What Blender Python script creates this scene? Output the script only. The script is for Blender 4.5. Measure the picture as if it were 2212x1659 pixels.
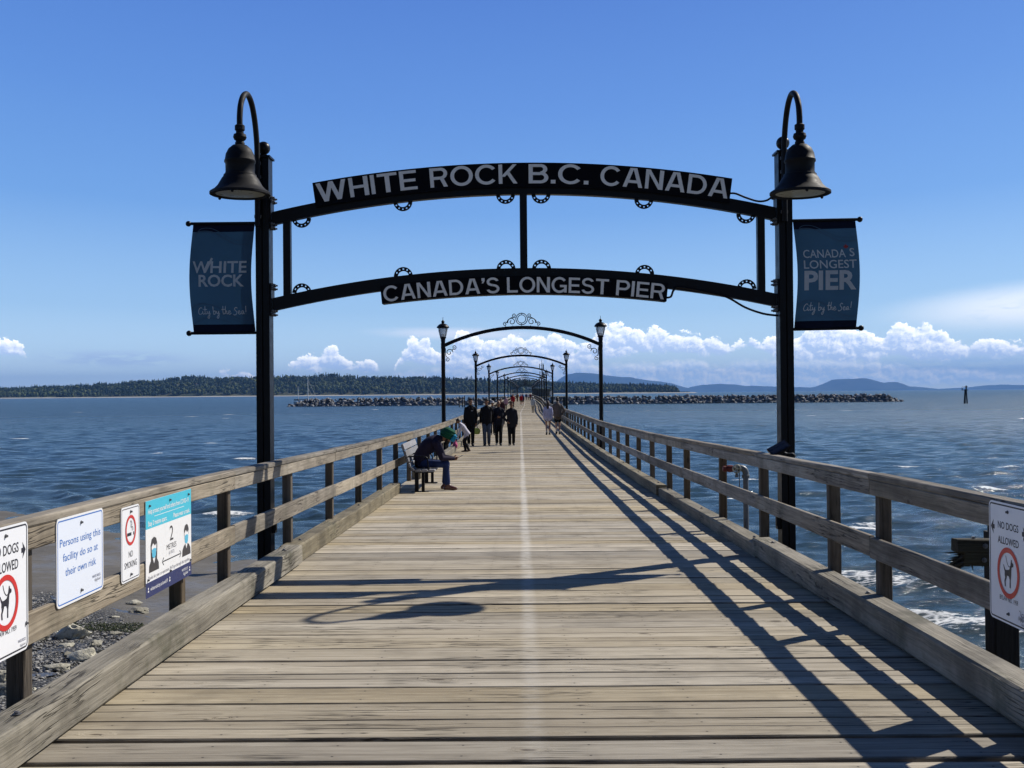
import bpy, bmesh, math, random
import numpy as np
from mathutils import Vector, Matrix, noise as mnoise

R = math.radians
for o in list(bpy.data.objects):
    bpy.data.objects.remove(o)
SC = bpy.context.scene
COL = SC.collection

# ------------------------------------------------------------------ camera
CAM_Z = 1.70
cam_d = bpy.data.cameras.new('camera')
cam_d.sensor_width = 36.0
cam_d.lens = 39.55
cam_d.clip_start = 0.05
cam_d.clip_end = 120000
cam = bpy.data.objects.new('camera', cam_d)
COL.objects.link(cam)
cam.matrix_world = (Matrix.Translation((0, 0, CAM_Z)) @ Matrix.Rotation(R(0.4006), 4, 'Z') @
                    Matrix.Rotation(R(90 + 0.4738), 4, 'X') @ Matrix.Rotation(R(-0.476), 4, 'Z'))
SC.camera = cam

# ------------------------------------------------------------------ light
SUN_EL, SUN_AZ = 40.9, 54.0          # azimuth from +Y towards +X
SUN_STRENGTH, SKY_STRENGTH = 5.0, 0.12
EXPOSURE = 0.10
sun_dir = Vector((math.sin(R(SUN_AZ)) * math.cos(R(SUN_EL)), math.cos(R(SUN_AZ)) * math.cos(R(SUN_EL)), math.sin(R(SUN_EL))))
sl = bpy.data.lights.new('sun', 'SUN')
sl.energy = SUN_STRENGTH
sl.angle = R(0.53)
sl.color = (1.0, 0.94, 0.84)
so = bpy.data.objects.new('sun', sl)
so.rotation_euler = sun_dir.to_track_quat('Z', 'Y').to_euler()
so.location = (40, 30, 40)
COL.objects.link(so)

SC.view_settings.view_transform = 'Standard'
SC.view_settings.look = 'None'
SC.view_settings.exposure = EXPOSURE
SC.view_settings.gamma = 1.0
SC.render.engine = 'CYCLES'
SC.cycles.max_bounces = 6
SC.cycles.diffuse_bounces = 2
SC.cycles.glossy_bounces = 3
SC.cycles.transmission_bounces = 4
SC.cycles.volume_bounces = 0
SC.cycles.transparent_max_bounces = 8


# ------------------------------------------------------------------ node helper
class NT:
    def __init__(s, tree):
        s.t = tree
        s.n = tree.nodes
        s.l = tree.links

    def new(s, typ, **kw):
        n = s.n.new(typ)
        for k, v in kw.items():
            setattr(n, k, v)
        return n

    def put(s, sock, v):
        if isinstance(v, bpy.types.NodeSocket):
            s.l.new(v, sock)
        elif v is not None:
            try:
                sock.default_value = v
            except Exception:
                sock.default_value = (v, v, v) if isinstance(v, (int, float)) else tuple(v) + (1.0,)

    def m(s, op, a, b=None, c=None, clamp=False):
        n = s.new('ShaderNodeMath', operation=op, use_clamp=clamp)
        for i, v in enumerate((a, b, c)):
            s.put(n.inputs[i], v)
        return n.outputs[0]

    def vm(s, op, a, b=None, out=0):
        n = s.new('ShaderNodeVectorMath', operation=op)
        s.put(n.inputs[0], a)
        if b is not None:
            s.put(n.inputs[1], b)
        return n.outputs[out]

    def scale(s, a, f):
        n = s.new('ShaderNodeVectorMath', operation='SCALE')
        s.put(n.inputs[0], a)
        s.put(n.inputs['Scale'], f)
        return n.outputs[0]

    def comb(s, x, y, z):
        n = s.new('ShaderNodeCombineXYZ')
        for i, v in enumerate((x, y, z)):
            s.put(n.inputs[i], v)
        return n.outputs[0]

    def sep(s, v):
        n = s.new('ShaderNodeSeparateXYZ')
        s.put(n.inputs[0], v)
        return n.outputs

    def noise(s, vec, scale, detail=4, rough=0.55, dist=0.0, out='Fac', dim='3D'):
        n = s.new('ShaderNodeTexNoise', noise_dimensions=dim)
        s.put(n.inputs['Vector'], vec)
        s.put(n.inputs['Scale'], scale)
        n.inputs['Detail'].default_value = detail
        n.inputs['Roughness'].default_value = rough
        n.inputs['Distortion'].default_value = dist
        return n.outputs[out]

    def vor(s, vec, scale, feature='F1', out='Distance', dim='3D', **kw):
        n = s.new('ShaderNodeTexVoronoi', feature=feature, voronoi_dimensions=dim)
        s.put(n.inputs['Vector'], vec)
        s.put(n.inputs['Scale'], scale)
        for k, v in kw.items():
            s.put(n.inputs[k], v)
        return n.outputs[out]

    def ss(s, x, a, b, lo=0.0, hi=1.0):
        n = s.new('ShaderNodeMapRange', interpolation_type='SMOOTHSTEP')
        s.put(n.inputs['Value'], x)
        for k, v in (('From Min', a), ('From Max', b), ('To Min', lo), ('To Max', hi)):
            s.put(n.inputs[k], v)
        return n.outputs[0]

    def lin(s, x, a, b, lo=0.0, hi=1.0):
        n = s.new('ShaderNodeMapRange')
        s.put(n.inputs['Value'], x)
        for k, v in (('From Min', a), ('From Max', b), ('To Min', lo), ('To Max', hi)):
            s.put(n.inputs[k], v)
        return n.outputs[0]

    def mix(s, f, a, b, mode='MIX'):
        n = s.new('ShaderNodeMixRGB', blend_type=mode)
        s.put(n.inputs[0], f)
        for i, v in ((1, a), (2, b)):
            if isinstance(v, tuple) and len(v) == 3:
                v = v + (1.0,)
            s.put(n.inputs[i], v)
        return n.outputs[0]

    def ramp(s, f, stops, interp='LINEAR'):
        n = s.new('ShaderNodeValToRGB')
        cr = n.color_ramp
        cr.interpolation = interp
        while len(cr.elements) < len(stops):
            cr.elements.new(0.5)
        for e, (p, c) in zip(cr.elements, stops):
            e.position = p
            e.color = c if len(c) == 4 else tuple(c) + (1.0,)
        s.put(n.inputs[0], f)
        return n.outputs[0]

    def curve(s, x, pts):
        """pts in (x, y) both 0..1"""
        n = s.new('ShaderNodeFloatCurve')
        c = n.mapping.curves[0]
        while len(c.points) < len(pts):
            c.points.new(0.5, 0.5)
        for p, (a, b) in zip(c.points, pts):
            p.location = (a, b)
            p.handle_type = 'AUTO_CLAMPED'
        n.mapping.update()
        s.put(n.inputs['Value'], x)
        return n.outputs[0]


def material(name):
    m = bpy.data.materials.new(name)
    m.use_nodes = True
    m.node_tree.nodes.clear()
    t = NT(m.node_tree)
    out = t.new('ShaderNodeOutputMaterial')
    return m, t, out


def principled(t, out, color, rough=0.6, metal=0.0, spec=0.5, normal=None, **kw):
    b = t.new('ShaderNodeBsdfPrincipled')
    if isinstance(color, tuple) and len(color) == 3:
        color = color + (1.0,)
    t.put(b.inputs['Base Color'], color)
    t.put(b.inputs['Roughness'], rough)
    t.put(b.inputs['Metallic'], metal)
    t.put(b.inputs['Specular IOR Level'], spec)
    if normal is not None:
        t.put(b.inputs['Normal'], normal)
    for k, v in kw.items():
        t.put(b.inputs[k.replace('_', ' ')], v)
    t.l.new(b.outputs[0], out.inputs['Surface'])
    return b


def bump(t, h, strength=0.5, dist=0.01):
    n = t.new('ShaderNodeBump')
    n.inputs['Strength'].default_value = strength
    n.inputs['Distance'].default_value = dist
    t.put(n.inputs['Height'], h)
    return n.outputs[0]

# ------------------------------------------------------------------ sky with its clouds (all in the world, infinitely far)
W = bpy.data.worlds.new('World')
SC.world = W
W.use_nodes = True
W.node_tree.nodes.clear()
t = NT(W.node_tree)
wout = t.new('ShaderNodeOutputWorld')
bg = t.new('ShaderNodeBackground')
bg.inputs['Strength'].default_value = SKY_STRENGTH
sky = t.new('ShaderNodeTexSky', sky_type='NISHITA')
sky.sun_disc = False
sky.sun_elevation = R(SUN_EL)
sky.sun_rotation = R(SUN_AZ)
sky.altitude = 0
sky.air_density = 1.0
sky.dust_density = 0.15
sky.ozone_density = 2.2
# direction -> degrees of azimuth (from +Y to the right) and elevation
tc = t.new('ShaderNodeTexCoord')
dx0, dy, dz0 = t.sep(tc.outputs['Generated'])
LENS = 1.463                     # the clouds were measured with angles widened by this factor
dx, dz = t.m('MULTIPLY', dx0, LENS), t.m('MULTIPLY', dz0, LENS)
hyp = t.m('SQRT', t.m('MULTIPLY_ADD', dx, dx, t.m('MULTIPLY', dy, dy)))
az = t.m('MULTIPLY', t.m('ARCTAN2', dx, dy), 57.2958)
el = t.m('MULTIPLY', t.m('ARCTAN2', dz, hyp), 57.2958)
P = t.comb(az, el, 0.0)
# clear blue of the photograph's sky by elevation, darkened overhead to cut shadow fill, with a share of the physical sky for the glow round the sun
K = 1.0 / SKY_STRENGTH
def cc(r, g, b):
    return (r * K, g * K, b * K)
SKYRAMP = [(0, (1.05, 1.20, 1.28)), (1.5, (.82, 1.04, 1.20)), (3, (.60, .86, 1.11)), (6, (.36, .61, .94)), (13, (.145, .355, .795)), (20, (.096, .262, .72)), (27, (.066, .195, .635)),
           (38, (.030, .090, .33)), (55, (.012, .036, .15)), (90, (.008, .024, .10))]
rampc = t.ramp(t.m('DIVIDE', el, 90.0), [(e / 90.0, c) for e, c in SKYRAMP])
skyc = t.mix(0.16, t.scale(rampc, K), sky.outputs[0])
skyc = t.scale(skyc, t.ss(dy, -0.75, 0.40, 0.26, 1.0))  # dimming added behind the camera to weaken the fill light in shadows
AZ0, AZ1 = -42.0, 42.0
azn = t.lin(az, AZ0, AZ1)


def pxa(x):   # photograph column (2212 wide) -> degrees
    return math.degrees(math.atan((x - 1123) / 1661.0))


def prof(pts, top=8.0):
    """outline heights in degrees over columns"""
    out = []
    for x, h in pts:
        out.append(((pxa(x) - AZ0) / (AZ1 - AZ0), h / top))
    return out


def deg(y, x):      # picture row -> elevation in degrees
    return math.degrees(math.atan((849.6 - 0.0083 * (x - 1106) - y) / 1661.0))


def cumulus(tops, bases, amp, fine, soft, seed, shade_amt):
    tp = [(x, max(0.0, deg(y, x))) for x, y in tops]
    bp = [(x, max(0.0, deg(y, x))) for x, y in bases]
    tp = [(-600, 0)] + tp + [(2900, 0)]
    bp = [(-600, 0.5)] + bp + [(2900, 0.5)]
    top = t.m('MULTIPLY', t.curve(azn, prof(tp)), 8.0)
    base = t.m('MULTIPLY', t.curve(azn, prof(bp)), 8.0)

    def billow(vec):
        w = t.vm('SUBTRACT', t.noise(vec, 1.6, 2, 0.6, out='Color', dim='2D'), (0.5, 0.5, 0.5))
        v2 = t.vm('ADD', t.vm('ADD', vec, t.scale(w, 0.42)), (seed, seed * 0.7, 0))
        v2 = t.vm('MULTIPLY', v2, (1.0, 1.25, 1.0))
        a = t.vor(v2, 0.50, 'F1', dim='2D')
        b = t.vor(v2, 1.15, 'F1', dim='2D')
        c = t.vor(v2, 3.0, 'F1', dim='2D')
        d = t.noise(v2, 6.0, 3, 0.65, dim='2D')
        s = t.m('MULTIPLY_ADD', t.m('MULTIPLY', a, a), -0.95, 1.0)
        s = t.m('MULTIPLY_ADD', t.m('MULTIPLY', b, b), -0.60, s)
        s = t.m('MULTIPLY_ADD', c, -0.20, s)
        return t.m('MULTIPLY_ADD', t.m('SUBTRACT', d, 0.5), 0.45 * fine, s)
    bl = billow(P)
    dens = t.m('MULTIPLY_ADD', t.m('SUBTRACT', bl, 0.42), amp, t.m('SUBTRACT', top, el))
    up = t.ss(dens, 0.0, soft)
    lowb = t.m('MULTIPLY_ADD', t.m('SUBTRACT', bl, 0.42), 0.5, t.m('SUBTRACT', el, base))
    low = t.ss(lowb, -0.12, 0.30)
    thick = t.ss(t.m('SUBTRACT', top, base), 0.02, 0.25)
    mask = t.m('MULTIPLY', t.m('MULTIPLY', up, low), thick)
    # light from the upper right: compare the billow with itself a step towards the sun
    bl2 = billow(t.vm('ADD', P, (0.16, 0.20, 0.0)))
    lit = t.m('SUBTRACT', bl, bl2)
    frac = t.m('DIVIDE', t.m('SUBTRACT', el, base), t.m('MAXIMUM', t.m('SUBTRACT', top, base), 0.25))
    rim = t.ss(dens, 0.0, 0.75, 1.0, 0.0)
    L = t.m('MULTIPLY_ADD', lit, 1.35, 0.02)
    L = t.m('MULTIPLY_ADD', frac, 0.40, L)
    L = t.m('MULTIPLY_ADD', rim, 0.34, L)
    L = t.m('MULTIPLY', L, shade_amt, clamp=True)
    return mask, L


def add_cloud(base_col, mask, L, dark, bright):
    c = t.mix(L, dark, bright)
    return t.mix(mask, base_col, c)


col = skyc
# pale air low over the sea
hz = t.ss(el, 0.0, 5.5, 1.0, 0.0)
col = t.mix(t.m('MULTIPLY', hz, 0.35), col, cc(0.56, 0.75, 0.93))
# soft high veils: an anvil at upper right, a streak behind the first lamp arch, thin grey wisps on the left
def veil(cx, cy, wx, wy, sc, lo, hi, amt, tilt=0.0):
    ax = t.m('DIVIDE', t.m('SUBTRACT', az, pxa(cx)), wx)
    ay = t.m('DIVIDE', t.m('SUBTRACT', t.m('MULTIPLY_ADD', t.m('SUBTRACT', az, pxa(cx)), tilt, el), deg(cy, cx)), wy)
    r = t.m('SQRT', t.m('ADD', t.m('MULTIPLY', ax, ax), t.m('MULTIPLY', ay, ay)))
    g = t.ss(r, 0.15, 1.0, 1.0, 0.0)
    n = t.noise(t.vm('MULTIPLY', P, (0.35, 1.5, 1.0)), sc, 5, 0.6, 0.4)
    return t.m('MULTIPLY', t.m('MULTIPLY', g, t.ss(n, lo, hi)), amt)
col = t.mix(veil(2260, 690, 11.0, 1.9, 1.0, 0.10, 0.50, 0.95, -0.02), col, cc(1.05, 1.12, 1.2))
col = t.mix(veil(1000, 722, 8.5, 0.62, 1.1, 0.12, 0.5, 0.85, 0.02), col, cc(0.92, 1.0, 1.15))
col = t.mix(veil(250, 784, 6.0, 0.75, 1.7, 0.34, 0.56, 0.9), col, cc(0.52, 0.68, 0.95))
col = t.mix(veil(2060, 800, 9.0, 1.3, 1.0, 0.20, 0.55, 0.7), col, cc(0.45, 0.68, 1.05))
# low hazy bank right of the pier
m0, L0 = cumulus([(830, 812), (900, 798), (1000, 790), (1100, 786), (1250, 780), (1330, 786), (1400, 783), (1450, 778), (1560, 784), (1660, 776),
                  (1760, 782), (1850, 779), (1980, 790), (2100, 800), (2230, 812)],
                 [(830, 812), (900, 845), (1300, 845), (2000, 830), (2230, 822)], 0.55, 0.8, 0.55, 11.3, 1.0)
col = add_cloud(col, t.m('MULTIPLY', m0, 0.85), L0, cc(0.66, 0.88, 1.22), cc(1.40, 1.42, 1.46))
# main cumulus bank
tops = [(-40, 766), (0, 763), (40, 766), (58, 785), (120, 800), (440, 815), (462, 804), (495, 800), (530, 806), (560, 820), (612, 805), (632, 786), (665, 778), (690, 764), (712, 758),
        (735, 766), (752, 784), (785, 784), (815, 796), (830, 815), (862, 765), (885, 744), (905, 733), (930, 742), (955, 765), (985, 728), (1005, 718), (1030, 735),
        (1060, 730), (1090, 736), (1110, 730), (1140, 738), (1180, 728), (1215, 733), (1250, 742), (1282, 730), (1305, 712), (1335, 704), (1362, 710), (1390, 722),
        (1420, 716), (1450, 726), (1485, 726), (1520, 734), (1560, 742), (1582, 756), (1600, 732), (1622, 732), (1645, 752), (1668, 742), (1700, 752), (1722, 728),
        (1752, 716), (1790, 716), (1830, 723), (1858, 724), (1885, 742), (1905, 734), (1940, 724), (1985, 721), (2015, 730), (2050, 748), (2090, 758), (2130, 752),
        (2170, 758), (2200, 762), (2235, 758), (2300, 775), (2420, 790)]
bases = [(-40, 782), (58, 784), (120, 798), (440, 814), (560, 826), (612, 804), (635, 800), (720, 806), (815, 804), (830, 813), (862, 790), (905, 785), (955, 794), (1000, 798),
         (1080, 796), (1250, 788), (1300, 776), (1360, 766), (1450, 764), (1560, 768), (1600, 758), (1645, 762), (1680, 778), (1760, 782), (1850, 786), (1920, 780),
         (2010, 786), (2090, 782), (2200, 780), (2300, 780), (2420, 792)]
m1, L1 = cumulus(tops, bases, 1.05, 1.0, 0.16, 0.0, 1.0)
col = add_cloud(col, m1, L1, cc(0.66, 0.84, 1.16), cc(1.72, 1.70, 1.66))
bg2 = t.new('ShaderNodeBackground')
bg2.inputs['Strength'].default_value = SKY_STRENGTH
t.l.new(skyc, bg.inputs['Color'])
t.l.new(col, bg2.inputs['Color'])
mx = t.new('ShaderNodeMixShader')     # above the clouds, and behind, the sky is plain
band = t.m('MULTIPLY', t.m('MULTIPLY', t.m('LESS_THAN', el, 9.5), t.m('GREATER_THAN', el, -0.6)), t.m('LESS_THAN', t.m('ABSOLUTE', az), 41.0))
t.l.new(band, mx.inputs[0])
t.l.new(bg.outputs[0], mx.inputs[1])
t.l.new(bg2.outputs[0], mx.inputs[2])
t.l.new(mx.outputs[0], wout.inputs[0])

# ------------------------------------------------------------------ mesh building
class MB:
    """collects pieces and links them as one mesh object"""
    def __init__(s):
        s.v, s.f, s.mi, s.tone = [], [], [], []

    def add(s, verts, faces, mi=0, tone=0.5):
        o = len(s.v)
        s.v.extend([tuple(p) for p in verts])
        s.f.extend([tuple(i + o for i in f) for f in faces])
        s.mi.extend([mi] * len(faces))
        s.tone.extend([tone] * len(faces))

    def box(s, c, size, rot=None, mi=0, tone=0.5):
        hx, hy, hz = size[0] / 2, size[1] / 2, size[2] / 2
        vs = [Vector((x, y, z)) for x in (-hx, hx) for y in (-hy, hy) for z in (-hz, hz)]
        if rot is not None:
            vs = [rot @ p for p in vs]
        c = Vector(c)
        s.add([p + c for p in vs], [(0, 1, 3, 2), (4, 6, 7, 5), (0, 4, 5, 1), (2, 3, 7, 6), (0, 2, 6, 4), (1, 5, 7, 3)], mi, tone)

    def loft(s, rings, mi=0, tone=0.5, caps=True, closed=True):
        n = len(rings[0])
        vs = [p for r in rings for p in r]
        fs = []
        for i in range(len(rings) - 1):
            for j in range(n if closed else n - 1):
                k = (j + 1) % n
                fs.append((i * n + j, i * n + k, (i + 1) * n + k, (i + 1) * n + j))
        if caps:
            fs.append(tuple(range(n - 1, -1, -1)))
            fs.append(tuple(range((len(rings) - 1) * n, len(rings) * n)))
        s.add(vs, fs, mi, tone)

    def timber(s, pts, w, h, ch=0.008, mi=0, tone=0.5, jit=0.0, rnd=None, up=Vector((0, 0, 1)), skew=0.0):
        """a chamfered squared timber along pts; w across, h along up"""
        pts = [Vector(p) for p in pts]
        rings = []
        for i, p in enumerate(pts):
            d = (pts[min(i + 1, len(pts) - 1)] - pts[max(i - 1, 0)]).normalized()
            side = d.cross(up).normalized()
            u2 = side.cross(d).normalized()
            a, b = w / 2, h / 2
            sec = [(-a + ch, -b), (a - ch, -b), (a, -b + ch), (a, b - ch), (a - ch, b), (-a + ch, b), (-a, b - ch), (-a, -b + ch)]
            j = (lambda: rnd.uniform(-jit, jit)) if rnd and jit else (lambda: 0.0)
            e = 0.0
            if i in (0, len(pts) - 1):
                e = 0.0
            rings.append([p + side * (x + j()) + u2 * (y + j() + skew * x) + d * e for x, y in sec])
        s.loft(rings, mi, tone)

    def tube(s, pts, r, n=10, mi=0, tone=0.5, caps=True):
        pts = [Vector(p) for p in pts]
        rs = r if isinstance(r, (list, tuple)) else [r] * len(pts)
        t0 = (pts[1] - pts[0]).normalized()
        a = t0.orthogonal().normalized()
        rings = []
        for i, p in enumerate(pts):
            d = (pts[min(i + 1, len(pts) - 1)] - pts[max(i - 1, 0)])
            d = d.normalized() if d.length > 1e-9 else t0
            a = (a - d * a.dot(d))
            a = a.normalized() if a.length > 1e-6 else d.orthogonal().normalized()
            b = d.cross(a)
            rings.append([p + (a * math.cos(2 * math.pi * k / n) + b * math.sin(2 * math.pi * k / n)) * rs[i] for k in range(n)])
        s.loft(rings, mi, tone, caps)

    def lathe(s, prof, c=(0, 0, 0), n=24, mi=0, tone=0.5, axis=None, caps=True):
        """prof: (radius, height) from one end to the other, about Z (or a rotation matrix)"""
        c = Vector(c)
        rings = []
        for r, z in prof:
            ring = [Vector((math.cos(2 * math.pi * k / n) * r, math.sin(2 * math.pi * k / n) * r, z)) for k in range(n)]
            if axis is not None:
                ring = [axis @ p for p in ring]
            rings.append([p + c for p in ring])
        s.loft(rings, mi, tone, caps)

    def ball(s, c, r, mi=0, n=16, tone=0.5):
        rr = r if isinstance(r, (tuple, list, Vector)) else (r, r, r)
        rings = []
        m = max(6, n // 2)
        for i in range(m + 1):
            th = -math.pi / 2 + math.pi * min(max(i / m, 0.015), 0.985)
            rings.append([Vector(c) + Vector((rr[0] * math.cos(th) * math.cos(2 * math.pi * k / n), rr[1] * math.cos(th) * math.sin(2 * math.pi * k / n), rr[2] * math.sin(th))) for k in range(n)])
        s.loft(rings, mi, tone)

    def prism(s, poly, z0, z1, mi=0, tone=0.5, M=None):
        """polygon in XY extruded in Z"""
        n = len(poly)
        area = sum(poly[i][0] * poly[(i + 1) % n][1] - poly[(i + 1) % n][0] * poly[i][1] for i in range(n))
        if area < 0:
            poly = poly[::-1]
        vs = [Vector((x, y, z0)) for x, y in poly] + [Vector((x, y, z1)) for x, y in poly]
        if M is not None:
            vs = [M @ p for p in vs]
        fs = [tuple(range(n - 1, -1, -1)), tuple(range(n, 2 * n))] + [(i, (i + 1) % n, n + (i + 1) % n, n + i) for i in range(n)]
        s.add(vs, fs, mi, tone)

    def ringplate(s, r0, r1, z0, z1, a0=0.0, a1=2 * math.pi, n=32, c=(0, 0), sx=1.0, mi=0, M=None):
        full = abs(a1 - a0 - 2 * math.pi) < 1e-6
        k = n if full else n + 1
        vs = []
        for i in range(k):
            a = a0 + (a1 - a0) * i / n
            ca, sa = math.cos(a) * sx, math.sin(a)
            for r, z in ((r0, z0), (r1, z0), (r1, z1), (r0, z1)):
                vs.append(Vector((c[0] + ca * r, c[1] + sa * r, z)))
        if M is not None:
            vs = [M @ p for p in vs]
        fs = []
        for i in range(n):
            j = (i + 1) % k
            for q in range(4):
                fs.append((i * 4 + q, i * 4 + (q + 1) % 4, j * 4 + (q + 1) % 4, j * 4 + q))
        if not full:
            fs += [(3, 2, 1, 0), tuple((k - 1) * 4 + q for q in range(4))]
        s.add(vs, fs, mi)

    def build(s, name, mats, parent=None, smooth=False, M=None, angle=40):
        me = bpy.data.meshes.new(name)
        me.from_pydata([tuple(M @ Vector(p)) for p in s.v] if M is not None else s.v, [], s.f)
        mats = mats if isinstance(mats, (list, tuple)) else [mats]
        for m in mats:
            me.materials.append(m)
        if any(s.mi):
            me.polygons.foreach_set('material_index', s.mi)
        if any(x != 0.5 for x in s.tone):
            at = me.attributes.new('tone', 'FLOAT', 'FACE')
            at.data.foreach_set('value', s.tone)
        if smooth:
            me.polygons.foreach_set('use_smooth', [True] * len(me.polygons))
        me.update()
        if smooth and angle:
            me.set_sharp_from_angle(angle=R(angle))
        o = bpy.data.objects.new(name, me)
        COL.objects.link(o)
        if parent is not None:
            o.parent = parent
        return o


def tag(o, label=None, cat=None, group=None, kind=None):
    if label:
        o['label'] = label
    if cat:
        o['category'] = cat
    if group:
        o['group'] = group
    if kind:
        o['kind'] = kind
    return o


def thing(name, label, cat, M=None, group=None, loc=None):
    o = bpy.data.objects.new(name, None)
    o.empty_display_size = 0.2
    COL.objects.link(o)
    if loc is not None:
        M = Matrix.Translation(loc)
    if M is not None:
        o.matrix_world = M
    return tag(o, label, cat, group)


def copy_tree(o, parent=None):
    c = o.copy()
    COL.objects.link(c)
    if parent is not None:
        c.parent = parent
    for ch in list(o.children):
        copy_tree(ch, c)
    return c


def np_mesh(name, verts, faces, mats, smooth=True, attrs=None, parent=None):
    me = bpy.data.meshes.new(name)
    me.from_pydata(verts.tolist() if hasattr(verts, 'tolist') else verts, [], faces.tolist() if hasattr(faces, 'tolist') else faces)
    for m in (mats if isinstance(mats, (list, tuple)) else [mats]):
        me.materials.append(m)
    if smooth:
        me.polygons.foreach_set('use_smooth', [True] * len(me.polygons))
    for k, a in (attrs or {}).items():
        at = me.attributes.new(k, 'FLOAT', 'POINT')
        at.data.foreach_set('value', np.asarray(a, dtype=np.float32))
    me.update()
    o = bpy.data.objects.new(name, me)
    COL.objects.link(o)
    if parent is not None:
        o.parent = parent
    return o


def grid_faces(nr, nc):
    i = np.arange(nr - 1)[:, None] * nc + np.arange(nc - 1)[None, :]
    return np.stack([i, i + 1, i + nc + 1, i + nc], -1).reshape(-1, 4)


_text_cache = {}
def text_geo(body, bold=0.0):
    """outline of a line of text as flat triangles, cap height 1, starting at x = 0"""
    key = (body, bold)
    if key in _text_cache:
        return _text_cache[key]
    cu = bpy.data.curves.new('lettering', 'FONT')
    cu.body = body
    cu.size = 1.0
    cu.offset = bold
    cu.resolution_u = 3
    ob = bpy.data.objects.new('lettering', cu)
    COL.objects.link(ob)
    bpy.context.view_layer.update()
    me = bpy.data.meshes.new_from_object(ob.evaluated_get(bpy.context.evaluated_depsgraph_get()))
    vs = [Vector(v.co) for v in me.vertices]
    fs = [tuple(p.vertices) for p in me.polygons]
    bpy.data.objects.remove(ob)
    bpy.data.meshes.remove(me)
    bpy.data.curves.remove(cu)
    _text_cache[key] = (vs, fs)
    return vs, fs


CAPH = None
def add_text(mb, body, x, y, cap, width=None, align='c', bold=0.0, z=0.0, mi=0, f=None):
    """text with baseline y and cap height cap; width stretches it; f maps (x, y, z)"""
    global CAPH
    if CAPH is None:
        v, _ = text_geo('H')
        CAPH = max(p.y for p in v)
    vs, fs = text_geo(body, bold)
    x0, x1 = min(p.x for p in vs), max(p.x for p in vs)
    sy = cap / CAPH
    sx = sy if width is None else width / (x1 - x0)
    w = (x1 - x0) * sx
    ox = {'c': x - w / 2, 'l': x, 'r': x - w}[align]
    out = [Vector(((p.x - x0) * sx + ox, y + p.y * sy, z)) for p in vs]
    if f:
        out = [f(p) for p in out]
    mb.add(out, fs, mi)


def stroke(mb, pts, w, z=0.0, mi=0, f=None):
    """a flat brush line"""
    pts = [Vector((p[0], p[1])) for p in pts]
    L, Rr = [], []
    for i, p in enumerate(pts):
        d = pts[min(i + 1, len(pts) - 1)] - pts[max(i - 1, 0)]
        d = d.normalized() if d.length > 1e-9 else Vector((1, 0))
        nrm = Vector((-d.y, d.x)) * w / 2
        L.append(p + nrm)
        Rr.append(p - nrm)
    vs = [Vector((p.x, p.y, z)) for p in L + Rr]
    n = len(pts)
    if f:
        vs = [f(p) for p in vs]
    mb.add(vs, [(i, i + n, i + n + 1, i + 1) for i in range(n - 1)], mi)


def smooth_path(pts, k=6):
    """Catmull-Rom through the points"""
    pts = [Vector(p) for p in pts]
    out = []
    for i in range(len(pts) - 1):
        p0, p1, p2, p3 = pts[max(i - 1, 0)], pts[i], pts[i + 1], pts[min(i + 2, len(pts) - 1)]
        for j in range(k):
            u = j / k
            out.append(0.5 * ((2 * p1) + (p2 - p0) * u + (2 * p0 - 5 * p1 + 4 * p2 - p3) * u * u + (3 * p1 - p0 - 3 * p2 + p3) * u ** 3))
    out.append(pts[-1])
    return out


def interp(x, xs, ys):
    return float(np.interp(x, xs, ys))


# ------------------------------------------------------------------ the pier's course: deck height and sideways bend along Y
KY = 1.463                 # lens factor: depths along the pier
FPX = 2430.0               # focal length in picture columns (2212 wide)


def ky(seq):
    return [v * KY for v in seq]


DZ_Y = [-5, 3, 5, 8, 12, 16, 20, 25, 30, 85, 95, 110, 130, 175, 250, 340]
DZ_Z = [0, 0, -0.015, -0.075, -0.16, -0.235, -0.285, -0.33, -0.34, -0.34, -0.27, -0.17, -0.10, -0.02, 0.08, 0.18]
XC_Y = [-5, 80, 92, 112, 135, 160, 250, 340]
DZ_Y, XC_Y = ky(DZ_Y), ky(XC_Y)
XC_X = [0, 0, 0.17, 0.57, 0.78, 0.95, 1.6, 2.2]


def zd(y):
    return interp(y, DZ_Y, DZ_Z)


def xc(y):
    return interp(y, XC_Y, XC_X)


WATER_Z = -4.1
LX, RX = -2.29, 2.46            # inner foot of the kerbs
LRAIL, RRAIL = -2.43, 2.60      # inner faces of the rails
PIER_END = 486.0


# ------------------------------------------------------------------ wide grotesque capitals for the big steel signs
def _B(x0, y0, x1, y1):
    return [[(x0, y0), (x1, y0), (x1, y1), (x0, y1)]]


def _Q(x0, y0, x1, y1, w):
    p = [(x0 - w / 2, y0), (x0 + w / 2, y0), (x1 + w / 2, y1), (x1 - w / 2, y1)]
    return [p if y1 > y0 else p[::-1]]


def _A(cx, cy, rx, ry, a0, a1, tx, ty):
    n = max(6, int(abs(a1 - a0) / 10))
    out = []
    for k in range(n):
        q = []
        for a, f in ((a0 + (a1 - a0) * k / n, 0), (a0 + (a1 - a0) * k / n, 1), (a0 + (a1 - a0) * (k + 1) / n, 1), (a0 + (a1 - a0) * (k + 1) / n, 0)):
            ca, sa = math.cos(R(a)), math.sin(R(a))
            q.append((cx + ca * (rx - tx * (1 - f)), cy + sa * (ry - ty * (1 - f))))
        out.append(q if a1 > a0 else q[::-1])
    return out


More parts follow.
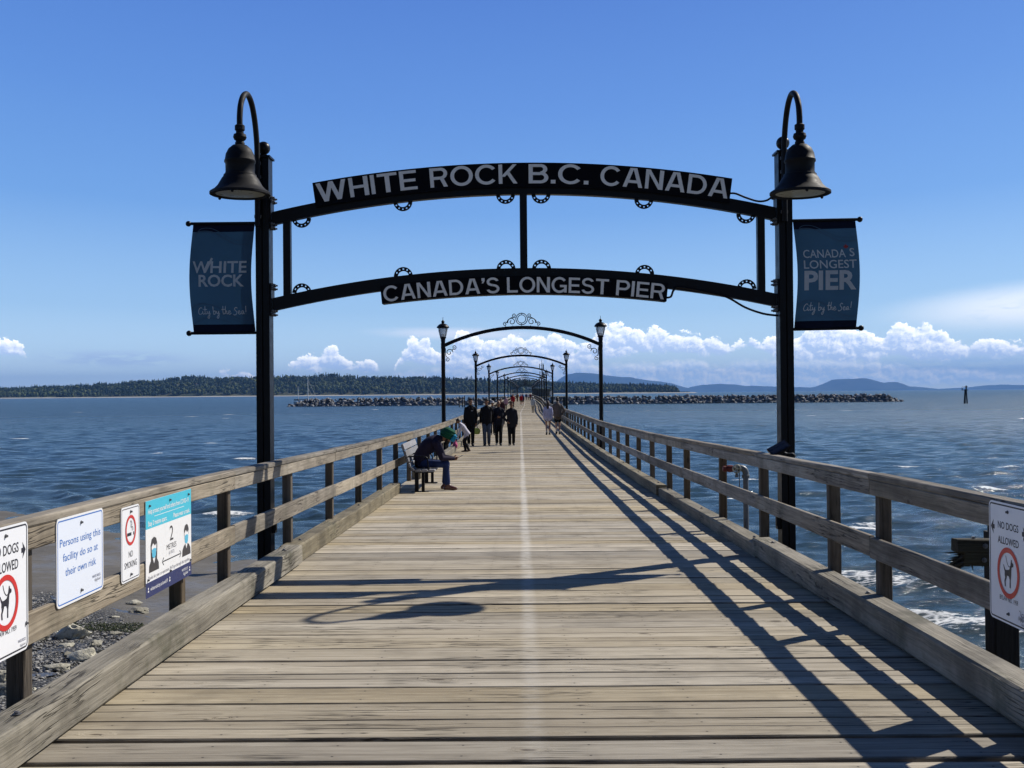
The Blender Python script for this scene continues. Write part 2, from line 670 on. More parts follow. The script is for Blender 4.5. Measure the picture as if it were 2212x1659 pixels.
def caps_set(_T, _H):
    _D = _T * 1.1
    return {
        'W': (1.34, [_Q(.11, 1, .38, 0, _D), _Q(.38, 0, .67, 1, _D), _Q(.67, 1, .96, 0, _D), _Q(.96, 0, 1.23, 1, _D)]),
        'H': (.84, [_B(0, 0, _T, 1), _B(.64, 0, .84, 1), _B(_T, .42, .64, .42 + _H)]),
        'I': (.20, [_B(0, 0, _T, 1)]),
        'T': (.86, [_B(0, 1 - _H, .86, 1), _B(.33, 0, .53, 1 - _H)]),
        'E': (.76, [_B(0, 0, _T, 1), _B(_T, 1 - _H, .74, 1), _B(_T, .42, .70, .42 + _H), _B(_T, 0, .76, _H)]),
        'R': (.86, [_B(0, 0, _T, 1), _B(_T, 1 - _H, .50, 1), _B(_T, .39, .50, .39 + _H), _A(.50, .695, .33, .305, -90, 90, _T, _H), _Q(.73, 0, .56, .42, _D)]),
        'O': (1.06, [_A(.53, .5, .53, .52, 0, 360, .18, .155)]),
        'C': (1.00, [_A(.53, .5, .53, .52, 38, 322, .18, .155)]),
        'K': (.92, [_B(0, 0, _T, 1), _Q(.20, .36, .76, 1, _D), _Q(.79, 0, .42, .60, _D)]),
        'B': (.84, [_B(0, 0, _T, 1), _B(_T, 1 - _H, .50, 1), _B(_T, .43, .50, .43 + _H), _B(_T, 0, .50, _H), _A(.50, .735, .29, .265, -90, 90, _T, _H), _A(.50, .298, .34, .298, -90, 90, _T, _H)]),
        '.': (.20, [_B(0, 0, .20, .19)]),
        'A': (1.00, [_Q(.11, 0, .43, 1, _D), _Q(.89, 0, .57, 1, _D), _B(.24, .22, .76, .22 + _H)]),
        'N': (.88, [_B(0, 0, _T, 1), _B(.68, 0, .88, 1), _Q(.76, 0, .12, 1, _D)]),
        'D': (.92, [_B(0, 0, _T, 1), _B(_T, 1 - _H, .42, 1), _B(_T, 0, .42, _H), _A(.42, .5, .50, .5, -90, 90, _T, _H)]),
        'S': (.84, [_A(.41, .735, .39, .285, 14, 270, .172, .15), _A(.42, .283, .42, .303, 90, -168, .172, .15)]),
        'L': (.72, [_B(0, 0, _T, 1), _B(_T, 0, .72, _H)]),
        'G': (1.04, [_A(.53, .5, .53, .52, 38, 318, .18, .155), _B(.56, .36, .84, .36 + .15), _B(.84, .02, 1.02, .51)]),
        'P': (.82, [_B(0, 0, _T, 1), _B(_T, 1 - _H, .48, 1), _B(_T, .36, .48, .36 + _H), _A(.48, .68, .34, .32, -90, 90, _T, _H)]),
        "'": (.20, [_B(.0, .80, .20, 1), _Q(.05, .66, .13, .80, .11)]),
    }


CAPS = caps_set(0.176, 0.150)


def add_caps(mb, body, x, y, cap, width, z=0.0, f=None, gap=0.105, mi=0, weight=1.0):
    tot = sum(CAPS[c][0] for c in body) + gap * (len(body) - 1)
    k = width / tot
    cx = x
    for c in body:
        w, groups = CAPS[c]
        for gi, g in enumerate(groups):
            for q in g:
                # cut long pieces so that they can follow the arch
                vs = [Vector((cx + px * k, y + py * cap, z + gi * 0.0005)) for px, py in q]
                mb.add([f(p) if f else p for p in vs], [(0, 1, 2, 3)], mi)
        cx += (w + gap) * k
# ------------------------------------------------------------------ materials
def wood(name, axis, c_light, c_dark, grain=1.0, stain=0.4, bumps=0.35, line=False, moss=0.0, knots=True, offs=True, knot_min=0.62, contrast=1.0):
    m, t, out = material(name)
    tc = t.new('ShaderNodeTexCoord').outputs['Object']
    p = tc
    if offs:
        at = t.new('ShaderNodeAttribute', attribute_name='tone').outputs['Fac']
        oi = t.new('ShaderNodeObjectInfo').outputs['Random']
        k = t.m('MULTIPLY_ADD', at, 61.0, t.m('MULTIPLY', oi, 37.0))
        p = t.vm('ADD', tc, t.comb(k, t.m('MULTIPLY', k, 0.37), t.m('MULTIPLY', k, 0.61)))
        var = t.m('FRACT', t.m('MULTIPLY', k, 3.17))
    else:
        var = 0.5
    s = {'X': (0.55, 30, 30), 'Y': (30, 0.55, 30), 'Z': (30, 30, 0.55)}[axis]
    s2 = {'X': (0.35, 5, 5), 'Y': (5, 0.35, 5), 'Z': (5, 5, 0.35)}[axis]
    s3 = {'X': (0.9, 26, 26), 'Y': (26, 0.9, 26), 'Z': (26, 26, 0.9)}[axis]
    sk = {'X': (1.1, 6.5, 6.5), 'Y': (6.5, 1.1, 6.5), 'Z': (6.5, 6.5, 1.1)}[axis]
    warp = t.vm('SUBTRACT', t.noise(p, 1.3, 2, out='Color'), (0.5, 0.5, 0.5))
    pw = t.vm('ADD', p, t.scale(warp, 0.05))
    if knots:
        sk = {'X': (2.1, 5.2, 5.2), 'Y': (5.2, 2.1, 5.2), 'Z': (5.2, 5.2, 2.1)}[axis]
        pk = t.vm('MULTIPLY', t.vm('ADD', p, t.scale(warp, 0.10)), sk)
        kd = t.vor(pk, 1.0, 'F1')
        kr = t.sep(t.vor(pk, 1.0, 'F1', out='Color'))
        pick = t.m('GREATER_THAN', kr[0], knot_min)
        ksz = t.lin(kr[1], 0, 1, 0.055, 0.15)
        kn = t.m('MULTIPLY', t.ss(kd, t.m('MULTIPLY', ksz, 0.45), ksz, 1.0, 0.0), pick)
        halo = t.m('MULTIPLY', t.ss(kd, ksz, t.m('MULTIPLY', ksz, 2.6), 1.0, 0.0), pick)
        pw = t.vm('ADD', pw, t.scale(t.comb(halo, halo, halo), 0.035))
    g1 = t.noise(t.vm('MULTIPLY', pw, s), 1.6 * grain, 6, 0.65)
    g2 = t.noise(t.vm('MULTIPLY', pw, s2), 1.0, 4, 0.55)
    g3 = t.noise(t.vm('MULTIPLY', pw, s3), 0.9 * grain, 3, 0.5)
    crack = t.ss(t.m('ABSOLUTE', t.m('SUBTRACT', g3, 0.5)), 0.0, 0.026, 1.0, 0.0)
    crack = t.m('MULTIPLY', crack, t.ss(t.noise(p, 0.9, 2), 0.48, 0.60))
    blot = t.noise(p, 1.7, 4, 0.6)
    f = t.m('MULTIPLY_ADD', g1, 0.55, t.m('MULTIPLY', g2, 0.45))
    c = t.mix(t.ss(f, 0.5 - 0.16 / contrast, 0.5 + 0.14 / contrast), c_dark, c_light)
    fine = t.noise(t.vm('MULTIPLY', pw, s), 5.0 * grain, 3, 0.6)
    c = t.mix(t.m('MULTIPLY', t.ss(fine, 0.50, 0.66), 0.40), c, tuple(x * 0.5 for x in c_dark))
    c = t.mix(t.m('MULTIPLY', t.ss(blot, 0.45, 0.75), stain), c, tuple(x * 0.42 for x in c_dark))
    if offs:
        hsv = t.new('ShaderNodeHueSaturation')
        t.put(hsv.inputs['Value'], t.lin(var, 0, 1, 0.70, 1.20))
        t.put(hsv.inputs['Saturation'], t.lin(t.m('FRACT', t.m('MULTIPLY', var, 7.3)), 0, 1, 0.70, 1.25))
        t.put(hsv.inputs['Color'], c)
        c = hsv.outputs[0]
    if moss:
        mm = t.m('MULTIPLY', t.ss(t.noise(p, 2.1, 5, 0.65), 0.50, 0.72), moss)
        c = t.mix(mm, c, (0.055, 0.060, 0.032))
    if knots:
        c = t.mix(t.m('MULTIPLY', halo, 0.22), c, c_dark)
        c = t.mix(t.m('MULTIPLY', kn, 0.80), c, (0.060, 0.042, 0.028))
    c = t.mix(t.m('MULTIPLY', crack, 0.85), c, (0.02, 0.016, 0.012))
    if line:
        ac = t.new('ShaderNodeAttribute', attribute_name='across').outputs['Fac']
        lx = t.sep(tc)[0]
        nx_ = t.m('MULTIPLY', t.m('ABSOLUTE', t.m('SUBTRACT', t.m('FRACT', t.m('DIVIDE', t.m('ADD', lx, t.m('MULTIPLY', t.m('SUBTRACT', var, 0.5), 0.03)), 0.61)), 0.5)), 0.61)
        ny_ = t.m('MULTIPLY', t.m('ABSOLUTE', t.m('SUBTRACT', t.m('ABSOLUTE', t.m('SUBTRACT', ac, 0.5)), 0.27)), 0.31)
        nail = t.ss(t.m('SQRT', t.m('MULTIPLY_ADD', nx_, nx_, t.m('MULTIPLY', ny_, ny_))), 0.0045, 0.0085, 1.0, 0.0)
        stain_n = t.ss(t.m('SQRT', t.m('MULTIPLY_ADD', t.m('MULTIPLY', nx_, 0.35), t.m('MULTIPLY', nx_, 0.35), t.m('MULTIPLY', ny_, ny_))), 0.004, 0.022, 1.0, 0.0)
        c = t.mix(t.m('MULTIPLY', stain_n, 0.25), c, (0.10, 0.085, 0.07))
        c = t.mix(t.m('MULTIPLY', nail, 0.85), c, (0.03, 0.025, 0.022))
        # many of the wide planks have split along their length
        v2 = t.m('FRACT', t.m('MULTIPLY', var, 13.7))
        wobs = t.m('MULTIPLY', t.m('SUBTRACT', t.noise(t.vm('MULTIPLY', p, (1.1, 0.2, 1)), 1.0, 3, 0.6), 0.5), 0.16)
        pos_s = t.m('ADD', t.lin(v2, 0, 1, 0.36, 0.64), wobs)
        sd = t.m('ABSOLUTE', t.m('SUBTRACT', ac, pos_s))
        has = t.m('GREATER_THAN', t.m('FRACT', t.m('MULTIPLY', var, 29.3)), 0.38)
        brk = t.ss(t.noise(t.vm('MULTIPLY', p, (0.5, 0.1, 1)), 1.0, 2), 0.36, 0.46)
        split = t.m('MULTIPLY', t.m('MULTIPLY', t.ss(sd, 0.008, 0.030, 1.0, 0.0), has), brk)
        half = t.m('MULTIPLY', t.m('GREATER_THAN', ac, pos_s), has)
        c = t.mix(t.m('MULTIPLY', half, 0.22), c, (0.20, 0.165, 0.115))
        c = t.mix(t.m('MULTIPLY', split, 0.92), c, (0.022, 0.018, 0.014))
        edge = t.ss(t.m('ABSOLUTE', t.m('SUBTRACT', ac, 0.5)), 0.40, 0.50)
        c = t.mix(t.m('MULTIPLY', edge, t.lin(t.noise(tc, 3.0, 3), 0.3, 0.7, 0.15, 0.75)), c, (0.075, 0.062, 0.048))
        # worn white centre line painted across the planks
        px, py, pz = t.sep(tc)
        wob = t.m('MULTIPLY', t.m('SUBTRACT', t.noise(t.comb(0, py, 0), 0.35, 3), 0.5), 0.07)
        xl = t.new('ShaderNodeAttribute', attribute_name='xc').outputs['Fac']
        d = t.m('ABSOLUTE', t.m('SUBTRACT', t.m('SUBTRACT', px, xl), t.m('ADD', wob, 0.055)))
        ln = t.ss(d, 0.012, 0.085, 1.0, 0.0)
        wear = t.ss(t.noise(t.vm('MULTIPLY', tc, (9, 22, 1)), 1.0, 3, 0.6), 0.34, 0.60)
        far = t.lin(py, 7.3, 16.0, 0.40, 1.0)
        nearer = t.lin(py, 3.7, 8.8, 0.30, 1.0)
        ln = t.m('MULTIPLY', t.m('MULTIPLY', ln, t.lin(wear, 0, 1, 0.14, 0.62)), t.m('MULTIPLY', far, nearer))
        c = t.mix(ln, c, (0.70, 0.68, 0.63))
        # stray pale scuffs
        sc = t.m('MULTIPLY', t.ss(t.noise(t.vm('MULTIPLY', tc, (2.2, 7, 1)), 1.0, 3, 0.6), 0.68, 0.80), 0.35)
        c = t.mix(sc, c, (0.60, 0.56, 0.50))
    h = t.m('MULTIPLY_ADD', crack, -1.2, t.m('MULTIPLY_ADD', g2, 0.6, g1))
    if knots:
        h = t.m('MULTIPLY_ADD', kn, 0.7, h)
    nb = bump(t, h, bumps, 0.006)
    principled(t, out, c, 0.82, spec=0.25, normal=nb)
    return m


def paint(name, color, rough=0.4, spec=0.5, metal=0.0, dirt=0.25, scale=9.0, bumps=0.04):
    m, t, out = material(name)
    tc = t.new('ShaderNodeTexCoord').outputs['Object']
    n = t.noise(tc, scale, 5, 0.6)
    n2 = t.noise(t.vm('MULTIPLY', tc, (1, 1, 0.25)), scale * 3.1, 4, 0.6)
    f = t.m('MULTIPLY', t.ss(t.m('MULTIPLY_ADD', n2, 0.4, t.m('MULTIPLY', n, 0.6)), 0.42, 0.70), dirt)
    dirtc = tuple(min(1, x * 0.55 + 0.012) for x in color)
    c = t.mix(f, color, dirtc)
    principled(t, out, c, t.lin(n, 0.3, 0.7, rough * 0.82, min(1, rough * 1.25)), metal=metal, spec=spec, normal=bump(t, n2, bumps, 0.003))
    return m


M = {}
M['plank'] = wood('deck_wood', 'X', (0.555, 0.485, 0.362), (0.335, 0.281, 0.198), stain=0.42, bumps=0.8, line=True, knot_min=0.55)
M['rail'] = wood('rail_wood', 'Y', (0.36, 0.315, 0.250), (0.165, 0.138, 0.105), stain=0.6, bumps=0.6, moss=0.40)
M['kerb'] = wood('kerb_wood', 'Y', (0.34, 0.300, 0.220), (0.160, 0.138, 0.096), stain=0.6, bumps=0.9, moss=0.6)
M['post_wood'] = wood('post_wood', 'Z', (0.19, 0.150, 0.108), (0.075, 0.057, 0.040), stain=0.5, bumps=0.4, moss=0.35)
M['pile'] = wood('pile_wood', 'Z', (0.06, 0.052, 0.044), (0.022, 0.019, 0.017), stain=0.5, bumps=0.5, moss=0.4, knots=False)
M['beam_old'] = wood('old_beam_wood', 'X', (0.085, 0.078, 0.055), (0.025, 0.022, 0.018), stain=0.6, bumps=0.6, moss=0.6, knots=False)
M['bench_wood'] = wood('bench_wood', 'Y', (0.31, 0.31, 0.325), (0.19, 0.19, 0.205), stain=0.25, bumps=0.2, knots=False)
M['black'] = paint('black_paint', (0.0030, 0.0033, 0.006), 0.40, 0.20)
M['black_matt'] = paint('dark_bronze_paint', (0.0058, 0.0065, 0.0095), 0.58, 0.18, dirt=0.4)
M['sign_black'] = paint('sign_black_face', (0.0022, 0.0022, 0.005), 0.55, 0.1, dirt=0.1)
M['letter_white'] = paint('letter_white', (0.80, 0.80, 0.80), 0.5, dirt=0.2)
M['sign_white'] = paint('sign_white', (0.82, 0.83, 0.86), 0.35, dirt=0.12, scale=5)
M['ink'] = paint('sign_ink', (0.012, 0.012, 0.022), 0.5, dirt=0.1)
M['navy'] = paint('sign_navy', (0.020, 0.028, 0.115), 0.45, dirt=0.1)
M['blue_ink'] = paint('sign_blue', (0.045, 0.17, 0.52), 0.45, dirt=0.1)
M['red'] = paint('sign_red', (0.60, 0.025, 0.022), 0.4, dirt=0.2)
M['cyan'] = paint('sign_cyan', (0.055, 0.52, 0.68), 0.35, dirt=0.1, scale=4)
M['mask_blue'] = paint('sign_mask_blue', (0.10, 0.46, 0.66), 0.45, dirt=0.1)
M['charcoal'] = paint('sign_charcoal', (0.045, 0.040, 0.040), 0.5, dirt=0.1)
M['grey_ink'] = paint('sign_grey_ink', (0.28, 0.28, 0.32), 0.5, dirt=0.1)
M['dark_glass'] = paint('dark_glass', (0.006, 0.008, 0.018), 0.3, 0.4, dirt=0.2)
M['steel'] = paint('galvanised_steel', (0.15, 0.16, 0.175), 0.55, metal=0.4, dirt=0.35, scale=20)
M['bolt'] = paint('bolt_steel', (0.16, 0.16, 0.17), 0.5, metal=0.8, dirt=0.5, scale=60)
M['red_cap'] = paint('red_coupling', (0.13, 0.014, 0.013), 0.5, dirt=0.4, scale=18)
M['lens'] = paint('lamp_lens', (0.36, 0.37, 0.32), 0.3, dirt=0.2)
M['scroll'] = paint('scroll_iron', (0.004, 0.005, 0.008), 0.45, 0.3)

# frosted lantern glass
m, t, out = material('lantern_glass')
tr = t.new('ShaderNodeBsdfTransparent')
tr.inputs[0].default_value = (0.86, 0.89, 0.92, 1)
pb = t.new('ShaderNodeBsdfPrincipled')
pb.inputs['Base Color'].default_value = (0.70, 0.74, 0.80, 1)
pb.inputs['Roughness'].default_value = 0.25
tl = t.new('ShaderNodeBsdfTranslucent')
tl.inputs[0].default_value = (0.72, 0.76, 0.82, 1)
ms = t.new('ShaderNodeMixShader')
ms.inputs[0].default_value = 0.5
t.l.new(pb.outputs[0], ms.inputs[1])
t.l.new(tl.outputs[0], ms.inputs[2])
ms2 = t.new('ShaderNodeMixShader')
fz = t.noise(t.new('ShaderNodeTexCoord').outputs['Object'], 14, 3)
t.put(ms2.inputs[0], t.lin(fz, 0.3, 0.7, 0.30, 0.42))
t.l.new(tr.outputs[0], ms2.inputs[1])
t.l.new(ms.outputs[0], ms2.inputs[2])
t.l.new(ms2.outputs[0], out.inputs['Surface'])
M['glass'] = m

# banner cloth: printed navy with a little light coming through
def cloth(name, color, trans, weave=420, swirl=None):
    m, t, out = material(name)
    tc = t.new('ShaderNodeTexCoord').outputs['Object']
    n = t.noise(tc, 5, 3)
    c = t.mix(t.lin(n, 0.3, 0.7, 0, 0.35), color, tuple(x * 0.75 for x in color))
    pb = t.new('ShaderNodeBsdfPrincipled')
    t.put(pb.inputs['Base Color'], c)
    pb.inputs['Roughness'].default_value = 0.85
    pb.inputs['Specular IOR Level'].default_value = 0.15
    t.put(pb.inputs['Normal'], bump(t, t.noise(tc, weave, 2), 0.08, 0.002))
    tl = t.new('ShaderNodeBsdfTranslucent')
    t.put(tl.inputs[0], c)
    ms = t.new('ShaderNodeMixShader')
    ms.inputs[0].default_value = trans
    t.l.new(pb.outputs[0], ms.inputs[1])
    t.l.new(tl.outputs[0], ms.inputs[2])
    t.l.new(ms.outputs[0], out.inputs['Surface'])
    return m
M['banner'] = cloth('banner_cloth', (0.105, 0.205, 0.310), 0.54)
M['banner_band'] = cloth('banner_hem_cloth', (0.008, 0.013, 0.036), 0.15)
M['banner_text'] = cloth('banner_print', (0.92, 0.93, 0.95), 0.52)
M['banner_wave'] = cloth('banner_wave_print', (0.11, 0.19, 0.29), 0.45)
M['leaf_red'] = cloth('leaf_print', (0.42, 0.06, 0.06), 0.2)


def stone(name, c1, c2, c3, scale=3.0, rough=0.85):
    m, t, out = material(name)
    tc = t.new('ShaderNodeTexCoord').outputs['Object']
    oi = t.new('ShaderNodeObjectInfo').outputs['Random']
    at = t.new('ShaderNodeAttribute', attribute_name='tone').outputs['Fac']
    k = t.m('ADD', t.m('MULTIPLY', oi, 31.0), t.m('MULTIPLY', at, 57.0))
    p = t.vm('ADD', tc, t.comb(k, k, k))
    n = t.noise(p, scale, 6, 0.65)
    n2 = t.noise(p, scale * 4.3, 5, 0.6)
    c = t.mix(t.ss(n, 0.38, 0.62), c1, c2)
    c = t.mix(t.m('MULTIPLY', t.ss(n2, 0.52, 0.70), 0.65), c, c3)
    hsv = t.new('ShaderNodeHueSaturation')
    t.put(hsv.inputs['Value'], t.lin(t.m('FRACT', t.m('MULTIPLY', k, 2.7)), 0, 1, 0.55, 1.35))
    t.put(hsv.inputs['Color'], c)
    principled(t, out, hsv.outputs[0], rough, spec=0.3, normal=bump(t, t.m('MULTIPLY_ADD', n2, 0.5, n), 0.7, 0.06))
    return m
M['boulder'] = stone('shore_boulder', (0.35, 0.33, 0.265), (0.46, 0.44, 0.365), (0.12, 0.115, 0.09), 3.4)
M['riprap'] = stone('breakwater_rock', (0.135, 0.142, 0.155), (0.31, 0.32, 0.34), (0.045, 0.048, 0.052), 0.9)
M['pebble'] = stone('beach_pebble', (0.20, 0.20, 0.20), (0.34, 0.33, 0.31), (0.08, 0.08, 0.08), 9.0, 0.6)

# wet grey sand turning to shingle
m, t, out = material('beach_sand')
tc = t.new('ShaderNodeTexCoord').outputs['Object']
shg = t.new('ShaderNodeAttribute', attribute_name='shingle').outputs['Fac']
n = t.noise(tc, 0.35, 5, 0.6)
n2 = t.noise(t.vm('MULTIPLY', tc, (2.2, 6, 3)), 1.0, 6, 0.7)
n3 = t.noise(tc, 60, 3)
c = t.mix(t.ss(n, 0.35, 0.65), (0.118, 0.108, 0.090), (0.165, 0.152, 0.128))
c = t.mix(t.m('MULTIPLY', t.ss(n2, 0.52, 0.68), 0.55), c, (0.050, 0.047, 0.040))
wet = t.ss(n, 0.45, 0.62)
cell = t.vor(tc, 17.0, 'F1', out='Color')
cd = t.vor(tc, 17.0, 'F1', out='Distance')
ch = t.sep(cell)[0]
g = t.ramp(ch, [(0.0, (0.035, 0.036, 0.038)), (0.45, (0.10, 0.10, 0.098)), (0.8, (0.22, 0.215, 0.20)), (1.0, (0.42, 0.41, 0.39))])
g = t.mix(t.ss(cd, 0.35, 0.60), g, (0.022, 0.022, 0.020))
c = t.mix(shg, c, g)
hh = t.m('MULTIPLY_ADD', n3, 0.15, n2)
hh = t.m('MULTIPLY_ADD', t.m('MULTIPLY', t.m('SUBTRACT', 0.5, cd), shg), 1.6, hh)
b = principled(t, out, c, t.lin(wet, 0, 1, 0.75, 0.45), spec=0.3, normal=bump(t, hh, 0.7, 0.04))
M['sand'] = m

# sea water
m, t, out = material('sea_water')
geo = t.new('ShaderNodeNewGeometry')
pos = geo.outputs['Position']
px, py, pz = t.sep(pos)
sh = t.new('ShaderNodeAttribute', attribute_name='shallow').outputs['Fac']
fo = t.new('ShaderNodeAttribute', attribute_name='foam').outputs['Fac']
big = t.noise(t.vm('MULTIPLY', pos, (0.012, 0.03, 1)), 1.0, 3)
deep = t.mix(t.ss(big, 0.35, 0.65), (0.026, 0.060, 0.096), (0.036, 0.076, 0.112))
deep = t.mix(t.ss(px, -10, 60, 0.0, 0.65), deep, (0.046, 0.098, 0.100))
mid = t.mix(t.noise(t.vm('MULTIPLY', pos, (0.2, 0.55, 1)), 1.0, 3), (0.036, 0.060, 0.062), (0.068, 0.078, 0.046))
c = t.mix(sh, deep, mid)
d = t.m('SQRT', t.m('MULTIPLY_ADD', px, px, t.m('MULTIPLY', py, py)))
w1 = t.noise(t.vm('MULTIPLY', pos, (1.5, 4.4, 1)), 1.0, 5, 0.68)
w2 = t.noise(t.vm('MULTIPLY', pos, (2.6, 6.0, 1)), 1.0, 4, 0.6)
w3 = t.noise(t.vm('MULTIPLY', pos, (0.20, 0.70, 1)), 1.0, 7, 0.75)
near = t.ss(d, 40, 200, 1.0, 0.0)
h = t.m('MULTIPLY_ADD', t.m('MULTIPLY', w2, near), 0.12, t.m('MULTIPLY', w1, 0.40))
h = t.m('MULTIPLY_ADD', t.m('MULTIPLY', w3, t.ss(d, 60, 320)), 4.5, h)
# wind ripples' lit and dark faces painted as short colour streaks, coarser further off
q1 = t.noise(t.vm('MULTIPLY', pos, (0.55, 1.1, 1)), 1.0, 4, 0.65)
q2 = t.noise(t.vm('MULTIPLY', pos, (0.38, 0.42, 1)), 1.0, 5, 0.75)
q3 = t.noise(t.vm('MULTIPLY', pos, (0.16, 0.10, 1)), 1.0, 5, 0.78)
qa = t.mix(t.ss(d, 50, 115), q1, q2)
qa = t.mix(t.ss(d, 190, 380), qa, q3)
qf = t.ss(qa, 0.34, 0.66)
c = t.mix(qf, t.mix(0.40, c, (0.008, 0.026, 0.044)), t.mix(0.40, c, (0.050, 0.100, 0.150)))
nb = t.new('ShaderNodeBump')
nb.inputs['Strength'].default_value = 0.8
nb.inputs['Distance'].default_value = 0.26
t.put(nb.inputs['Height'], h)
fl = t.vor(t.vm('MULTIPLY', pos, (3.0, 5.5, 1)), 1.0, 'DISTANCE_TO_EDGE')
fn = t.noise(t.vm('MULTIPLY', pos, (1.4, 5, 1)), 1.5, 6, 0.72)
foam = t.m('MULTIPLY', t.ss(t.m('MULTIPLY_ADD', t.m('SUBTRACT', fn, 0.5), 3.0, fo), 0.62, 0.80), t.ss(fl, 0.30, 0.02, 0.10, 1.0))
foam = t.m('MAXIMUM', foam, t.ss(t.m('MULTIPLY_ADD', t.m('SUBTRACT', fn, 0.5), 2.6, fo), 1.0, 1.2))
b = principled(t, out, c, t.lin(d, 20, 400, 0.10, 0.30), spec=t.lin(qf, 0, 1, 0.14, 0.34), normal=nb.outputs[0])
b.inputs['IOR'].default_value = 1.333
df = t.new('ShaderNodeBsdfDiffuse')
df.inputs[0].default_value = (0.80, 0.82, 0.82, 1)
ms = t.new('ShaderNodeMixShader')
t.put(ms.inputs[0], foam)
t.l.new(b.outputs[0], ms.inputs[1])
t.l.new(df.outputs[0], ms.inputs[2])
t.l.new(ms.outputs[0], out.inputs['Surface'])
M['water'] = m

# far land
m, t, out = material('forest_leaves')
at = t.new('ShaderNodeAttribute', attribute_name='tone').outputs['Fac']
tc = t.new('ShaderNodeTexCoord').outputs['Object']
n = t.noise(tc, 0.09, 3, 0.7)
c = t.ramp(at, [(0.0, (0.020, 0.034, 0.022)), (0.40, (0.034, 0.055, 0.030)), (0.62, (0.085, 0.115, 0.045)), (1.0, (0.150, 0.165, 0.065))])
c = t.mix(t.lin(n, 0.3, 0.7, 0, 0.5), c, (0.012, 0.022, 0.016))
principled(t, out, c, 0.9, spec=0.1)
M['forest'] = m
m, t, out = material('hill_ground')
tc = t.new('ShaderNodeTexCoord').outputs['Object']
n = t.noise(tc, 0.01, 5, 0.65)
c = t.mix(t.ss(n, 0.4, 0.65), (0.030, 0.045, 0.026), (0.085, 0.085, 0.050))
principled(t, out, c, 0.95, spec=0.1)
M['hill'] = m
m, t, out = material('mountain_ground')
tc = t.new('ShaderNodeTexCoord').outputs['Object']
n = t.noise(tc, 0.0016, 6, 0.65)
c = t.mix(t.ss(n, 0.38, 0.62), (0.030, 0.046, 0.040), (0.055, 0.072, 0.055))
principled(t, out, c, 0.95, spec=0.1)
M['mountain'] = m
M['far_sand'] = paint('far_shore_sand', (0.42, 0.40, 0.36), 0.9, 0.1, scale=0.02)
M['house_wall'] = paint('house_wall', (0.50, 0.47, 0.42), 0.8, 0.2, scale=0.3)
M['house_roof'] = paint('house_roof', (0.14, 0.11, 0.10), 0.8, 0.2, scale=0.3)
M['white_paint'] = paint('white_gloss', (0.78, 0.79, 0.80), 0.3, dirt=0.2, scale=1.0)
M['boat_dark'] = paint('boat_dark_cover', (0.035, 0.050, 0.060), 0.6, scale=1.0)
M['grey_wall'] = paint('shelter_grey', (0.10, 0.105, 0.11), 0.6, scale=1.0)
M['roof_white'] = paint('shelter_roof', (0.66, 0.68, 0.70), 0.45, scale=1.0)
M['mast_grey'] = paint('mast_grey', (0.10, 0.11, 0.13), 0.5, scale=1.0)
# ------------------------------------------------------------------ boardwalk
rnd = random.Random(7)


def build_deck():
    V, F, T, XC, AC = [], [], [], [], []
    y = -1.2
    i = 0
    while y < PIER_END:
        wdt = 0.312 + rnd.uniform(-0.022, 0.022)
        gap = abs(rnd.gauss(0.013, 0.007)) + 0.013
        if rnd.random() < 0.16:
            gap += rnd.uniform(0.008, 0.020)
        nx = 40 if y < 20 else (20 if y < 66 else 3)
        tone = rnd.random()
        ph = rnd.uniform(0, 100)
        dzp = rnd.uniform(-0.0035, 0.0035)
        tilt = rnd.uniform(-0.002, 0.002)
        o = len(V)
        x0, x1 = LX - 0.28, RX + 0.28
        for k in range(nx + 1):
            u = k / nx
            x = x0 + (x1 - x0) * u
            e0 = e1 = wz = 0.0
            if nx > 3:
                e0 = 0.0055 * mnoise.noise((x * 1.3, ph, 0)) + 0.0022 * mnoise.noise((x * 6, ph, 3))
                e1 = 0.0055 * mnoise.noise((x * 1.3, ph, 7)) + 0.0022 * mnoise.noise((x * 6, ph, 9))
                wz = 0.003 * mnoise.noise((x * 0.9, ph, 20))
            a, b = y + e0, y + wdt + e1
            yy = (a + b) / 2
            z = zd(yy) + dzp + wz
            sx = xc(yy)
            for py, pz in ((a, z - 0.06), (a, z - 0.007 - tilt), (a + 0.006, z - tilt), (b - 0.006, z + tilt), (b, z - 0.007 + tilt), (b, z - 0.06)):
                V.append((x + sx, py, pz))
                XC.append(sx)
            AC.extend((0.0, 0.0, 0.03, 0.97, 1.0, 1.0))
        for k in range(nx):
            for q in range(5):
                p = o + k * 6 + q
                F.append((p, p + 6, p + 7, p + 1))
                T.append(tone)
        y += wdt + gap
        i += 1
    me = bpy.data.meshes.new('boardwalk')
    me.from_pydata(V, [], F)
    me.materials.append(M['plank'])
    at = me.attributes.new('tone', 'FLOAT', 'FACE')
    at.data.foreach_set('value', T)
    at = me.attributes.new('xc', 'FLOAT', 'POINT')
    at.data.foreach_set('value', XC)
    at = me.attributes.new('across', 'FLOAT', 'POINT')
    at.data.foreach_set('value', AC)
    me.update()
    o = bpy.data.objects.new('boardwalk', me)
    COL.objects.link(o)
    tag(o, 'worn grey plank boardwalk running out to sea with a faded white line', kind='structure')


build_deck()

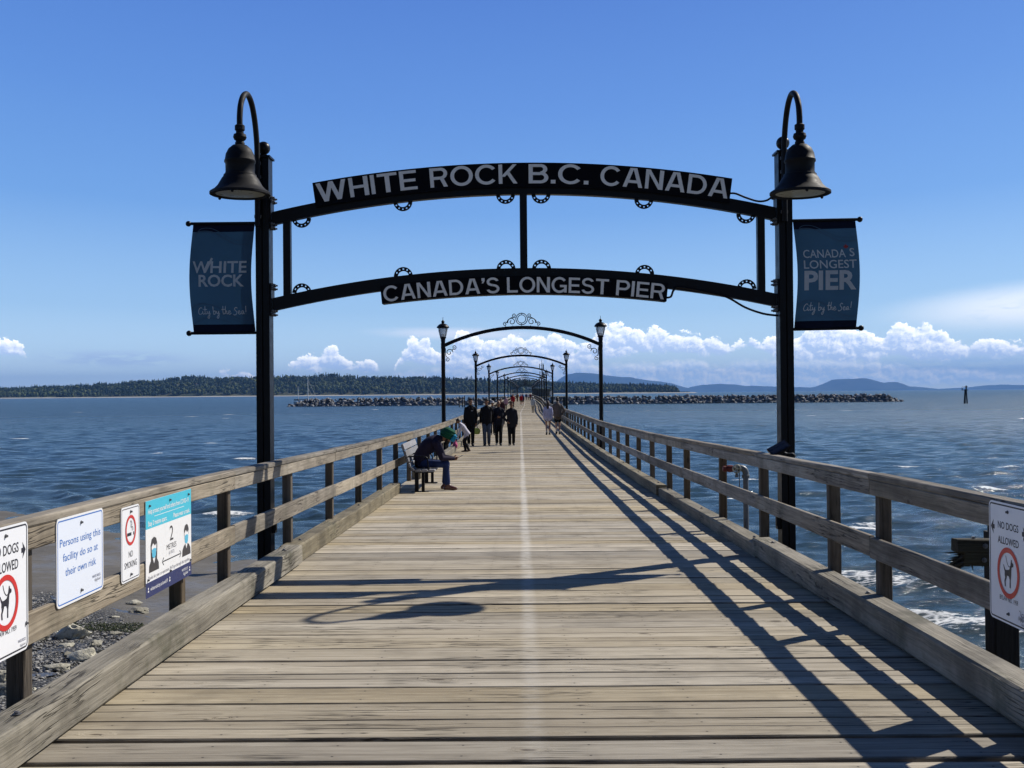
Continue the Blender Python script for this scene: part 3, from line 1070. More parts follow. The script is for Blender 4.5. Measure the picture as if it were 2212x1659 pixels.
# the trestle that carries it: long stringers, cross caps and piles
mb = MB()
for x in (-2.35, -1.2, 0.05, 1.3, 2.5):
    pts = [(x + xc(y), y, zd(y) - 0.06 - 0.15) for y in list(range(-1, 150, 5)) + list(range(150, 487, 8))]
    mb.timber(pts, 0.12, 0.29, 0.005, rnd=rnd)
stringers = mb.build('pier_stringers', M['pile'])
tag(stringers, kind='structure')
mb = MB()
for j, y in enumerate([3.2 + 8.05 * k for k in range(60)]):
    zz = zd(y)
    mb.timber([(-2.75 + xc(y), y, zz - 0.51), (2.95 + xc(y), y, zz - 0.51)], 0.28, 0.30, 0.01)
    for x in (-2.4, 0.1, 2.6):
        mb.tube([(x + xc(y) + rnd.uniform(-.05, .05), y, zz - 0.66), (x + xc(y), y, WATER_Z - 2.5)], [0.15, 0.17], 9)
piles = mb.build('pier_piles', M['pile'])
tag(piles, kind='structure')

# ------------------------------------------------------------------ kerbs
def timber_run(mb, x, y0, y1, zoff, w, h, ch, step=2.0, mi=0, jit=0.002, side=0):
    n = max(2, int((y1 - y0) / step) + 1)
    ys = [y0 + (y1 - y0) * k / (n - 1) for k in range(n)]
    mb.timber([(x + xc(y), y, zd(y) + zoff) for y in ys], w, h, ch, mi, rnd.random(), jit, rnd)


def kerb(name, label, x, cuts):
    t_ = thing(name, label, 'kerb', loc=(x, cuts[0][0], zd(cuts[0][0])))
    for a, b, dx, dz in cuts:
        mb = MB()
        timber_run(mb, dx, a + 0.006, b - 0.006, 0.115 + dz, 0.20, 0.195, 0.016, 1.0 if a < 60 else 5.0, jit=0.004 if a < 60 else 0.0)
        o = mb.build('kerb_timber', M['kerb'])
        if a < 36:
            for yb_ in (a + 0.55, (a + b) / 2, b - 0.5):
                bb = MB()
                bb.lathe([(0.021, 0), (0.021, 0.004), (0.014, 0.005), (0.013, 0.013), (0.008, 0.016)], (dx + 0.01, yb_, zd(yb_) + 0.213 + dz), 10)
                bb.build('bolt', M['bolt'], o, True)
        o.location = (x, 0, 0)
        o.parent = t_
        o.matrix_parent_inverse = t_.matrix_world.inverted()
    return t_


cutsL = [(-1.2, 8.05, 0.0, 0.0), (8.05, 14.95, -0.045, -0.018), (17.6, 20.9, 0.0, 0.0), (20.9, 27.0, 0.03, 0.0)]
cutsR = [(-1.2, 3.25, 0, 0), (3.25, 8.25, 0.01, 0.005), (8.25, 14.0, 0.04, -0.055), (14.0, 19.6, 0.0, 0.0)]
cutsL = [(q[0] * KY if q[0] > 0 else q[0], q[1] * KY, q[2], q[3]) for q in cutsL]
cutsR = [(q[0] * KY if q[0] > 0 else q[0], q[1] * KY, q[2], q[3]) for q in cutsR]
yy = 27.0 * KY
while yy < PIER_END - 1:
    cutsL.append((yy, min(yy + 8.2, PIER_END), rnd.uniform(-0.01, 0.02), rnd.uniform(-0.006, 0.006)))
    yy += 8.2
yy = 19.6 * KY
while yy < PIER_END - 1:
    cutsR.append((yy, min(yy + 8.2, PIER_END), rnd.uniform(-0.02, 0.01), rnd.uniform(-0.006, 0.006)))
    yy += 8.2
kerb('timber_kerb', 'heavy weathered timber kerb along the left edge of the boardwalk, sunlit and broken by the bench', LX - 0.10, cutsL)
kerb('timber_kerb', 'heavy weathered timber kerb along the right edge of the boardwalk, in its own shade', RX + 0.10, cutsR)

# ------------------------------------------------------------------ railings
def railing(name, label, x, s, posts, joints):
    """x: inner face of the rails; s: +1 right side, -1 left side"""
    t_ = thing(name, label, 'railing', loc=(x, posts[0], zd(posts[0])))
    inv = t_.matrix_world.inverted()

    def put(mb, nm, mat, kind=None):
        o = mb.build(nm, M[mat], t_)
        o.matrix_parent_inverse = inv
        if kind:
            o['kind'] = kind
        return o
    far = MB()
    for k, y in enumerate(posts):
        mb = MB() if k < 99 else far
        lean = rnd.uniform(-0.006, 0.006)
        px = x + xc(y) + s * (0.040 + 0.048)
        mb.timber([(px, y, zd(y) - 0.62), (px + lean * 0.4, y + lean, zd(y) + 0.45), (px + lean, y + lean * 0.6, zd(y) + 1.050)],
                  0.095, 0.095, 0.007, 0, rnd.random(), 0.0015, rnd, up=Vector((0, 1, 0)))
        if k < 99:
            put(mb, 'post', 'post_wood')
    put(far, 'far_posts', 'post_wood', 'stuff')
    farm = MB()
    for k in range(len(joints) - 1):
        a, b = joints[k] + 0.003, joints[k + 1] - 0.003
        near = k < 99
        st = 0.9 if a < 66 else 4.0
        j = 0.0025 if a < 66 else 0
        dz, dx = rnd.uniform(-0.006, 0.006), rnd.uniform(-0.004, 0.004)
        mb = MB() if near else farm
        # wide cap plank lying on the posts
        timber_run(mb, x + s * (0.053 + dx) - s * 0.006, a, b, 1.084 + dz, 0.106, 0.048, 0.009, st, jit=j)
        if near:
            put(mb, 'cap_rail', 'rail')
        mb = MB() if near else farm
        timber_run(mb, x + s * (0.020 + dx * 0.5), a, b, 1.002 + dz, 0.040, 0.112, 0.006, st, jit=j * 0.6)
        if near:
            put(mb, 'top_rail', 'rail')
        mb = MB() if near else farm
        timber_run(mb, x + s * 0.020, a + rnd.uniform(-.02, .02) * 0, b, 0.566 + rnd.uniform(-0.008, 0.008), 0.040, 0.156, 0.006, st, jit=j * 0.6)
        if near:
            put(mb, 'mid_rail', 'rail')
    if farm.v:
        put(farm, 'far_rails', 'rail', 'stuff')
    return t_


def post_run(first, step, end):
    out = list(first)
    while out[-1] + step < end:
        out.append(out[-1] + step)
    return out


postsL = post_run(ky([-0.1, 1.9, 3.84, 5.62, 6.50, 8.30, 10.1, 11.92, 13.7, 15.5]), 2.677, PIER_END)
postsR = post_run(ky([-0.1, 1.9, 3.87, 5.72, 6.62, 8.52, 10.25, 12.45, 13.9, 15.7, 17.5]), 2.677, PIER_END)
jL = post_run(ky([-1.0, 2.3, 6.53, 10.1]), 5.355, PIER_END)
jR = post_run(ky([-1.0, 2.4, 5.76, 8.55, 12.45]), 5.355, PIER_END)
railing('railing', 'sunlit timber railing down the left side of the pier, carrying four notice boards', LRAIL, -1, postsL, jL)
railing('railing', 'shaded timber railing down the right side of the pier with the standpipe behind it', RRAIL, 1, postsR, jR)
# ------------------------------------------------------------------ sea, shore and far land
rs = np.random.RandomState(11)


def shore_s(x, y):
    """metres inland from the water's edge"""
    return (21.0 - 0.68 * x - y / KY) / 1.21


def build_water():
    ys = [1.5]
    while ys[-1] < 600:
        y = ys[-1]
        ys.append(y + max(0.11, 0.0040 * y))
    while ys[-1] < 70000:
        ys.append(ys[-1] * 1.08)
    ys = np.array(ys)
    nc = 431
    u = np.linspace(-1, 1, nc)
    half = 16 + 0.62 * ys
    X = u[None, :] * half[:, None]
    Y = np.repeat(ys[:, None], nc, 1)
    step = np.maximum(half * 2 / nc, np.gradient(ys))[:, None] * np.ones_like(X)
    Z = np.zeros_like(X)
    DX = np.zeros_like(X)
    DY = np.zeros_like(X)
    near = Y < 1000
    s = shore_s(X, Y)
    depthf = np.clip(-s / 10.0, 0.0, 1.0)
    for i in range(80):
        lam = 0.45 * (4.2 / 0.45) ** rs.rand()
        th = rs.normal(0.15, 0.42)
        kx, ky = math.sin(th), -math.cos(th)
        k = 2 * math.pi / lam
        amp = 0.0088 * lam ** 0.75 * (0.6 + 0.8 * rs.rand())
        ph = rs.rand() * 6.283
        fade = np.clip(lam / (2.6 * step) - 0.6, 0, 1)
        env = 0.65 + 0.35 * np.sin(X * kx * k * 0.13 + Y * ky * k * 0.11 + ph * 3 + Y * 0.02)
        arg = k * (kx * X + ky * Y) + ph
        a = amp * fade * env * near * (0.35 + 0.65 * depthf)
        Z += a * np.cos(arg)
        DX -= a * 0.8 * kx * np.sin(arg)
        DY -= a * 0.8 * ky * np.sin(arg)
    # rows of small breakers rolling up to the beach
    foam = np.zeros_like(X)
    wob = 0.9 * np.sin(X * 0.31 + 0.6) + 0.5 * np.sin(X * 0.83 + 2.0) + 0.3 * np.sin(X * 1.9 + 0.4)
    for dist, hgt, wid, fo in ((1.2, 0.10, 0.40, 0.95), (4.0, 0.24, 0.55, 1.05), (7.3, 0.30, 0.65, 1.05), (13.5, 0.2, 1.2, 0.12), (19.5, 0.2, 1.4, 0.1)):
        q = (-s - dist + wob * (0.4 + dist * 0.05))
        seg = 0.5 + 0.5 * np.sin(X * 0.23 + dist * 1.7 + 0.5 * np.sin(X * 0.11 + dist))
        prof = np.exp(-(q / wid) ** 2) * (0.45 + 0.55 * seg)
        front = np.exp(-((q + 0.35 * wid) / (wid * 0.75)) ** 2)
        Z += hgt * prof * np.clip((-s) / 1.5, 0, 1)
        foam += fo * front * (0.30 + 0.7 * seg) * np.clip((X + 9) / 14.0, 0.22, 1)
    foam += 0.40 * np.exp(-((-s - 2.4) / 1.7) ** 2) * np.clip((X + 9) / 14.0, 0.1, 1) + 0.34 * np.exp(-np.clip(-s, 0, 9) / 0.5) * (s < 0.4)
    # scattered whitecaps, on the steeper crests only
    cap = np.clip((Z - 0.235) / 0.08, 0, 1) * (Y > 32) * (Y < 480)
    sel = (np.sin(X * 0.093 + 1.3 * np.sin(Y * 0.05)) + np.sin(Y * 0.117 + 0.7 * np.sin(X * 0.06)) > 0.85)
    foam += cap * sel * 1.1
    wr = random.Random(21)
    for i in range(44):
        cy = 40 * (480 / 40.0) ** wr.random()
        cx = wr.uniform(-0.49, 0.49) * cy
        if abs(cx) < 4 or -shore_s(cx, cy) < 10:
            continue
        wx, wy = wr.uniform(0.35, 0.9) * (1 + cy * 0.006), wr.uniform(0.18, 0.34) * (1 + cy * 0.008)
        g = np.exp(-((X - cx) / wx) ** 2 - ((Y - cy + 0.25 * (X - cx) * wr.uniform(-1, 1)) / wy) ** 2)
        foam += g * wr.uniform(0.9, 1.9)
        Z += 0.10 * g
    for cx, cy, wx in ((21.0, 46.5, 1.7), (23.5, 45.0, 1.0), (27.2, 44.6, 1.1), (29.0, 58.0, 1.2), (36.0, 57.0, 0.8), (25.0, 33.5, 1.6), (-14.5, 37.5, 1.3), (-22.0, 36.0, 0.8), (-8.0, 33.0, 0.8)):
        cy *= KY
        g = np.exp(-((X - cx) / wx) ** 2 - ((Y - cy) / 0.5) ** 2)
        foam += 1.5 * g
        Z += 0.16 * g
    Z = np.where(s > -0.3, np.minimum(Z, 0.02), Z)
    shallow = np.clip(np.exp(-np.clip(-s, 0, 400) / 7.0), 0, 1) * 0.85
    crest = np.clip(Z / 0.25, 0, 1) * np.exp(-np.clip(-s, 0, 400) / 45.0) * 0.55
    right = np.clip((X + 5) / 25.0, 0.25, 1)
    shallow = np.clip(shallow + crest * right + 0.20 * np.exp(-np.clip(-s, 0, 400) / 60.0) * right, 0, 1)
    V = np.stack([X + DX, Y + DY, WATER_Z + Z], -1).reshape(-1, 3)
    o = np_mesh('sea', V, grid_faces(len(ys), nc), M['water'], True, {'shallow': shallow.ravel(), 'foam': foam.ravel()})
    tag(o, 'blue choppy sea with small breakers', kind='structure')


build_water()


def beach_z(x, y):
    s = shore_s(x, y)
    z = WATER_Z + np.where(s < 0, s * 0.09, np.where(s < 7.5, s * 0.032, 0.24 + (s - 7.5) * 0.095))
    return np.minimum(z, -1.9)


xs = np.linspace(-70, 40, 240)
ys = np.linspace(-8, 110, 240)
X, Y = np.meshgrid(xs, ys)
Z = beach_z(X, Y)
for i in range(14):
    lam = 0.8 * 6 ** rs.rand()
    th = rs.rand() * 6.28
    Z += 0.006 * lam ** 0.6 * np.sin((X * math.cos(th) + Y * math.sin(th)) * 6.28 / lam + rs.rand() * 6)
o = np_mesh('beach', np.stack([X, Y, Z], -1).reshape(-1, 3), grid_faces(240, 240), M['sand'], True, {'shingle': np.clip((shore_s(X, Y) - 6.7 + 0.5 * np.sin(X * 0.9) + 0.3 * np.sin(X * 2.3)) / 0.9, 0, 1).ravel()})
tag(o, 'wet grey sand beach below the pier', kind='structure')

# shallow pools left on the sand
m, t, out = material('tide_pool_water')
tcn = t.new('ShaderNodeTexCoord').outputs['Object']
principled(t, out, (0.085, 0.080, 0.070), 0.32, spec=0.22, normal=bump(t, t.noise(tcn, 7, 3), 0.15, 0.02))
M['pool'] = m
def pool(cx, cy, rx, ry, ang, seed):
    n = 40
    vs = [Vector((0, 0, 0))]
    for k in range(n):
        a = 2 * math.pi * k / n
        r = 1 + 0.35 * mnoise.noise((math.cos(a) * 1.7, math.sin(a) * 1.7, seed)) + 0.15 * mnoise.noise((math.cos(a) * 5, math.sin(a) * 5, seed))
        px, py = rx * r * math.cos(a), ry * r * math.sin(a)
        vs.append(Vector((px * math.cos(ang) - py * math.sin(ang), px * math.sin(ang) + py * math.cos(ang), 0)))
    mb = MB()
    mb.add(vs, [(0, k + 1, (k + 1) % n + 1) for k in range(n)])
    o = mb.build('water', M['pool'])
    cy *= KY
    o.location = (cx, cy, float(beach_z(np.array(cx), np.array(cy))) + 0.022)
    tag(o, kind='structure')
ANG = math.atan(-0.68 * KY)
pool(-9.3, 19.2, 2.0, 0.13, ANG, 1.0)
pool(-12.2, 20.8, 1.3, 0.16, ANG, 2.0)
pool(-9.1, 14.55, 0.30, 0.16, 0.3, 6.0)

# shingle: thousands of pebbles, nobody could count them
def rock_mesh(seed, sub, rough, flat=0.7):
    bm = bmesh.new()
    bmesh.ops.create_icosphere(bm, subdivisions=sub, radius=1.0)
    off = Vector((seed * 13.7, seed * 7.1, seed * 3.3))
    for v in bm.verts:
        p = v.co.copy()
        d = 1 + rough * mnoise.noise(p * 1.1 + off) + rough * 0.5 * mnoise.noise(p * 2.4 + off) + (rough * 0.22 * mnoise.noise(p * 6.0 + off) if sub > 2 else 0)
        # chop facets so that it reads as broken stone
        v.co = p * d
    for q in range(9):
        rr = random.Random(seed * 31 + q)
        nrm = Vector((rr.uniform(-1, 1), rr.uniform(-1, 1), rr.uniform(-1, 1))).normalized()
        lim = rr.uniform(0.52, 0.82)
        for v in bm.verts:
            dd = v.co.dot(nrm)
            if dd > lim:
                v.co -= nrm * (dd - lim) * 0.85
    for v in bm.verts:
        v.co.z *= flat
    vs = [v.co.copy() for v in bm.verts]
    fs = [tuple(v.index for v in f.verts) for f in bm.faces]
    bm.free()
    return vs, fs


pr = random.Random(5)
protos = [rock_mesh(i + 1, 1, 0.35, 0.62) for i in range(5)]
mb = MB()
cnt = 0
while cnt < 18000:
    x, y = pr.uniform(-15.5, -3.4), pr.uniform(12.4, 32)
    s = shore_s(x, y)
    if s < 6.4 + pr.random() * 1.2 or s > 15.5:
        continue
    if pr.random() > min(1, (s - 6.0) / 1.8):
        continue
    r = 0.018 + 0.045 * pr.random() ** 2.4
    vs, fs = protos[pr.randrange(5)]
    rot = Matrix.Rotation(pr.uniform(0, 6.28), 3, 'Z') @ Matrix.Rotation(pr.uniform(-.5, .5), 3, 'X')
    c = Vector((x, y, float(beach_z(np.array(x), np.array(y))) + r * 0.25))
    sx = pr.uniform(0.8, 1.3)
    mb.add([rot @ Vector((p.x * r * sx, p.y * r, p.z * r)) + c for p in vs], fs, 0, pr.random())
    cnt += 1
peb = mb.build('pebbles', M['pebble'], smooth=True, angle=50)
tag(peb, 'grey and white beach shingle below the left railing', 'pebbles', kind='stuff')

# weed
m, t, out = material('sea_weed')
tcn = t.new('ShaderNodeTexCoord').outputs['Object']
principled(t, out, t.mix(t.noise(tcn, 6, 4), (0.018, 0.028, 0.010), (0.075, 0.090, 0.030)), 0.5, spec=0.4)
M['weed'] = m
mb = MB()
for i in range(420):
    a, r = pr.uniform(0, 6.28), pr.random() ** 0.6
    x, y = -9.6 + 1.3 * r * math.cos(a) + 0.5 * math.sin(i), 26.8 + 0.65 * r * math.sin(a)
    z = float(beach_z(np.array(x), np.array(y))) + 0.045
    d = pr.uniform(0, 6.28)
    L = pr.uniform(0.05, 0.16)
    p0 = Vector((x, y, z))
    pts = [p0 + Vector((math.cos(d + k * 0.4) * L * k / 3, math.sin(d + k * 0.4) * L * k / 3, 0.02 * math.sin(k * 2))) for k in range(4)]
    mb.tube(pts, [0.006, 0.010, 0.008, 0.003], 4)
o = mb.build('seaweed', M['weed'], smooth=True)
tag(o, 'green weed lying on the shingle', 'seaweed', kind='stuff')

# boulders on the shingle: (column, row) were read off once, these are the places on the ground
def boulder(x, y, r, seed, label, rz=0.0, flat=0.62, group='pale boulders on the shingle', sx=1.2):
    vs, fs = rock_mesh(seed, 4, 0.52, flat)
    mb = MB()
    mb.add([Vector((p.x * r * sx, p.y * r, p.z * r)) for p in vs], fs)
    o = mb.build('boulder', M['boulder'], smooth=True, angle=38)
    o.location = (x, y, float(beach_z(np.array(x), np.array(y))) + r * flat * 0.35)
    o.rotation_euler = (0.1 * (seed % 3 - 1), 0.12 * (seed % 2), rz)
    return tag(o, label, 'boulder', group)


BOULDERS = [
    (-10.2, 17.4, 0.34, 21, 'biggest pale craggy boulder under the left rail, a dark hollow at its side', 0.6, 0.85, 1.25),
    (-10.75, 17.1, 0.19, 22, 'small rounded boulder in front of the biggest craggy boulder', 1.0, 0.8, 1.2),
    (-9.0, 15.7, 0.25, 23, 'wedge-shaped pale boulder in the middle of the shingle with a dark shaded side', 0.2, 0.7, 1.4),
    (-9.42, 15.9, 0.11, 24, 'little bright block touching the wedge-shaped boulder', 0.9, 0.9, 1.0),
    (-9.1, 15.0, 0.19, 25, 'low tan slab of rock nearest the kerb', 0.5, 0.55, 1.4),
    (-9.85, 16.6, 0.16, 26, 'flat stone between the craggy boulder and the wedge-shaped one', 2.1, 0.5, 1.3),
    (-9.6, 14.2, 0.26, 27, 'grey boulder just left of the near dark rail post, upper one', 1.3, 0.7, 1.2),
    (-9.1, 13.4, 0.24, 28, 'grey boulder just left of the near dark rail post, lower one', 0.3, 0.7, 1.2),
    (-11.6, 17.6, 0.26, 29, 'pale rock behind the no dogs notice', 0.7, 0.7, 1.2),
    (-9.9, 19.9, 0.19, 31, 'white stone lying on the wet sand with a dark shadow beneath', 0.0, 0.5, 1.6),
    (-10.5, 20.8, 0.15, 32, 'pale stone on the wet sand beside the white stone', 0.3, 0.45, 1.6),
    (-10.2, 19.3, 0.10, 33, 'single dark cobble at the edge of the shingle', 0.5, 0.6, 1.4),
]
for k in range(22):          # broken pale rocks lying about on the shingle
    x, y = pr.uniform(-12.2, -7.6), pr.uniform(13.0, 18.4)
    if shore_s(x, y * KY) < 7.4:
        continue
    boulder(x, y * KY, pr.uniform(0.07, 0.15), 100 + k, 'small broken pale rock lying on the dark shingle', pr.uniform(0, 6), pr.uniform(0.6, 0.9), group='small broken rocks on the shingle')
for x, y, r, sd, lab, rz, fl, sx in BOULDERS:
    boulder(x, y * KY, r, sd, lab, rz, fl, sx=sx)

# ------------------------------------------------------------------ breakwater
BW_Y = 388.0 * KY
br = random.Random(3)
rp = []
for i in range(6):
    vs, fs = rock_mesh(60 + i, 2, 0.45, 0.8)
    mb = MB()
    mb.add(vs, fs)
    me_o = mb.build('breakwater_rock', M['riprap'])
    rp.append(me_o.data)
    bpy.data.objects.remove(me_o)
BX0, BX1 = -116.0, 192.0
def bw_height(x):
    return 3.6 * min(1, (x - BX0) / 14 + 0.25, (BX1 - x) / 10 + 0.15)
mb = MB()
n = 120
rings = []
for k in range(n):
    x = BX0 + 1 + (BX1 - BX0 - 2) * k / (n - 1)
    h = bw_height(x) * 0.62
    rings.append([(x, BW_Y - 5.5, WATER_Z - 1), (x, BW_Y - 1.5, WATER_Z + h), (x, BW_Y + 1.5, WATER_Z + h), (x, BW_Y + 6, WATER_Z - 1)])
mb.loft(rings)
o = mb.build('breakwater_core', M['riprap'])
tag(o, 'dark rubble core of the long breakwater', 'breakwater', kind='stuff')
placed = 0
cols = 100
fill = MB()
for row in range(4):
    nrow = 150
    for k in range(nrow):
        x = BX0 + (BX1 - BX0) * (k + br.uniform(-0.4, 0.9)) / nrow
        h = bw_height(min(max(x, BX0 + .5), BX1 - .5))
        f = (0.06, 0.36, 0.66, 0.93)[row] + br.uniform(-0.08, 0.08)
        r = br.uniform(0.7, 1.4) * (0.62 + 0.38 * min(1, h / 3.4))
        z = WATER_Z + h * f
        y = BW_Y - 4.6 + 4.2 * f + br.uniform(-0.4, 0.4)
        if row >= 1 and placed < 299 and br.random() < 0.66:
            o = bpy.data.objects.new('breakwater_rock', rp[br.randrange(6)])
            COL.objects.link(o)
            o.location = (x, y, z)
            o.scale = (r * br.uniform(0.8, 1.4), r, r * br.uniform(0.7, 1.1))
            o.rotation_euler = (br.uniform(-.6, .6), br.uniform(-.6, .6), br.uniform(0, 6.28))
            left = x < 3
            tag(o, 'jagged grey rock in the breakwater left of the pier' if left else 'jagged grey rock in the breakwater right of the pier',
                'rock', 'rocks of the breakwater left of the pier' if left else 'rocks of the breakwater right of the pier')
            placed += 1
        else:
            vs = rp[br.randrange(6)]
            rot = Matrix.Rotation(br.uniform(0, 6.28), 3, 'Z') @ Matrix.Rotation(br.uniform(-.6, .6), 3, 'X')
            sx = br.uniform(0.8, 1.4)
            fill.add([rot @ Vector((v.co.x * r * sx, v.co.y * r, v.co.z * r * 0.9)) + Vector((x, y, z)) for v in vs.vertices], [tuple(p.vertices) for p in vs.polygons], 0, br.random())
for k in range(260):   # the crest and the far side
    x = br.uniform(BX0 + 2, BX1 - 2)
    h = bw_height(x)
    r = br.uniform(0.8, 1.5)
    vs = rp[br.randrange(6)]
    rot = Matrix.Rotation(br.uniform(0, 6.28), 3, 'Z') @ Matrix.Rotation(br.uniform(-.6, .6), 3, 'X')
    fill.add([rot @ (v.co * r) + Vector((x, BW_Y + br.uniform(0, 3), WATER_Z + h * br.uniform(0.5, 0.95))) for v in vs.vertices], [tuple(p.vertices) for p in vs.polygons], 0, br.random())
o = fill.build('breakwater_rubble', M['riprap'])
tag(o, 'small and half hidden rocks filling the breakwater', 'breakwater', kind='stuff')

# ------------------------------------------------------------------ far headland with its forest
HD = 4200.0 * KY
RIDGE = [(-700, 842), (-300, 840), (0, 837), (60, 836), (150, 831), (250, 826), (350, 818), (420, 813), (500, 811), (600, 812), (700, 809), (800, 810), (900, 813), (950, 815),
         (1010, 816), (1060, 819), (1110, 817), (1160, 821), (1200, 825), (1260, 827), (1330, 829), (1400, 830), (1440, 832), (1462, 836), (1471, 846)]
rxs = [(x - 1123) / FPX * HD for x, y in RIDGE]
rzs = [max(0.0, (849.6 - 0.0083 * (x - 1106) - y) / FPX * HD + CAM_Z - WATER_Z - 4) for x, y in RIDGE]


def ridge_h(x):
    return np.interp(x, rxs, rzs)


def head_z(x, y):
    h = np.maximum(ridge_h(x * HD / y) - 13.0, 1.0)
    u = np.clip((y - HD * 0.93) / (HD * 0.15), 0, 1)
    prof = u ** 0.65
    bumps = 1 + 0.22 * np.sin(x * 0.011 + y * 0.004) * np.sin(y * 0.017 + x * 0.003)
    return WATER_Z + 1.0 + h * prof * np.where(u < 0.95, bumps, 1.0)


xs = np.linspace(rxs[0], rxs[-1] + 8, 260)
ys = np.linspace(HD * 0.925, HD * 1.13, 40)
X, Y = np.meshgrid(xs, ys)
Z = head_z(X, Y)
Z[0] = WATER_Z - 2
o = np_mesh('hills', np.stack([X, Y, Z], -1).reshape(-1, 3), grid_faces(40, 260), M['hill'])
tag(o, 'low wooded headland across the bay', kind='structure')

fr = np.random.RandomState(2)
NT_ = 14000
V, F, A = [], [], []


def tree_geo(kind, h, w):
    n = 6
    if kind == 0:      # conifer: three stacked skirts
        rings = [(0.12, 0.10), (1.0, 0.16), (0.55, 0.46), (0.72, 0.48), (0.34, 0.74), (0.42, 0.75), (0.03, 1.0)]
    else:              # round broadleaf
        rings = [(0.2, 0.04), (0.85, 0.22), (1.0, 0.5), (0.78, 0.8), (0.3, 0.98)]
    return [(r * w, z * h) for r, z in rings], n


for i in range(NT_):
    x = fr.uniform(rxs[0], rxs[-1] - 4)
    onridge = fr.rand() < 0.30
    y = HD * (fr.uniform(1.03, 1.08) if onridge else fr.uniform(0.934, 1.05))
    clump = math.sin(x * 0.006 + 1.1) * math.sin(x * 0.0017 + y * 0.01) + 0.8 * math.sin(y * 0.03 + x * 0.012)
    kind = 0 if (fr.rand() < (0.62 if onridge else 0.40 - 0.24 * clump)) else 1
    h = fr.uniform(18, 31) if kind == 0 else fr.uniform(13, 24)
    if kind == 0 and fr.rand() < 0.10:
        h *= 1.22
    w = h * fr.uniform(0.13, 0.20) if kind == 0 else h * fr.uniform(0.38, 0.6)
    hh = float(ridge_h(np.array(x * HD / y)))
    if hh < 30:
        h *= max(0.35, hh / 30)
        w *= max(0.35, hh / 30)
    z0 = float(head_z(np.array(x), np.array(y))) - 1
    rings, n = tree_geo(kind, h, w)
    base = len(V)
    jx = fr.uniform(0.75, 1.25, size=(len(rings), n))
    for q, (r, z) in enumerate(rings):
        for k in range(n):
            a = 6.283 * k / n + q * 0.5
            V.append((x + r * jx[q, k] * math.cos(a), y + r * jx[q, k] * math.sin(a), z0 + z))
    for q in range(len(rings) - 1):
        for k in range(n):
            F.append((base + q * n + k, base + q * n + (k + 1) % n, base + (q + 1) * n + (k + 1) % n, base + (q + 1) * n + k))
    tone = (fr.uniform(0.0, 0.38) if kind == 0 else np.clip(fr.normal(0.55 + 0.12 * clump, 0.2), 0.15, 1.0))
    A += [tone] * (len(rings) * n)
o = np_mesh('forest', np.array(V), F, M['forest'], False, {'tone': A})
tag(o, 'dark mixed forest covering the far headland', 'forest', kind='stuff')

# thin pale beach under the forest
mb = MB()
vs, fs = [], []
for k in range(100):
    x = rxs[0] + (rxs[-1] + 4 - rxs[0]) * k / 99
    w = 14 + 9 * math.sin(k * 0.7) + 5 * math.sin(k * 2.1)
    vs += [(x, HD * 0.915, WATER_Z + 0.3), (x, HD * 0.922, WATER_Z + 2.2 + 0.05 * w), (x, HD * 0.93, WATER_Z + 3.5 + 0.05 * w)]
for k in range(99):
    for q in range(2):
        fs.append((k * 3 + q, k * 3 + 3 + q, k * 3 + 4 + q, k * 3 + 1 + q))
mb.add(vs, fs)
o = mb.build('far_shore', M['far_sand'])
tag(o, 'thin pale shoreline below the far forest', kind='structure')

# a few houses along the far shore
def far_house(px, dz, w, label, y=HD * 0.928):
    x = (px - 1123) / FPX * y
    z = WATER_Z + 3.0 + dz
    t_ = thing('house', label, 'house', loc=(x, y, z), group='houses on the far shore')
    mb = MB()
    mb.box((0, 0, 4), (w, 10, 9))
    mb.build('wall', M['house_wall'], t_)
    mb = MB()
    mb.prism([(-w * 0.56, 8.5), (w * 0.56, 8.5), (w * 0.3, 13), (-w * 0.3, 13)], -6.2, 6.2, M=Matrix.Rotation(R(90), 4, 'X'))
    mb.build('roof', M['house_roof'], t_)
    mb = MB()
    for k in (-0.3, 0, 0.3):
        mb.box((w * k, -5.1, 4.5), (w * 0.13, 0.3, 2.4))
    mb.build('window', M['ink'], t_)
far_house(1040, 0, 14, 'pale house on the far shore, seen left of the second lamp arch post')
far_house(1053, 1, 18, 'wide pale house on the far shore, seen just right of the second lamp arch post')
far_house(1075, 0, 12, 'small house on the far shore behind the walkers')
far_house(893, 2, 22, 'long low house at the foot of the far wood, left of the pier')
far_house(380, 55, 26, 'house in a clearing near the ridge of the far wood', HD * 0.99)
far_house(420, 58, 20, 'smaller house in the clearing near the ridge', HD * 0.99)

# ------------------------------------------------------------------ blue mountains beyond the strait
MD = 31000.0 * KY
MOUNTS = [
    ('mountain', 'blue flat topped mountain rising behind the wooded point', [(1150, 846), (1190, 830), (1203, 824), (1225, 812), (1245, 806), (1262, 806), (1290, 809), (1330, 813), (1380, 819), (1420, 824), (1450, 829), (1480, 838), (1500, 846)], 1.0),
    ('mountain', 'low blue hills left of the right gateway post', [(1440, 846), (1480, 841), (1500, 836), (1525, 831), (1555, 829), (1585, 831), (1605, 834), (1625, 833), (1645, 835), (1680, 837), (1720, 839), (1760, 840), (1780, 843), (1800, 846)], 1.06),
    ('mountain', 'blue humped mountain with a little knob right of the gateway', [(1690, 846), (1715, 836), (1750, 838), (1775, 834), (1792, 827), (1808, 821), (1830, 818), (1855, 819), (1880, 823), (1905, 827), (1925, 826), (1937, 829), (1945, 834), (1970, 836), (1990, 838), (2020, 846)], 1.0),
    ('mountain', 'faint low blue shore at the far right', [(2010, 846), (2040, 840), (2075, 838), (2110, 835), (2150, 832), (2175, 831), (2212, 833), (2260, 832), (2320, 838), (2400, 846)], 1.12),
]
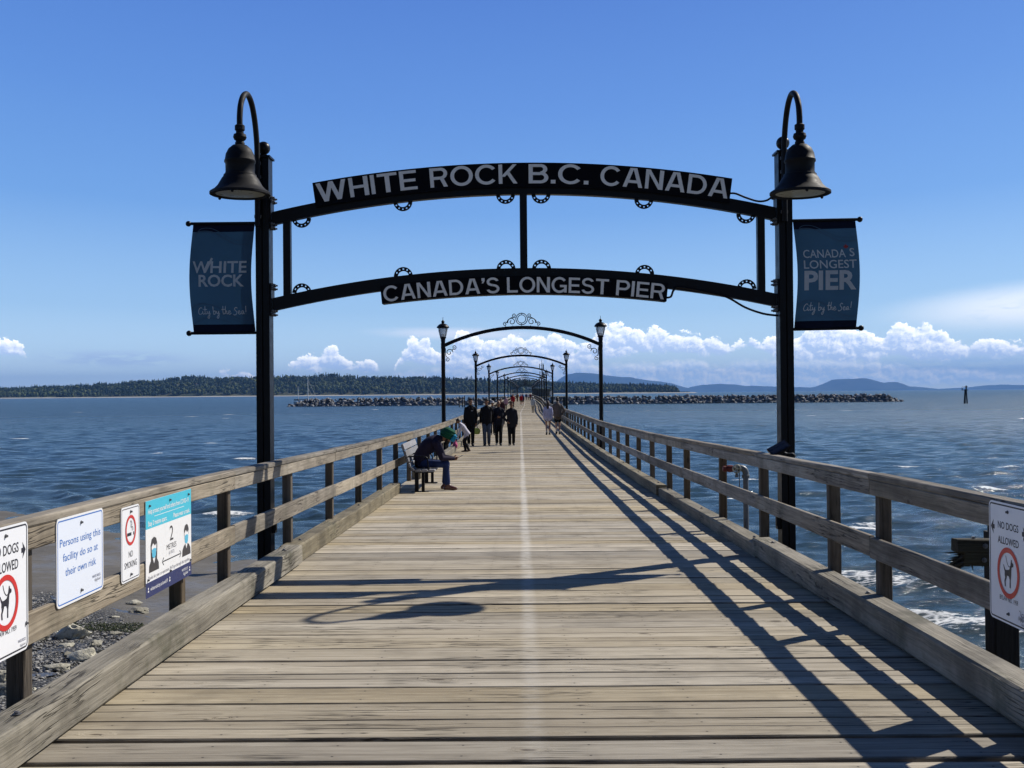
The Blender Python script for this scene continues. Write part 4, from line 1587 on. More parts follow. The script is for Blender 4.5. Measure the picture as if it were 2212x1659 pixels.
for nm, lab, pr_, dm in MOUNTS:
    D = MD * dm
    mx = [(x - 1123) / FPX * D for x, y in pr_]
    mz = [max(-5.0, (849.6 - 0.0083 * (x - 1106) - y) / FPX * D + CAM_Z - WATER_Z) for x, y in pr_]
    xs = np.linspace(mx[0], mx[-1], 150)
    ys = np.linspace(D - 2400, D + 2400, 21)
    X, Y = np.meshgrid(xs, ys)
    h = np.interp(xs, mx, mz)
    h = np.convolve(np.pad(h, 1, 'edge'), [0.25, 0.5, 0.25], 'valid')
    jitter = np.array([mnoise.noise((x * 0.0025, 3.1, 0)) * 11 + mnoise.noise((x * 0.0075, 1.1, 0)) * 6 for x in xs])
    cross = np.cos(np.clip((ys - D) / 2400.0, -1, 1) * math.pi / 2) ** 0.8
    rr = np.array([[1 + 0.25 * mnoise.noise((x * 0.0009, y * 0.0012, 5)) * (abs(y - D) > 50) for x in xs] for y in ys])
    Z = WATER_Z - 8 + (np.maximum(h + jitter * (h > 40), 0) + 8)[None, :] * cross[:, None] * rr
    o = np_mesh('mountain', np.stack([X, Y, Z], -1).reshape(-1, 3), grid_faces(21, 150), M['mountain'])
    tag(o, lab, 'mountain', 'blue mountains across the strait', kind='structure')
# ------------------------------------------------------------------ entrance gateway
GY = 8.50 * KY                       # distance of its front plane
PXL, PXR = -2.845, 2.955        # post centres
GC = (PXL + PXR) / 2


def arc_pts(zc, zend, half, n=48, dz=0.0):
    """an arch through (+-half, zend) and (0, zc)"""
    s = zc - zend
    rad = (half * half + s * s) / (2 * s)
    a = math.asin(half / rad)
    return [(GC + (rad + dz) * math.sin(a * (2 * k / n - 1)), zc - rad + (rad + dz) * math.cos(a * (2 * k / n - 1))) for k in range(n + 1)], rad


def strip_solid(mb, low, high, y0, y1, mi=0):
    """plate between two outlines (x, z) of equal length, from y0 to y1"""
    rings = [[(a[0], y0, a[1]), (a[0], y1, a[1]), (b[0], y1, b[1]), (b[0], y0, b[1])] for a, b in zip(low, high)]
    mb.loft(rings, mi)


gate = thing('entrance_gateway', 'black steel entrance arch with WHITE ROCK B.C. CANADA lettering standing over the pier', 'gateway', loc=(GC, GY, 0))
GI = gate.matrix_world.inverted()


def gpart(mb, name, mat, parent=None, smooth=False, angle=40):
    p = parent or gate
    o = mb.build(name, mat, p, smooth, angle=angle)
    if parent is None:
        o.matrix_parent_inverse = GI
    return o


TOPZ = 4.34
for px, s in ((PXL, 1), (PXR, -1)):
    mb = MB()
    # two channels back to back with a slot between, side plates towards the deck
    for dx in (-0.041, 0.041):
        mb.box((px + dx, GY + 0.11, (TOPZ - 0.9) / 2 - 0.0), (0.068, 0.20, TOPZ + 0.9))
    mb.box((px, GY + 0.125, (TOPZ - 0.93) / 2), (0.02, 0.17, TOPZ + 0.87))
    post = gpart(mb, 'gate_post', M['black'])
    mb = MB()
    mb.box((px, GY + 0.11, TOPZ + 0.012), (0.19, 0.25, 0.022))
    mb.loft([[(px - 0.075, GY + 0.02, TOPZ + 0.024), (px + 0.075, GY + 0.02, TOPZ + 0.024), (px + 0.075, GY + 0.20, TOPZ + 0.024), (px - 0.075, GY + 0.20, TOPZ + 0.024)],
             [(px - 0.02, GY + 0.09, TOPZ + 0.06), (px + 0.02, GY + 0.09, TOPZ + 0.06), (px + 0.02, GY + 0.13, TOPZ + 0.06), (px - 0.02, GY + 0.13, TOPZ + 0.06)]])
    gpart(mb, 'post_cap', M['black'], post)
    mb = MB()
    mb.ball((px, GY + 0.11, TOPZ + 0.125), 0.074, n=20)
    gpart(mb, 'ball_finial', M['black'], post, True)
    # clamp plates with bolts where the arches meet the post
    for z in (3.735, 2.765):
        mb = MB()
        xx = px + s * 0.085
        mb.box((xx, GY + 0.11, z), (0.018, 0.17, 0.36))
        o = gpart(mb, 'clamp_plate', M['black'])
        for dz in (-0.165, -0.125, 0.125, 0.165):
            for yy in (0.045, 0.175):
                mb = MB()
                mb.lathe([(0.017, 0), (0.017, 0.02), (0.010, 0.021), (0.010, 0.04)], (xx + s * 0.009, GY + yy, z + dz), 6,
                         axis=Matrix.Rotation(R(90 * s), 3, 'Y'))
                gpart(mb, 'bolt', M['bolt'], o)
    # little service box low on the deck side
    mb = MB()
    mb.box((px + s * 0.095, GY + 0.10, 0.30), (0.04, 0.09, 0.26))
    mb.box((px + s * 0.118, GY + 0.10, 0.30), (0.008, 0.05, 0.20))
    gpart(mb, 'service_hatch', M['black'])

HALF = PXR - 0.10 - GC
BW, BH = 0.09, 0.142
up_low, _ = arc_pts(3.915, 3.600, HALF)
up_high, rU = arc_pts(3.915 + BH, 3.600 + BH, HALF)
mb = MB()
strip_solid(mb, up_low, up_high, GY + 0.06, GY + 0.15)
gpart(mb, 'upper_beam', M['black'])
lo_low, _ = arc_pts(2.950, 2.640, HALF)
lo_high, rL = arc_pts(2.950 + BH, 2.640 + BH, HALF)
mb = MB()
strip_solid(mb, lo_low, lo_high, GY + 0.06, GY + 0.15)
gpart(mb, 'lower_beam', M['black'])


def z_on(pts, x):
    return float(np.interp(x, [p[0] for p in pts], [p[1] for p in pts]))


for dx in (-2.64, 0.0, 2.64):
    x = GC + dx
    z0, z1 = z_on(lo_high, x) - 0.01, z_on(up_low, x) + 0.01
    mb = MB()
    mb.box((x, GY + 0.105, (z0 + z1) / 2), (0.082, 0.082, z1 - z0))
    gpart(mb, 'strut', M['black'])

# perforated half rings under the upper beam and on top of the lower one
def half_ring(x, z, up):
    mb = MB()
    n = 28
    a0, a1 = (0, math.pi) if up else (math.pi, 2 * math.pi)
    rot = Matrix(((1, 0, 0), (0, 0, 1), (0, 1, 0)))
    holes = [a0 + (a1 - a0) * k / 6 for k in range(1, 6)]
    # radial cells with little gaps cut for the holes
    r0, r1, rm = 0.062, 0.106, 0.084
    edges = sorted(set([a0, a1] + [h - 0.10 for h in holes] + [h + 0.10 for h in holes]))
    for e0, e1 in zip(edges[:-1], edges[1:]):
        hole = any(abs((e0 + e1) / 2 - h) < 0.02 for h in holes)
        for ra, rb in (((r0, rm - 0.008), (rm + 0.008, r1)) if hole else ((r0, r1),)):
            nn = 2 if hole else 5
            mb.ringplate(ra, rb, -0.012, 0.012, e0, e1, nn, M=Matrix.Translation((x, GY + 0.105, z)) @ Matrix(((1, 0, 0, 0), (0, 0, -1, 0), (0, 1, 0, 0), (0, 0, 0, 1))))
    gpart(mb, 'half_ring', M['black'])


for dx in (-2.48, -1.345, -0.198, 0.198, 1.345, 2.48):
    x = GC + dx
    half_ring(x, z_on(up_low, x) + 0.008, False)
    half_ring(x, z_on(lo_high, x) - 0.008, True)

# sign boards: curved boxes in front of the beams with raised letters
def radial(rad, zc):
    """maps (arc length, height above the arc) on the arch with crown zc"""
    def f(p):
        a = p.x / rad
        return Vector((GC + (rad + p.y) * math.sin(a), GY + 0.018 - p.z, zc - rad + (rad + p.y) * math.cos(a)))
    return f


R1, C1 = 13.6, 4.257        # upper board, its upper edge
f1 = radial(R1, C1)
lowp = [f1(Vector((-2.362 + 4.70 * k / 40, -0.272, 0))) for k in range(41)]
higp = [f1(Vector((-2.352 + 4.68 * k / 40, 0.0, 0))) for k in range(41)]
mb = MB()
strip_solid(mb, [(p.x, p.z) for p in lowp], [(p.x, p.z) for p in higp], GY + 0.018, GY + 0.21)
b1 = gpart(mb, 'sign_board', M['sign_black'])
mb = MB()
for body, xa, xb in (('WHITE', -2.325, -1.19), ('ROCK', -1.045, -0.055), ('B.C.', 0.062, 0.735), ('CANADA', 0.865, 2.310)):
    mb = MB()
    add_caps(mb, body, xa, -0.232, 0.214, xb - xa, 0.006, f1)
    gpart(mb, 'lettering', M['letter_white'], b1)
R2, C2 = 13.2, 3.000
f2 = radial(R2, C2)
lowp = [f2(Vector((-1.605 + 3.21 * k / 32, -0.200, 0))) for k in range(33)]
higp = [f2(Vector((-1.60 + 3.20 * k / 32, 0.0, 0))) for k in range(33)]
mb = MB()
strip_solid(mb, [(p.x, p.z) for p in lowp], [(p.x, p.z) for p in higp], GY + 0.018, GY + 0.19)
b2 = gpart(mb, 'sign_board', M['sign_black'])
mb = MB()
for body, xa, xb in (("CANADA'S", -1.575, -0.275), ('LONGEST', -0.190, 0.945), ('PIER', 1.03, 1.575)):
    mb = MB()
    add_caps(mb, body, xa, -0.184, 0.170, xb - xa, 0.006, f2)
    gpart(mb, 'lettering', M['letter_white'], b2)

# feed cables at the right hand ends of the boards
mb = MB()
mb.tube(smooth_path([(GC + 2.30, GY + 0.08, 3.905), (GC + 2.36, GY + 0.05, 3.895), (GC + 2.47, GY + 0.03, 3.845), (GC + 2.60, GY + 0.03, 3.805), (GC + 2.70, GY + 0.03, 3.815), (GC + 2.77, GY + 0.04, 3.865), (GC + 2.83, GY + 0.08, 3.890)]), 0.011, 8)
gpart(mb, 'cable', M['black'], None, True)
mb = MB()
mb.tube(smooth_path([(GC + 1.59, GY + 0.09, 2.75), (GC + 1.63, GY + 0.05, 2.76), (GC + 1.66, GY + 0.04, 2.83), (GC + 1.73, GY + 0.035, 2.86), (GC + 2.05, GY + 0.04, 2.80),
                     (GC + 2.25, GY + 0.04, 2.745), (GC + 2.45, GY + 0.04, 2.63), (GC + 2.65, GY + 0.05, 2.56), (GC + 2.82, GY + 0.09, 2.54)]), 0.012, 8)
gpart(mb, 'cable', M['black'], None, True)

# ------------------------------------------------------------------ bell lamps on swan necks
def bell_lamp(px, s, label, fw):
    """s = -1: the bell hangs outwards to the left"""
    t_ = thing('bell_lamp', label, 'lamp', loc=(px, GY, 3.6))
    inv = t_.matrix_world.inverted()

    def put(mb, nm, mat, p=None, smooth=True, ang=35):
        o = mb.build(nm, mat, p or t_, smooth, angle=ang)
        if p is None:
            o.matrix_parent_inverse = inv
        return o
    x0, yb = px + s * 0.010 - 0.030, GY - 0.03
    DZ = -0.030 if s < 0 else -0.080
    bx, by = px + (-0.055 if s < 0 else -0.025), GY - fw
    Lp = lambda u, z: (x0 + (bx - x0) * u, yb + (by - yb) * u, z + DZ)
    pts = [(x0, yb, 3.57), (x0, yb, 3.9), (x0, yb, 4.33), Lp(0.03, 4.55), Lp(0.14, 4.75), Lp(0.32, 4.90), Lp(0.55, 4.955), Lp(0.78, 4.90), Lp(0.94, 4.78), (bx, by, 4.64 + DZ), (bx, by, 4.53 + DZ)]
    mb = MB()
    mb.tube(smooth_path(pts, 6), 0.031, 14)
    neck = put(mb, 'swan_neck', M['black_matt'])
    mb = MB()
    mb.lathe([(0.040, 4.555), (0.052, 4.545), (0.052, 4.50), (0.040, 4.49), (0.040, 4.465), (0.062, 4.455), (0.070, 4.425), (0.060, 4.40), (0.040, 4.385), (0.050, 4.365), (0.050, 4.345), (0.036, 4.335)][::-1], (bx, by, DZ), 18)
    put(mb, 'knuckle', M['black_matt'])
    prof = [(0.03, 4.345), (0.075, 4.338), (0.118, 4.300), (0.145, 4.245), (0.155, 4.185), (0.161, 4.180), (0.161, 4.160), (0.150, 4.150), (0.148, 4.060), (0.155, 4.035), (0.168, 4.030), (0.170, 4.012), (0.185, 3.995),
            (0.205, 3.960), (0.230, 3.915), (0.264, 3.878), (0.300, 3.856), (0.312, 3.846), (0.312, 3.824), (0.300, 3.818), (0.255, 3.826), (0.245, 3.84), (0.20, 3.93), (0.14, 4.05), (0.02, 4.20)]
    mb = MB()
    mb.lathe(prof, (bx, by, DZ), 40)
    put(mb, 'shade', M['black_matt'], ang=50)
    mb = MB()
    mb.lathe([(0.255, 3.838), (0.255, 3.832), (0.15, 3.822), (0.01, 3.818)], (bx, by, DZ), 32)
    put(mb, 'lens', M['lens'])
    mb = MB()
    for z in (3.68, 3.92, 4.12, 4.27):
        mb.box((x0, GY - 0.012, z), (0.075, 0.03, 0.035))
    put(mb, 'bracket', M['bolt'], smooth=False)
    mb = MB()
    for k in range(3):
        a = k * 2.094 + 0.5
        mb.ball((bx + 0.300 * math.cos(a), by + 0.300 * math.sin(a), 3.815 + DZ), 0.016, n=8)
    put(mb, 'catch', M['black_matt'])


bell_lamp(PXL, -1, 'black bell lamp on a swan neck at the top of the left gateway post', 0.74)
bell_lamp(PXR, 1, 'black bell lamp on a swan neck at the top of the right gateway post', 0.74)

# ------------------------------------------------------------------ banners
SCRIPT = {   # hand drawn letters, one em = 1, baseline 0
    'C': [[(0.42, 0.62), (0.30, 0.70), (0.12, 0.52), (0.04, 0.25), (0.12, 0.04), (0.30, 0.06), (0.44, 0.20)]],
    'i': [[(0.02, 0.36), (0.06, 0.06), (0.14, 0.04), (0.20, 0.16)], [(0.07, 0.52), (0.085, 0.54)]],
    't': [[(0.12, 0.85), (0.08, 0.30), (0.12, 0.04), (0.26, 0.14)], [(-0.06, 0.48), (0.30, 0.52)]],
    'y': [[(0.02, 0.36), (0.06, 0.12), (0.16, 0.08), (0.26, 0.36)], [(0.26, 0.36), (0.24, -0.20), (0.12, -0.38), (0.06, -0.25), (0.20, -0.05), (0.36, 0.10)]],
    'b': [[(0.04, 0.80), (0.05, 0.10), (0.08, 0.0)], [(0.06, 0.25), (0.20, 0.38), (0.26, 0.20), (0.16, 0.02), (0.06, 0.06)]],
    'h': [[(0.10, 0.85), (0.04, 0.05)], [(0.06, 0.22), (0.18, 0.36), (0.20, 0.06), (0.30, 0.10)]],
    'e': [[(0.02, 0.18), (0.20, 0.24), (0.18, 0.36), (0.06, 0.32), (0.04, 0.10), (0.16, 0.02), (0.32, 0.16)]],
    'S': [[(0.42, 0.60), (0.28, 0.70), (0.14, 0.54), (0.22, 0.38), (0.34, 0.24), (0.26, 0.02), (0.06, -0.06), (0.0, 0.04)]],
    'a': [[(0.24, 0.34), (0.10, 0.34), (0.03, 0.14), (0.12, 0.04), (0.24, 0.30), (0.24, 0.08), (0.34, 0.08)]],
    '!': [[(0.14, 0.85), (0.10, 0.22)], [(0.085, 0.04), (0.095, 0.06)]],
}
ADV = {'C': 0.42, 'i': 0.19, 't': 0.26, 'y': 0.40, 'b': 0.32, 'h': 0.32, 'e': 0.32, 'S': 0.44, 'a': 0.36, '!': 0.2, ' ': 0.20}


def script_line(mb, text, x, y, width, w, f):
    tot = sum(ADV[c] for c in text)
    k = width / tot
    cx = x - width / 2
    for c in text:
        for st in SCRIPT.get(c, []):
            pts = smooth_path([(a, b, 0) for a, b in st], 4) if len(st) > 2 else [Vector((a, b, 0)) for a, b in st]
            stroke(mb, [(cx + p.x * k, y + p.y * k) for p in pts], w, 0.0, 0, f)
        cx += ADV[c] * k


LEAF = [(0, -0.55), (0.03, -0.2), (0.35, -0.28), (0.30, -0.12), (0.62, 0.15), (0.52, 0.2), (0.58, 0.42), (0.38, 0.38), (0.34, 0.48), (0.16, 0.28), (0.24, 0.66), (0.12, 0.60), (0, 0.85)]
LEAF = LEAF + [(-x, y) for x, y in LEAF[-2:0:-1]]


def banner(px, s, label, ztop, zbot, kind, slope):
    W_, BH_ = 0.715, ztop - zbot
    xin = px + s * 0.095
    t_ = thing('banner', label, 'banner', loc=(xin, GY + 0.10, zbot))
    inv = t_.matrix_world.inverted()

    def put(mb, nm, mat, smooth=False, p=None):
        o = mb.build(nm, mat, p or t_, smooth)
        if p is None:
            o.matrix_parent_inverse = inv
        return o
    # cloth coordinates: u from the left edge to the right edge of the picture, v from the bottom
    xl = xin if s > 0 else xin - W_

    def f(p):
        u, v = p.x, p.y
        vv = min(max(v / BH_, 0), 1)
        sag = math.sin(math.pi * vv)
        x = xl + u + s * 0.038 * sag ** 1.2 - s * 0.006
        y = GY + 0.10 - 0.045 * sag * (0.4 + 0.6 * (u / W_)) - 0.014 * math.sin(3.3 * vv + u * 5)
        z = zbot + v + slope * (u - W_ / 2) * s
        return Vector((x, y - p.z, z))
    for z, nm in ((ztop, 'banner_rod'), (zbot, 'banner_rod')):
        mb = MB()
        a = Vector((px + s * 0.06, GY + 0.10, z - 0.010 * 0))
        b = Vector((xin + s * (W_ + 0.035), GY + 0.10, z + slope * W_))
        mb.tube([a, b], 0.017, 12)
        mb.ball(b, 0.032, n=14)
        put(mb, nm, M['black'], True)
    mb = MB()
    nu, nv = 10, 26
    u0, u1 = 0.012, W_ - 0.012
    vs, fs, mi = [], [], []
    for side in (0, 1):
        for j in range(nv + 1):
            for i in range(nu + 1):
                vs.append(f(Vector((u0 + (u1 - u0) * i / nu, BH_ * j / nv, -0.002 * side))))
    off = (nu + 1) * (nv + 1)
    for side in (0, 1):
        for j in range(nv):
            for i in range(nu):
                q = [j * (nu + 1) + i, j * (nu + 1) + i + 1, (j + 1) * (nu + 1) + i + 1, (j + 1) * (nu + 1) + i]
                q = [k + off * side for k in q]
                fs.append(tuple(q if side == 0 else q[::-1]))
                mi.append(1 if (j < 2 or j >= nv - 2) else 0)
    mb.v, mb.f, mb.mi, mb.tone = vs, fs, mi, [0.5] * len(fs)
    cl = put(mb, 'cloth', [M['banner'], M['banner_band']], True)
    # printed waves
    for k, (pts, w) in enumerate([
        ([(0.06, 1.06), (0.05, 1.11), (0.12, 1.135), (0.25, 1.12), (0.40, 1.04), (0.52, 0.985), (0.70, 0.99)], 0.012),
        ([(0.05, 1.08), (0.10, 1.16), (0.22, 1.165), (0.36, 1.10), (0.50, 1.03), (0.70, 1.03)], 0.007),
        ([(0.02, 0.28), (0.14, 0.325), (0.30, 0.29), (0.45, 0.20), (0.60, 0.14), (0.70, 0.15)], 0.012),
        ([(0.02, 0.25), (0.14, 0.29), (0.27, 0.26), (0.40, 0.18), (0.58, 0.11), (0.70, 0.115)], 0.006),
        ([(0.02, 0.10), (0.15, 0.16), (0.30, 0.155), (0.45, 0.11)], 0.008)]):
        mb = MB()
        stroke(mb, [(p.x, p.y) for p in smooth_path([(a, b * BH_ / 1.22, 0) for a, b in pts], 6)], w, 0.0015, 0, f)
        put(mb, 'printed_wave', M['banner_wave'], p=cl)
    mb = MB()
    off3 = Vector((0, 0, 0.003))
    g = lambda p: f(Vector((p.x, p.y, 0.003)))
    if kind == 'rock':
        add_text(mb, 'W', 0.045, 0.672, 0.125, 0.190, 'l', 0.02, 0, f=g)
        add_text(mb, 'HITE', 0.245, 0.672, 0.125, 0.405, 'l', 0.02, 0, f=g)
        stroke(mb, [(0.185, 0.675), (0.258, 0.836)], 0.026, 0.0035, 0, f)
        put(mb, 'lettering', M['banner_text'], p=cl)
        mb = MB()
        add_text(mb, 'ROCK', 0.115, 0.520, 0.125, 0.505, 'l', 0.025, 0, f=g)
    else:
        add_text(mb, 'CANADA', 0.085, 0.795, 0.088, 0.475, 'l', 0.012, 0, f=g)
        add_text(mb, 'S', 0.600, 0.805, 0.088, 0.055, 'l', 0.012, 0, f=g)
        put(mb, 'lettering', M['banner_text'], p=cl)
        mb = MB()
        add_text(mb, 'LONGEST', 0.085, 0.675, 0.090, 0.585, 'l', 0.012, 0, f=g)
        put(mb, 'lettering', M['banner_text'], p=cl)
        mb = MB()
        add_text(mb, 'PIER', 0.088, 0.442, 0.200, 0.580, 'l', 0.03, 0, f=g)
    put(mb, 'lettering', M['banner_text'], p=cl)
    mb = MB()
    script_line(mb, 'City by the Sea!', 0.36, 0.205, 0.54, 0.0085, lambda p: f(Vector((p.x, p.y, 0.0032))))
    put(mb, 'script', M['banner_text'], p=cl)
    if kind != 'rock':
        mb = MB()
        vs = [f(Vector((0.567 + x * 0.045, 0.905 + y * 0.045, 0.004))) for x, y in LEAF]
        cpt = f(Vector((0.567, 0.905, 0.004)))
        mb.add([cpt] + vs, [(0, i + 1, (i + 1) % len(vs) + 1) for i in range(len(vs))])
        put(mb, 'maple_leaf', M['leaf_red'], p=cl)


banner(PXL, -1, 'navy banner reading WHITE ROCK hanging from the left gateway post', 3.625, 2.400, 'rock', 0.0)
banner(PXR, 1, 'navy banner reading CANADA’S LONGEST PIER with a red leaf on the right gateway post', 3.595, 2.385, 'pier', 0.012)

# ------------------------------------------------------------------ lamp arches along the pier
AS = 5.80


def spiral(c, r0, a0, turns, n=26, r1=0.25, sgn=1):
    out = []
    for k in range(n + 1):
        u = k / n
        a = a0 + sgn * turns * 2 * math.pi * u
        r = r0 * (1 - (1 - r1) * u)
        out.append(Vector((c[0] + r * math.cos(a), 0, c[1] + r * math.sin(a))))
    return out


def lamp_arch():
    root = thing('lamp_arch', 'x', 'lamp arch', loc=(0, 0, 0), group='lamp arches spanning the pier')
    zJ, zC = 3.82, 4.455            # beam centre at the posts and at the crown, above the deck
    for s in (-1, 1):
        x = s * AS / 2
        mb = MB()
        mb.lathe([(0.11, -0.9), (0.11, -0.05), (0.095, 0.0), (0.085, 0.55), (0.078, 0.62), (0.074, 3.70), (0.082, 3.72), (0.082, 3.90), (0.074, 3.92), (0.088, 4.04), (0.085, 4.06), (0.115, 4.10), (0.115, 4.125), (0.09, 4.14)], (x, 0, 0), 14)
        post = mb.build('lamp_post', M['black'], root, True)
        lan = MB()
        lan.lathe([(0.095, 4.135), (0.118, 4.14), (0.135, 4.20), (0.168, 4.34), (0.185, 4.46), (0.185, 4.475), (0.178, 4.475), (0.160, 4.34), (0.12, 4.17), (0.09, 4.15)], (x, 0, 0), 16)
        lan = lan.build('lantern', M['glass'], root, True)
        mb = MB()
        for k in range(4):
            a = k * math.pi / 2 + math.pi / 4
            mb.tube([(x + r * math.cos(a), r * math.sin(a), z) for r, z in ((0.122, 4.13), (0.142, 4.20), (0.175, 4.34), (0.192, 4.47))], 0.010, 6)
        mb.build('cage', M['black'], lan, True)
        mb = MB()
        mb.lathe([(0.20, 4.455), (0.232, 4.47), (0.232, 4.495), (0.20, 4.54), (0.155, 4.585), (0.10, 4.615), (0.052, 4.63), (0.045, 4.655), (0.064, 4.675), (0.058, 4.71), (0.030, 4.745), (0.010, 4.755), (0.006, 4.87)], (x, 0, 0), 20)
        mb.build('roof', M['black'], lan, True)
        mb = MB()
        mb.lathe([(0.075, 4.14), (0.08, 4.20), (0.06, 4.235), (0.01, 4.245)], (x, 0, 0), 14)
        mb.build('bulb', M['letter_white'], lan, True)
        # corner scrolls under the beam
        mb = MB()
        xi = x - s * 0.075
        a = spiral((xi - s * 0.155, 3.56), 0.135, R(180 if s > 0 else 0), 1.15, 26, 0.22, -1 if s > 0 else 1)
        mb.tube(a, 0.0145, 6)
        a = spiral((xi - s * 0.075, 3.30), 0.082, R(90), 1.2, 22, 0.25, 1 if s > 0 else -1)
        mb.tube(a, 0.013, 6)
        a = spiral((xi - s * 0.330, 3.75), 0.085, R(-90), 1.2, 22, 0.25, -1 if s > 0 else 1)
        mb.tube(a, 0.013, 6)
        mb.tube(smooth_path([(xi - s * 0.005, 0, 3.72), (xi - s * 0.02, 0, 3.55), (xi - s * 0.03, 0, 3.42), (xi - s * 0.075, 0, 3.385)]), 0.0145, 6)
        mb.tube(smooth_path([(xi - s * 0.29, 0, 3.575), (xi - s * 0.265, 0, 3.63), (xi - s * 0.28, 0, 3.68), (xi - s * 0.33, 0, 3.668)]), 0.0145, 6)
        mb.build('corner_scroll', M['scroll'], root, True)
    half = AS / 2 - 0.05
    sg = zC - zJ
    rad = (half * half + sg * sg) / (2 * sg)
    aa = math.asin(half / rad)
    mb = MB()
    pts = [Vector((rad * math.sin(aa * (2 * k / 40 - 1)), 0, zC - rad + rad * math.cos(aa * (2 * k / 40 - 1)))) for k in range(41)]
    mb.timber(pts, 0.10, 0.125, 0.012, up=Vector((0, 0, 1)))
    mb.build('arch_beam', M['black'], root)
    # crest of rings and scrolls
    zt = zC + 0.062
    mb = MB()
    cz = zt + 0.255
    for r_, w_ in ((0.212, 0.016), (0.150, 0.014)):
        mb.tube([Vector((r_ * math.cos(2 * math.pi * k / 30), 0, cz + r_ * math.sin(2 * math.pi * k / 30))) for k in range(31)], w_, 6, caps=False)
    mb.tube([(0, 0, zt), (0, 0, cz - 0.15)], 0.010, 6)
    mb.tube([(0, 0, cz + 0.15), (0, 0, cz + 0.21)], 0.010, 6)
    for s in (-1, 1):
        mb.tube(spiral((s * 0.365, zt + 0.155), 0.150, R(-20 if s > 0 else 200), 1.25, 30, 0.28, 1 if s > 0 else -1), 0.0155, 6)
        mb.tube(spiral((s * 0.270, zt + 0.385), 0.082, R(-120 if s > 0 else 300), 1.3, 24, 0.25, 1 if s > 0 else -1), 0.0140, 6)
        mb.tube(spiral((s * 0.615, zt + 0.070), 0.078, R(150 if s > 0 else 30), 1.3, 24, 0.25, -1 if s > 0 else 1), 0.0140, 6)
        mb.tube(smooth_path([(s * 0.23, 0, zt + 0.31), (s * 0.36, 0, zt + 0.305), (s * 0.50, 0, zt + 0.22), (s * 0.545, 0, zt + 0.11)]), 0.0155, 6)
        mb.tube([(s * 0.33, 0, zt - 0.01), (s * 0.33, 0, zt + 0.012)], 0.012, 6)
        mb.tube([(s * 0.60, 0, zt - 0.03), (s * 0.60, 0, zt + 0.006)], 0.012, 6)
    mb.build('crest', M['scroll'], root, True)
    return root


ORD = ['nearest', 'second', 'third', 'fourth', 'fifth', 'sixth', 'seventh', 'eighth', 'ninth', 'tenth', 'eleventh', 'twelfth', 'thirteenth', 'fourteenth', 'farthest']
proto = lamp_arch()
for k in range(15):
    y = (28.3 + 20.9 * k) * KY
    o = proto if k == 0 else copy_tree(proto)
    o.location = (xc(y) + 0.085, y, zd(y))
    if k > 0:
        o.rotation_euler = (0, 0, -math.atan((xc(y + 8) - xc(y - 8)) / 16))
    o['label'] = ('nearest black lamp arch, framed below the big gateway sign' if k == 0 else
                  f'{ORD[k]} black lamp arch along the pier, counting outwards from the gateway' if k < 14 else
                  'farthest black lamp arch, at the very end of the pier')
# ------------------------------------------------------------------ notice boards on the railings
def sign_frame(origin, right):
    n = Vector(right).cross(Vector((0, 0, 1)))          # out of the face, towards the deck
    n = Vector((0, 0, 1)).cross(Vector(right)) * -1
    Mx = Matrix((( right[0], 0, n.x, origin[0]), (right[1], 0, n.y, origin[1]), (0, 1, n.z, origin[2]), (0, 0, 0, 1)))
    return Mx


def rrect(w, h, r, inset=0.0, n=6):
    out = []
    for cx, cy, a0 in ((w - r, r, -90), (w - r, h - r, 0), (r, h - r, 90), (r, r, 180)):
        for k in range(n + 1):
            a = R(a0 + 90 * k / n)
            out.append((cx + (r - inset) * math.cos(a), cy + (r - inset) * math.sin(a)))
    return out


def border(mb, w, h, r, i0, i1, z):
    A, B = rrect(w, h, r, i0), rrect(w, h, r, i1)
    n = len(A)
    mb.add([(x, y, z) for x, y in A] + [(x, y, z) for x, y in B], [(i, (i + 1) % n, n + (i + 1) % n, n + i) for i in range(n)])


def plate(t_, w, h, r, mat, thick=0.004):
    mb = MB()
    mb.prism(rrect(w, h, r), 0.0, thick)
    return mb.build('plate', mat, t_)


def screws(t_, pts, z=0.004):
    for x, y in pts:
        mb = MB()
        mb.lathe([(0.0095, 0), (0.0095, 0.004), (0.006, 0.005), (0.006, 0.012)], (x, y, z), 8)
        mb.build('screw', M['bolt'], t_, True)


def flat(mb, poly, z=0.0058, mi=0):
    area = sum(poly[i][0] * poly[(i + 1) % len(poly)][1] - poly[(i + 1) % len(poly)][0] * poly[i][1] for i in range(len(poly)))
    if area < 0:
        poly = poly[::-1]
    mb.add([(x, y, z) for x, y in poly], [tuple(range(len(poly)))], mi)


def disc_ring(mb, cx, cy, r0, r1, z, n=40):
    vs = []
    for k in range(n):
        a = 2 * math.pi * k / n
        vs += [(cx + r0 * math.cos(a), cy + r0 * math.sin(a), z), (cx + r1 * math.cos(a), cy + r1 * math.sin(a), z)]
    mb.add(vs, [(2 * k, 2 * k + 1, 2 * ((k + 1) % n) + 1, 2 * ((k + 1) % n)) for k in range(n)])


DOG = [(0.50, 0.40), (0.47, 0.47), (0.36, 0.50), (0.335, 0.60), (0.28, 0.62), (0.24, 0.46), (0.19, 0.30), (0.08, 0.16), (-0.15, 0.11), (-0.28, 0.11), (-0.36, 0.18), (-0.46, 0.32), (-0.50, 0.31), (-0.43, 0.14),
       (-0.36, 0.02), (-0.37, -0.10), (-0.33, -0.24), (-0.40, -0.38), (-0.37, -0.60), (-0.27, -0.62), (-0.29, -0.40), (-0.19, -0.24), (-0.14, -0.12), (0.04, -0.13), (0.12, -0.26), (0.11, -0.60), (0.21, -0.62), (0.21, -0.30),
       (0.27, -0.05), (0.28, 0.12), (0.31, 0.26), (0.38, 0.31), (0.47, 0.32)]


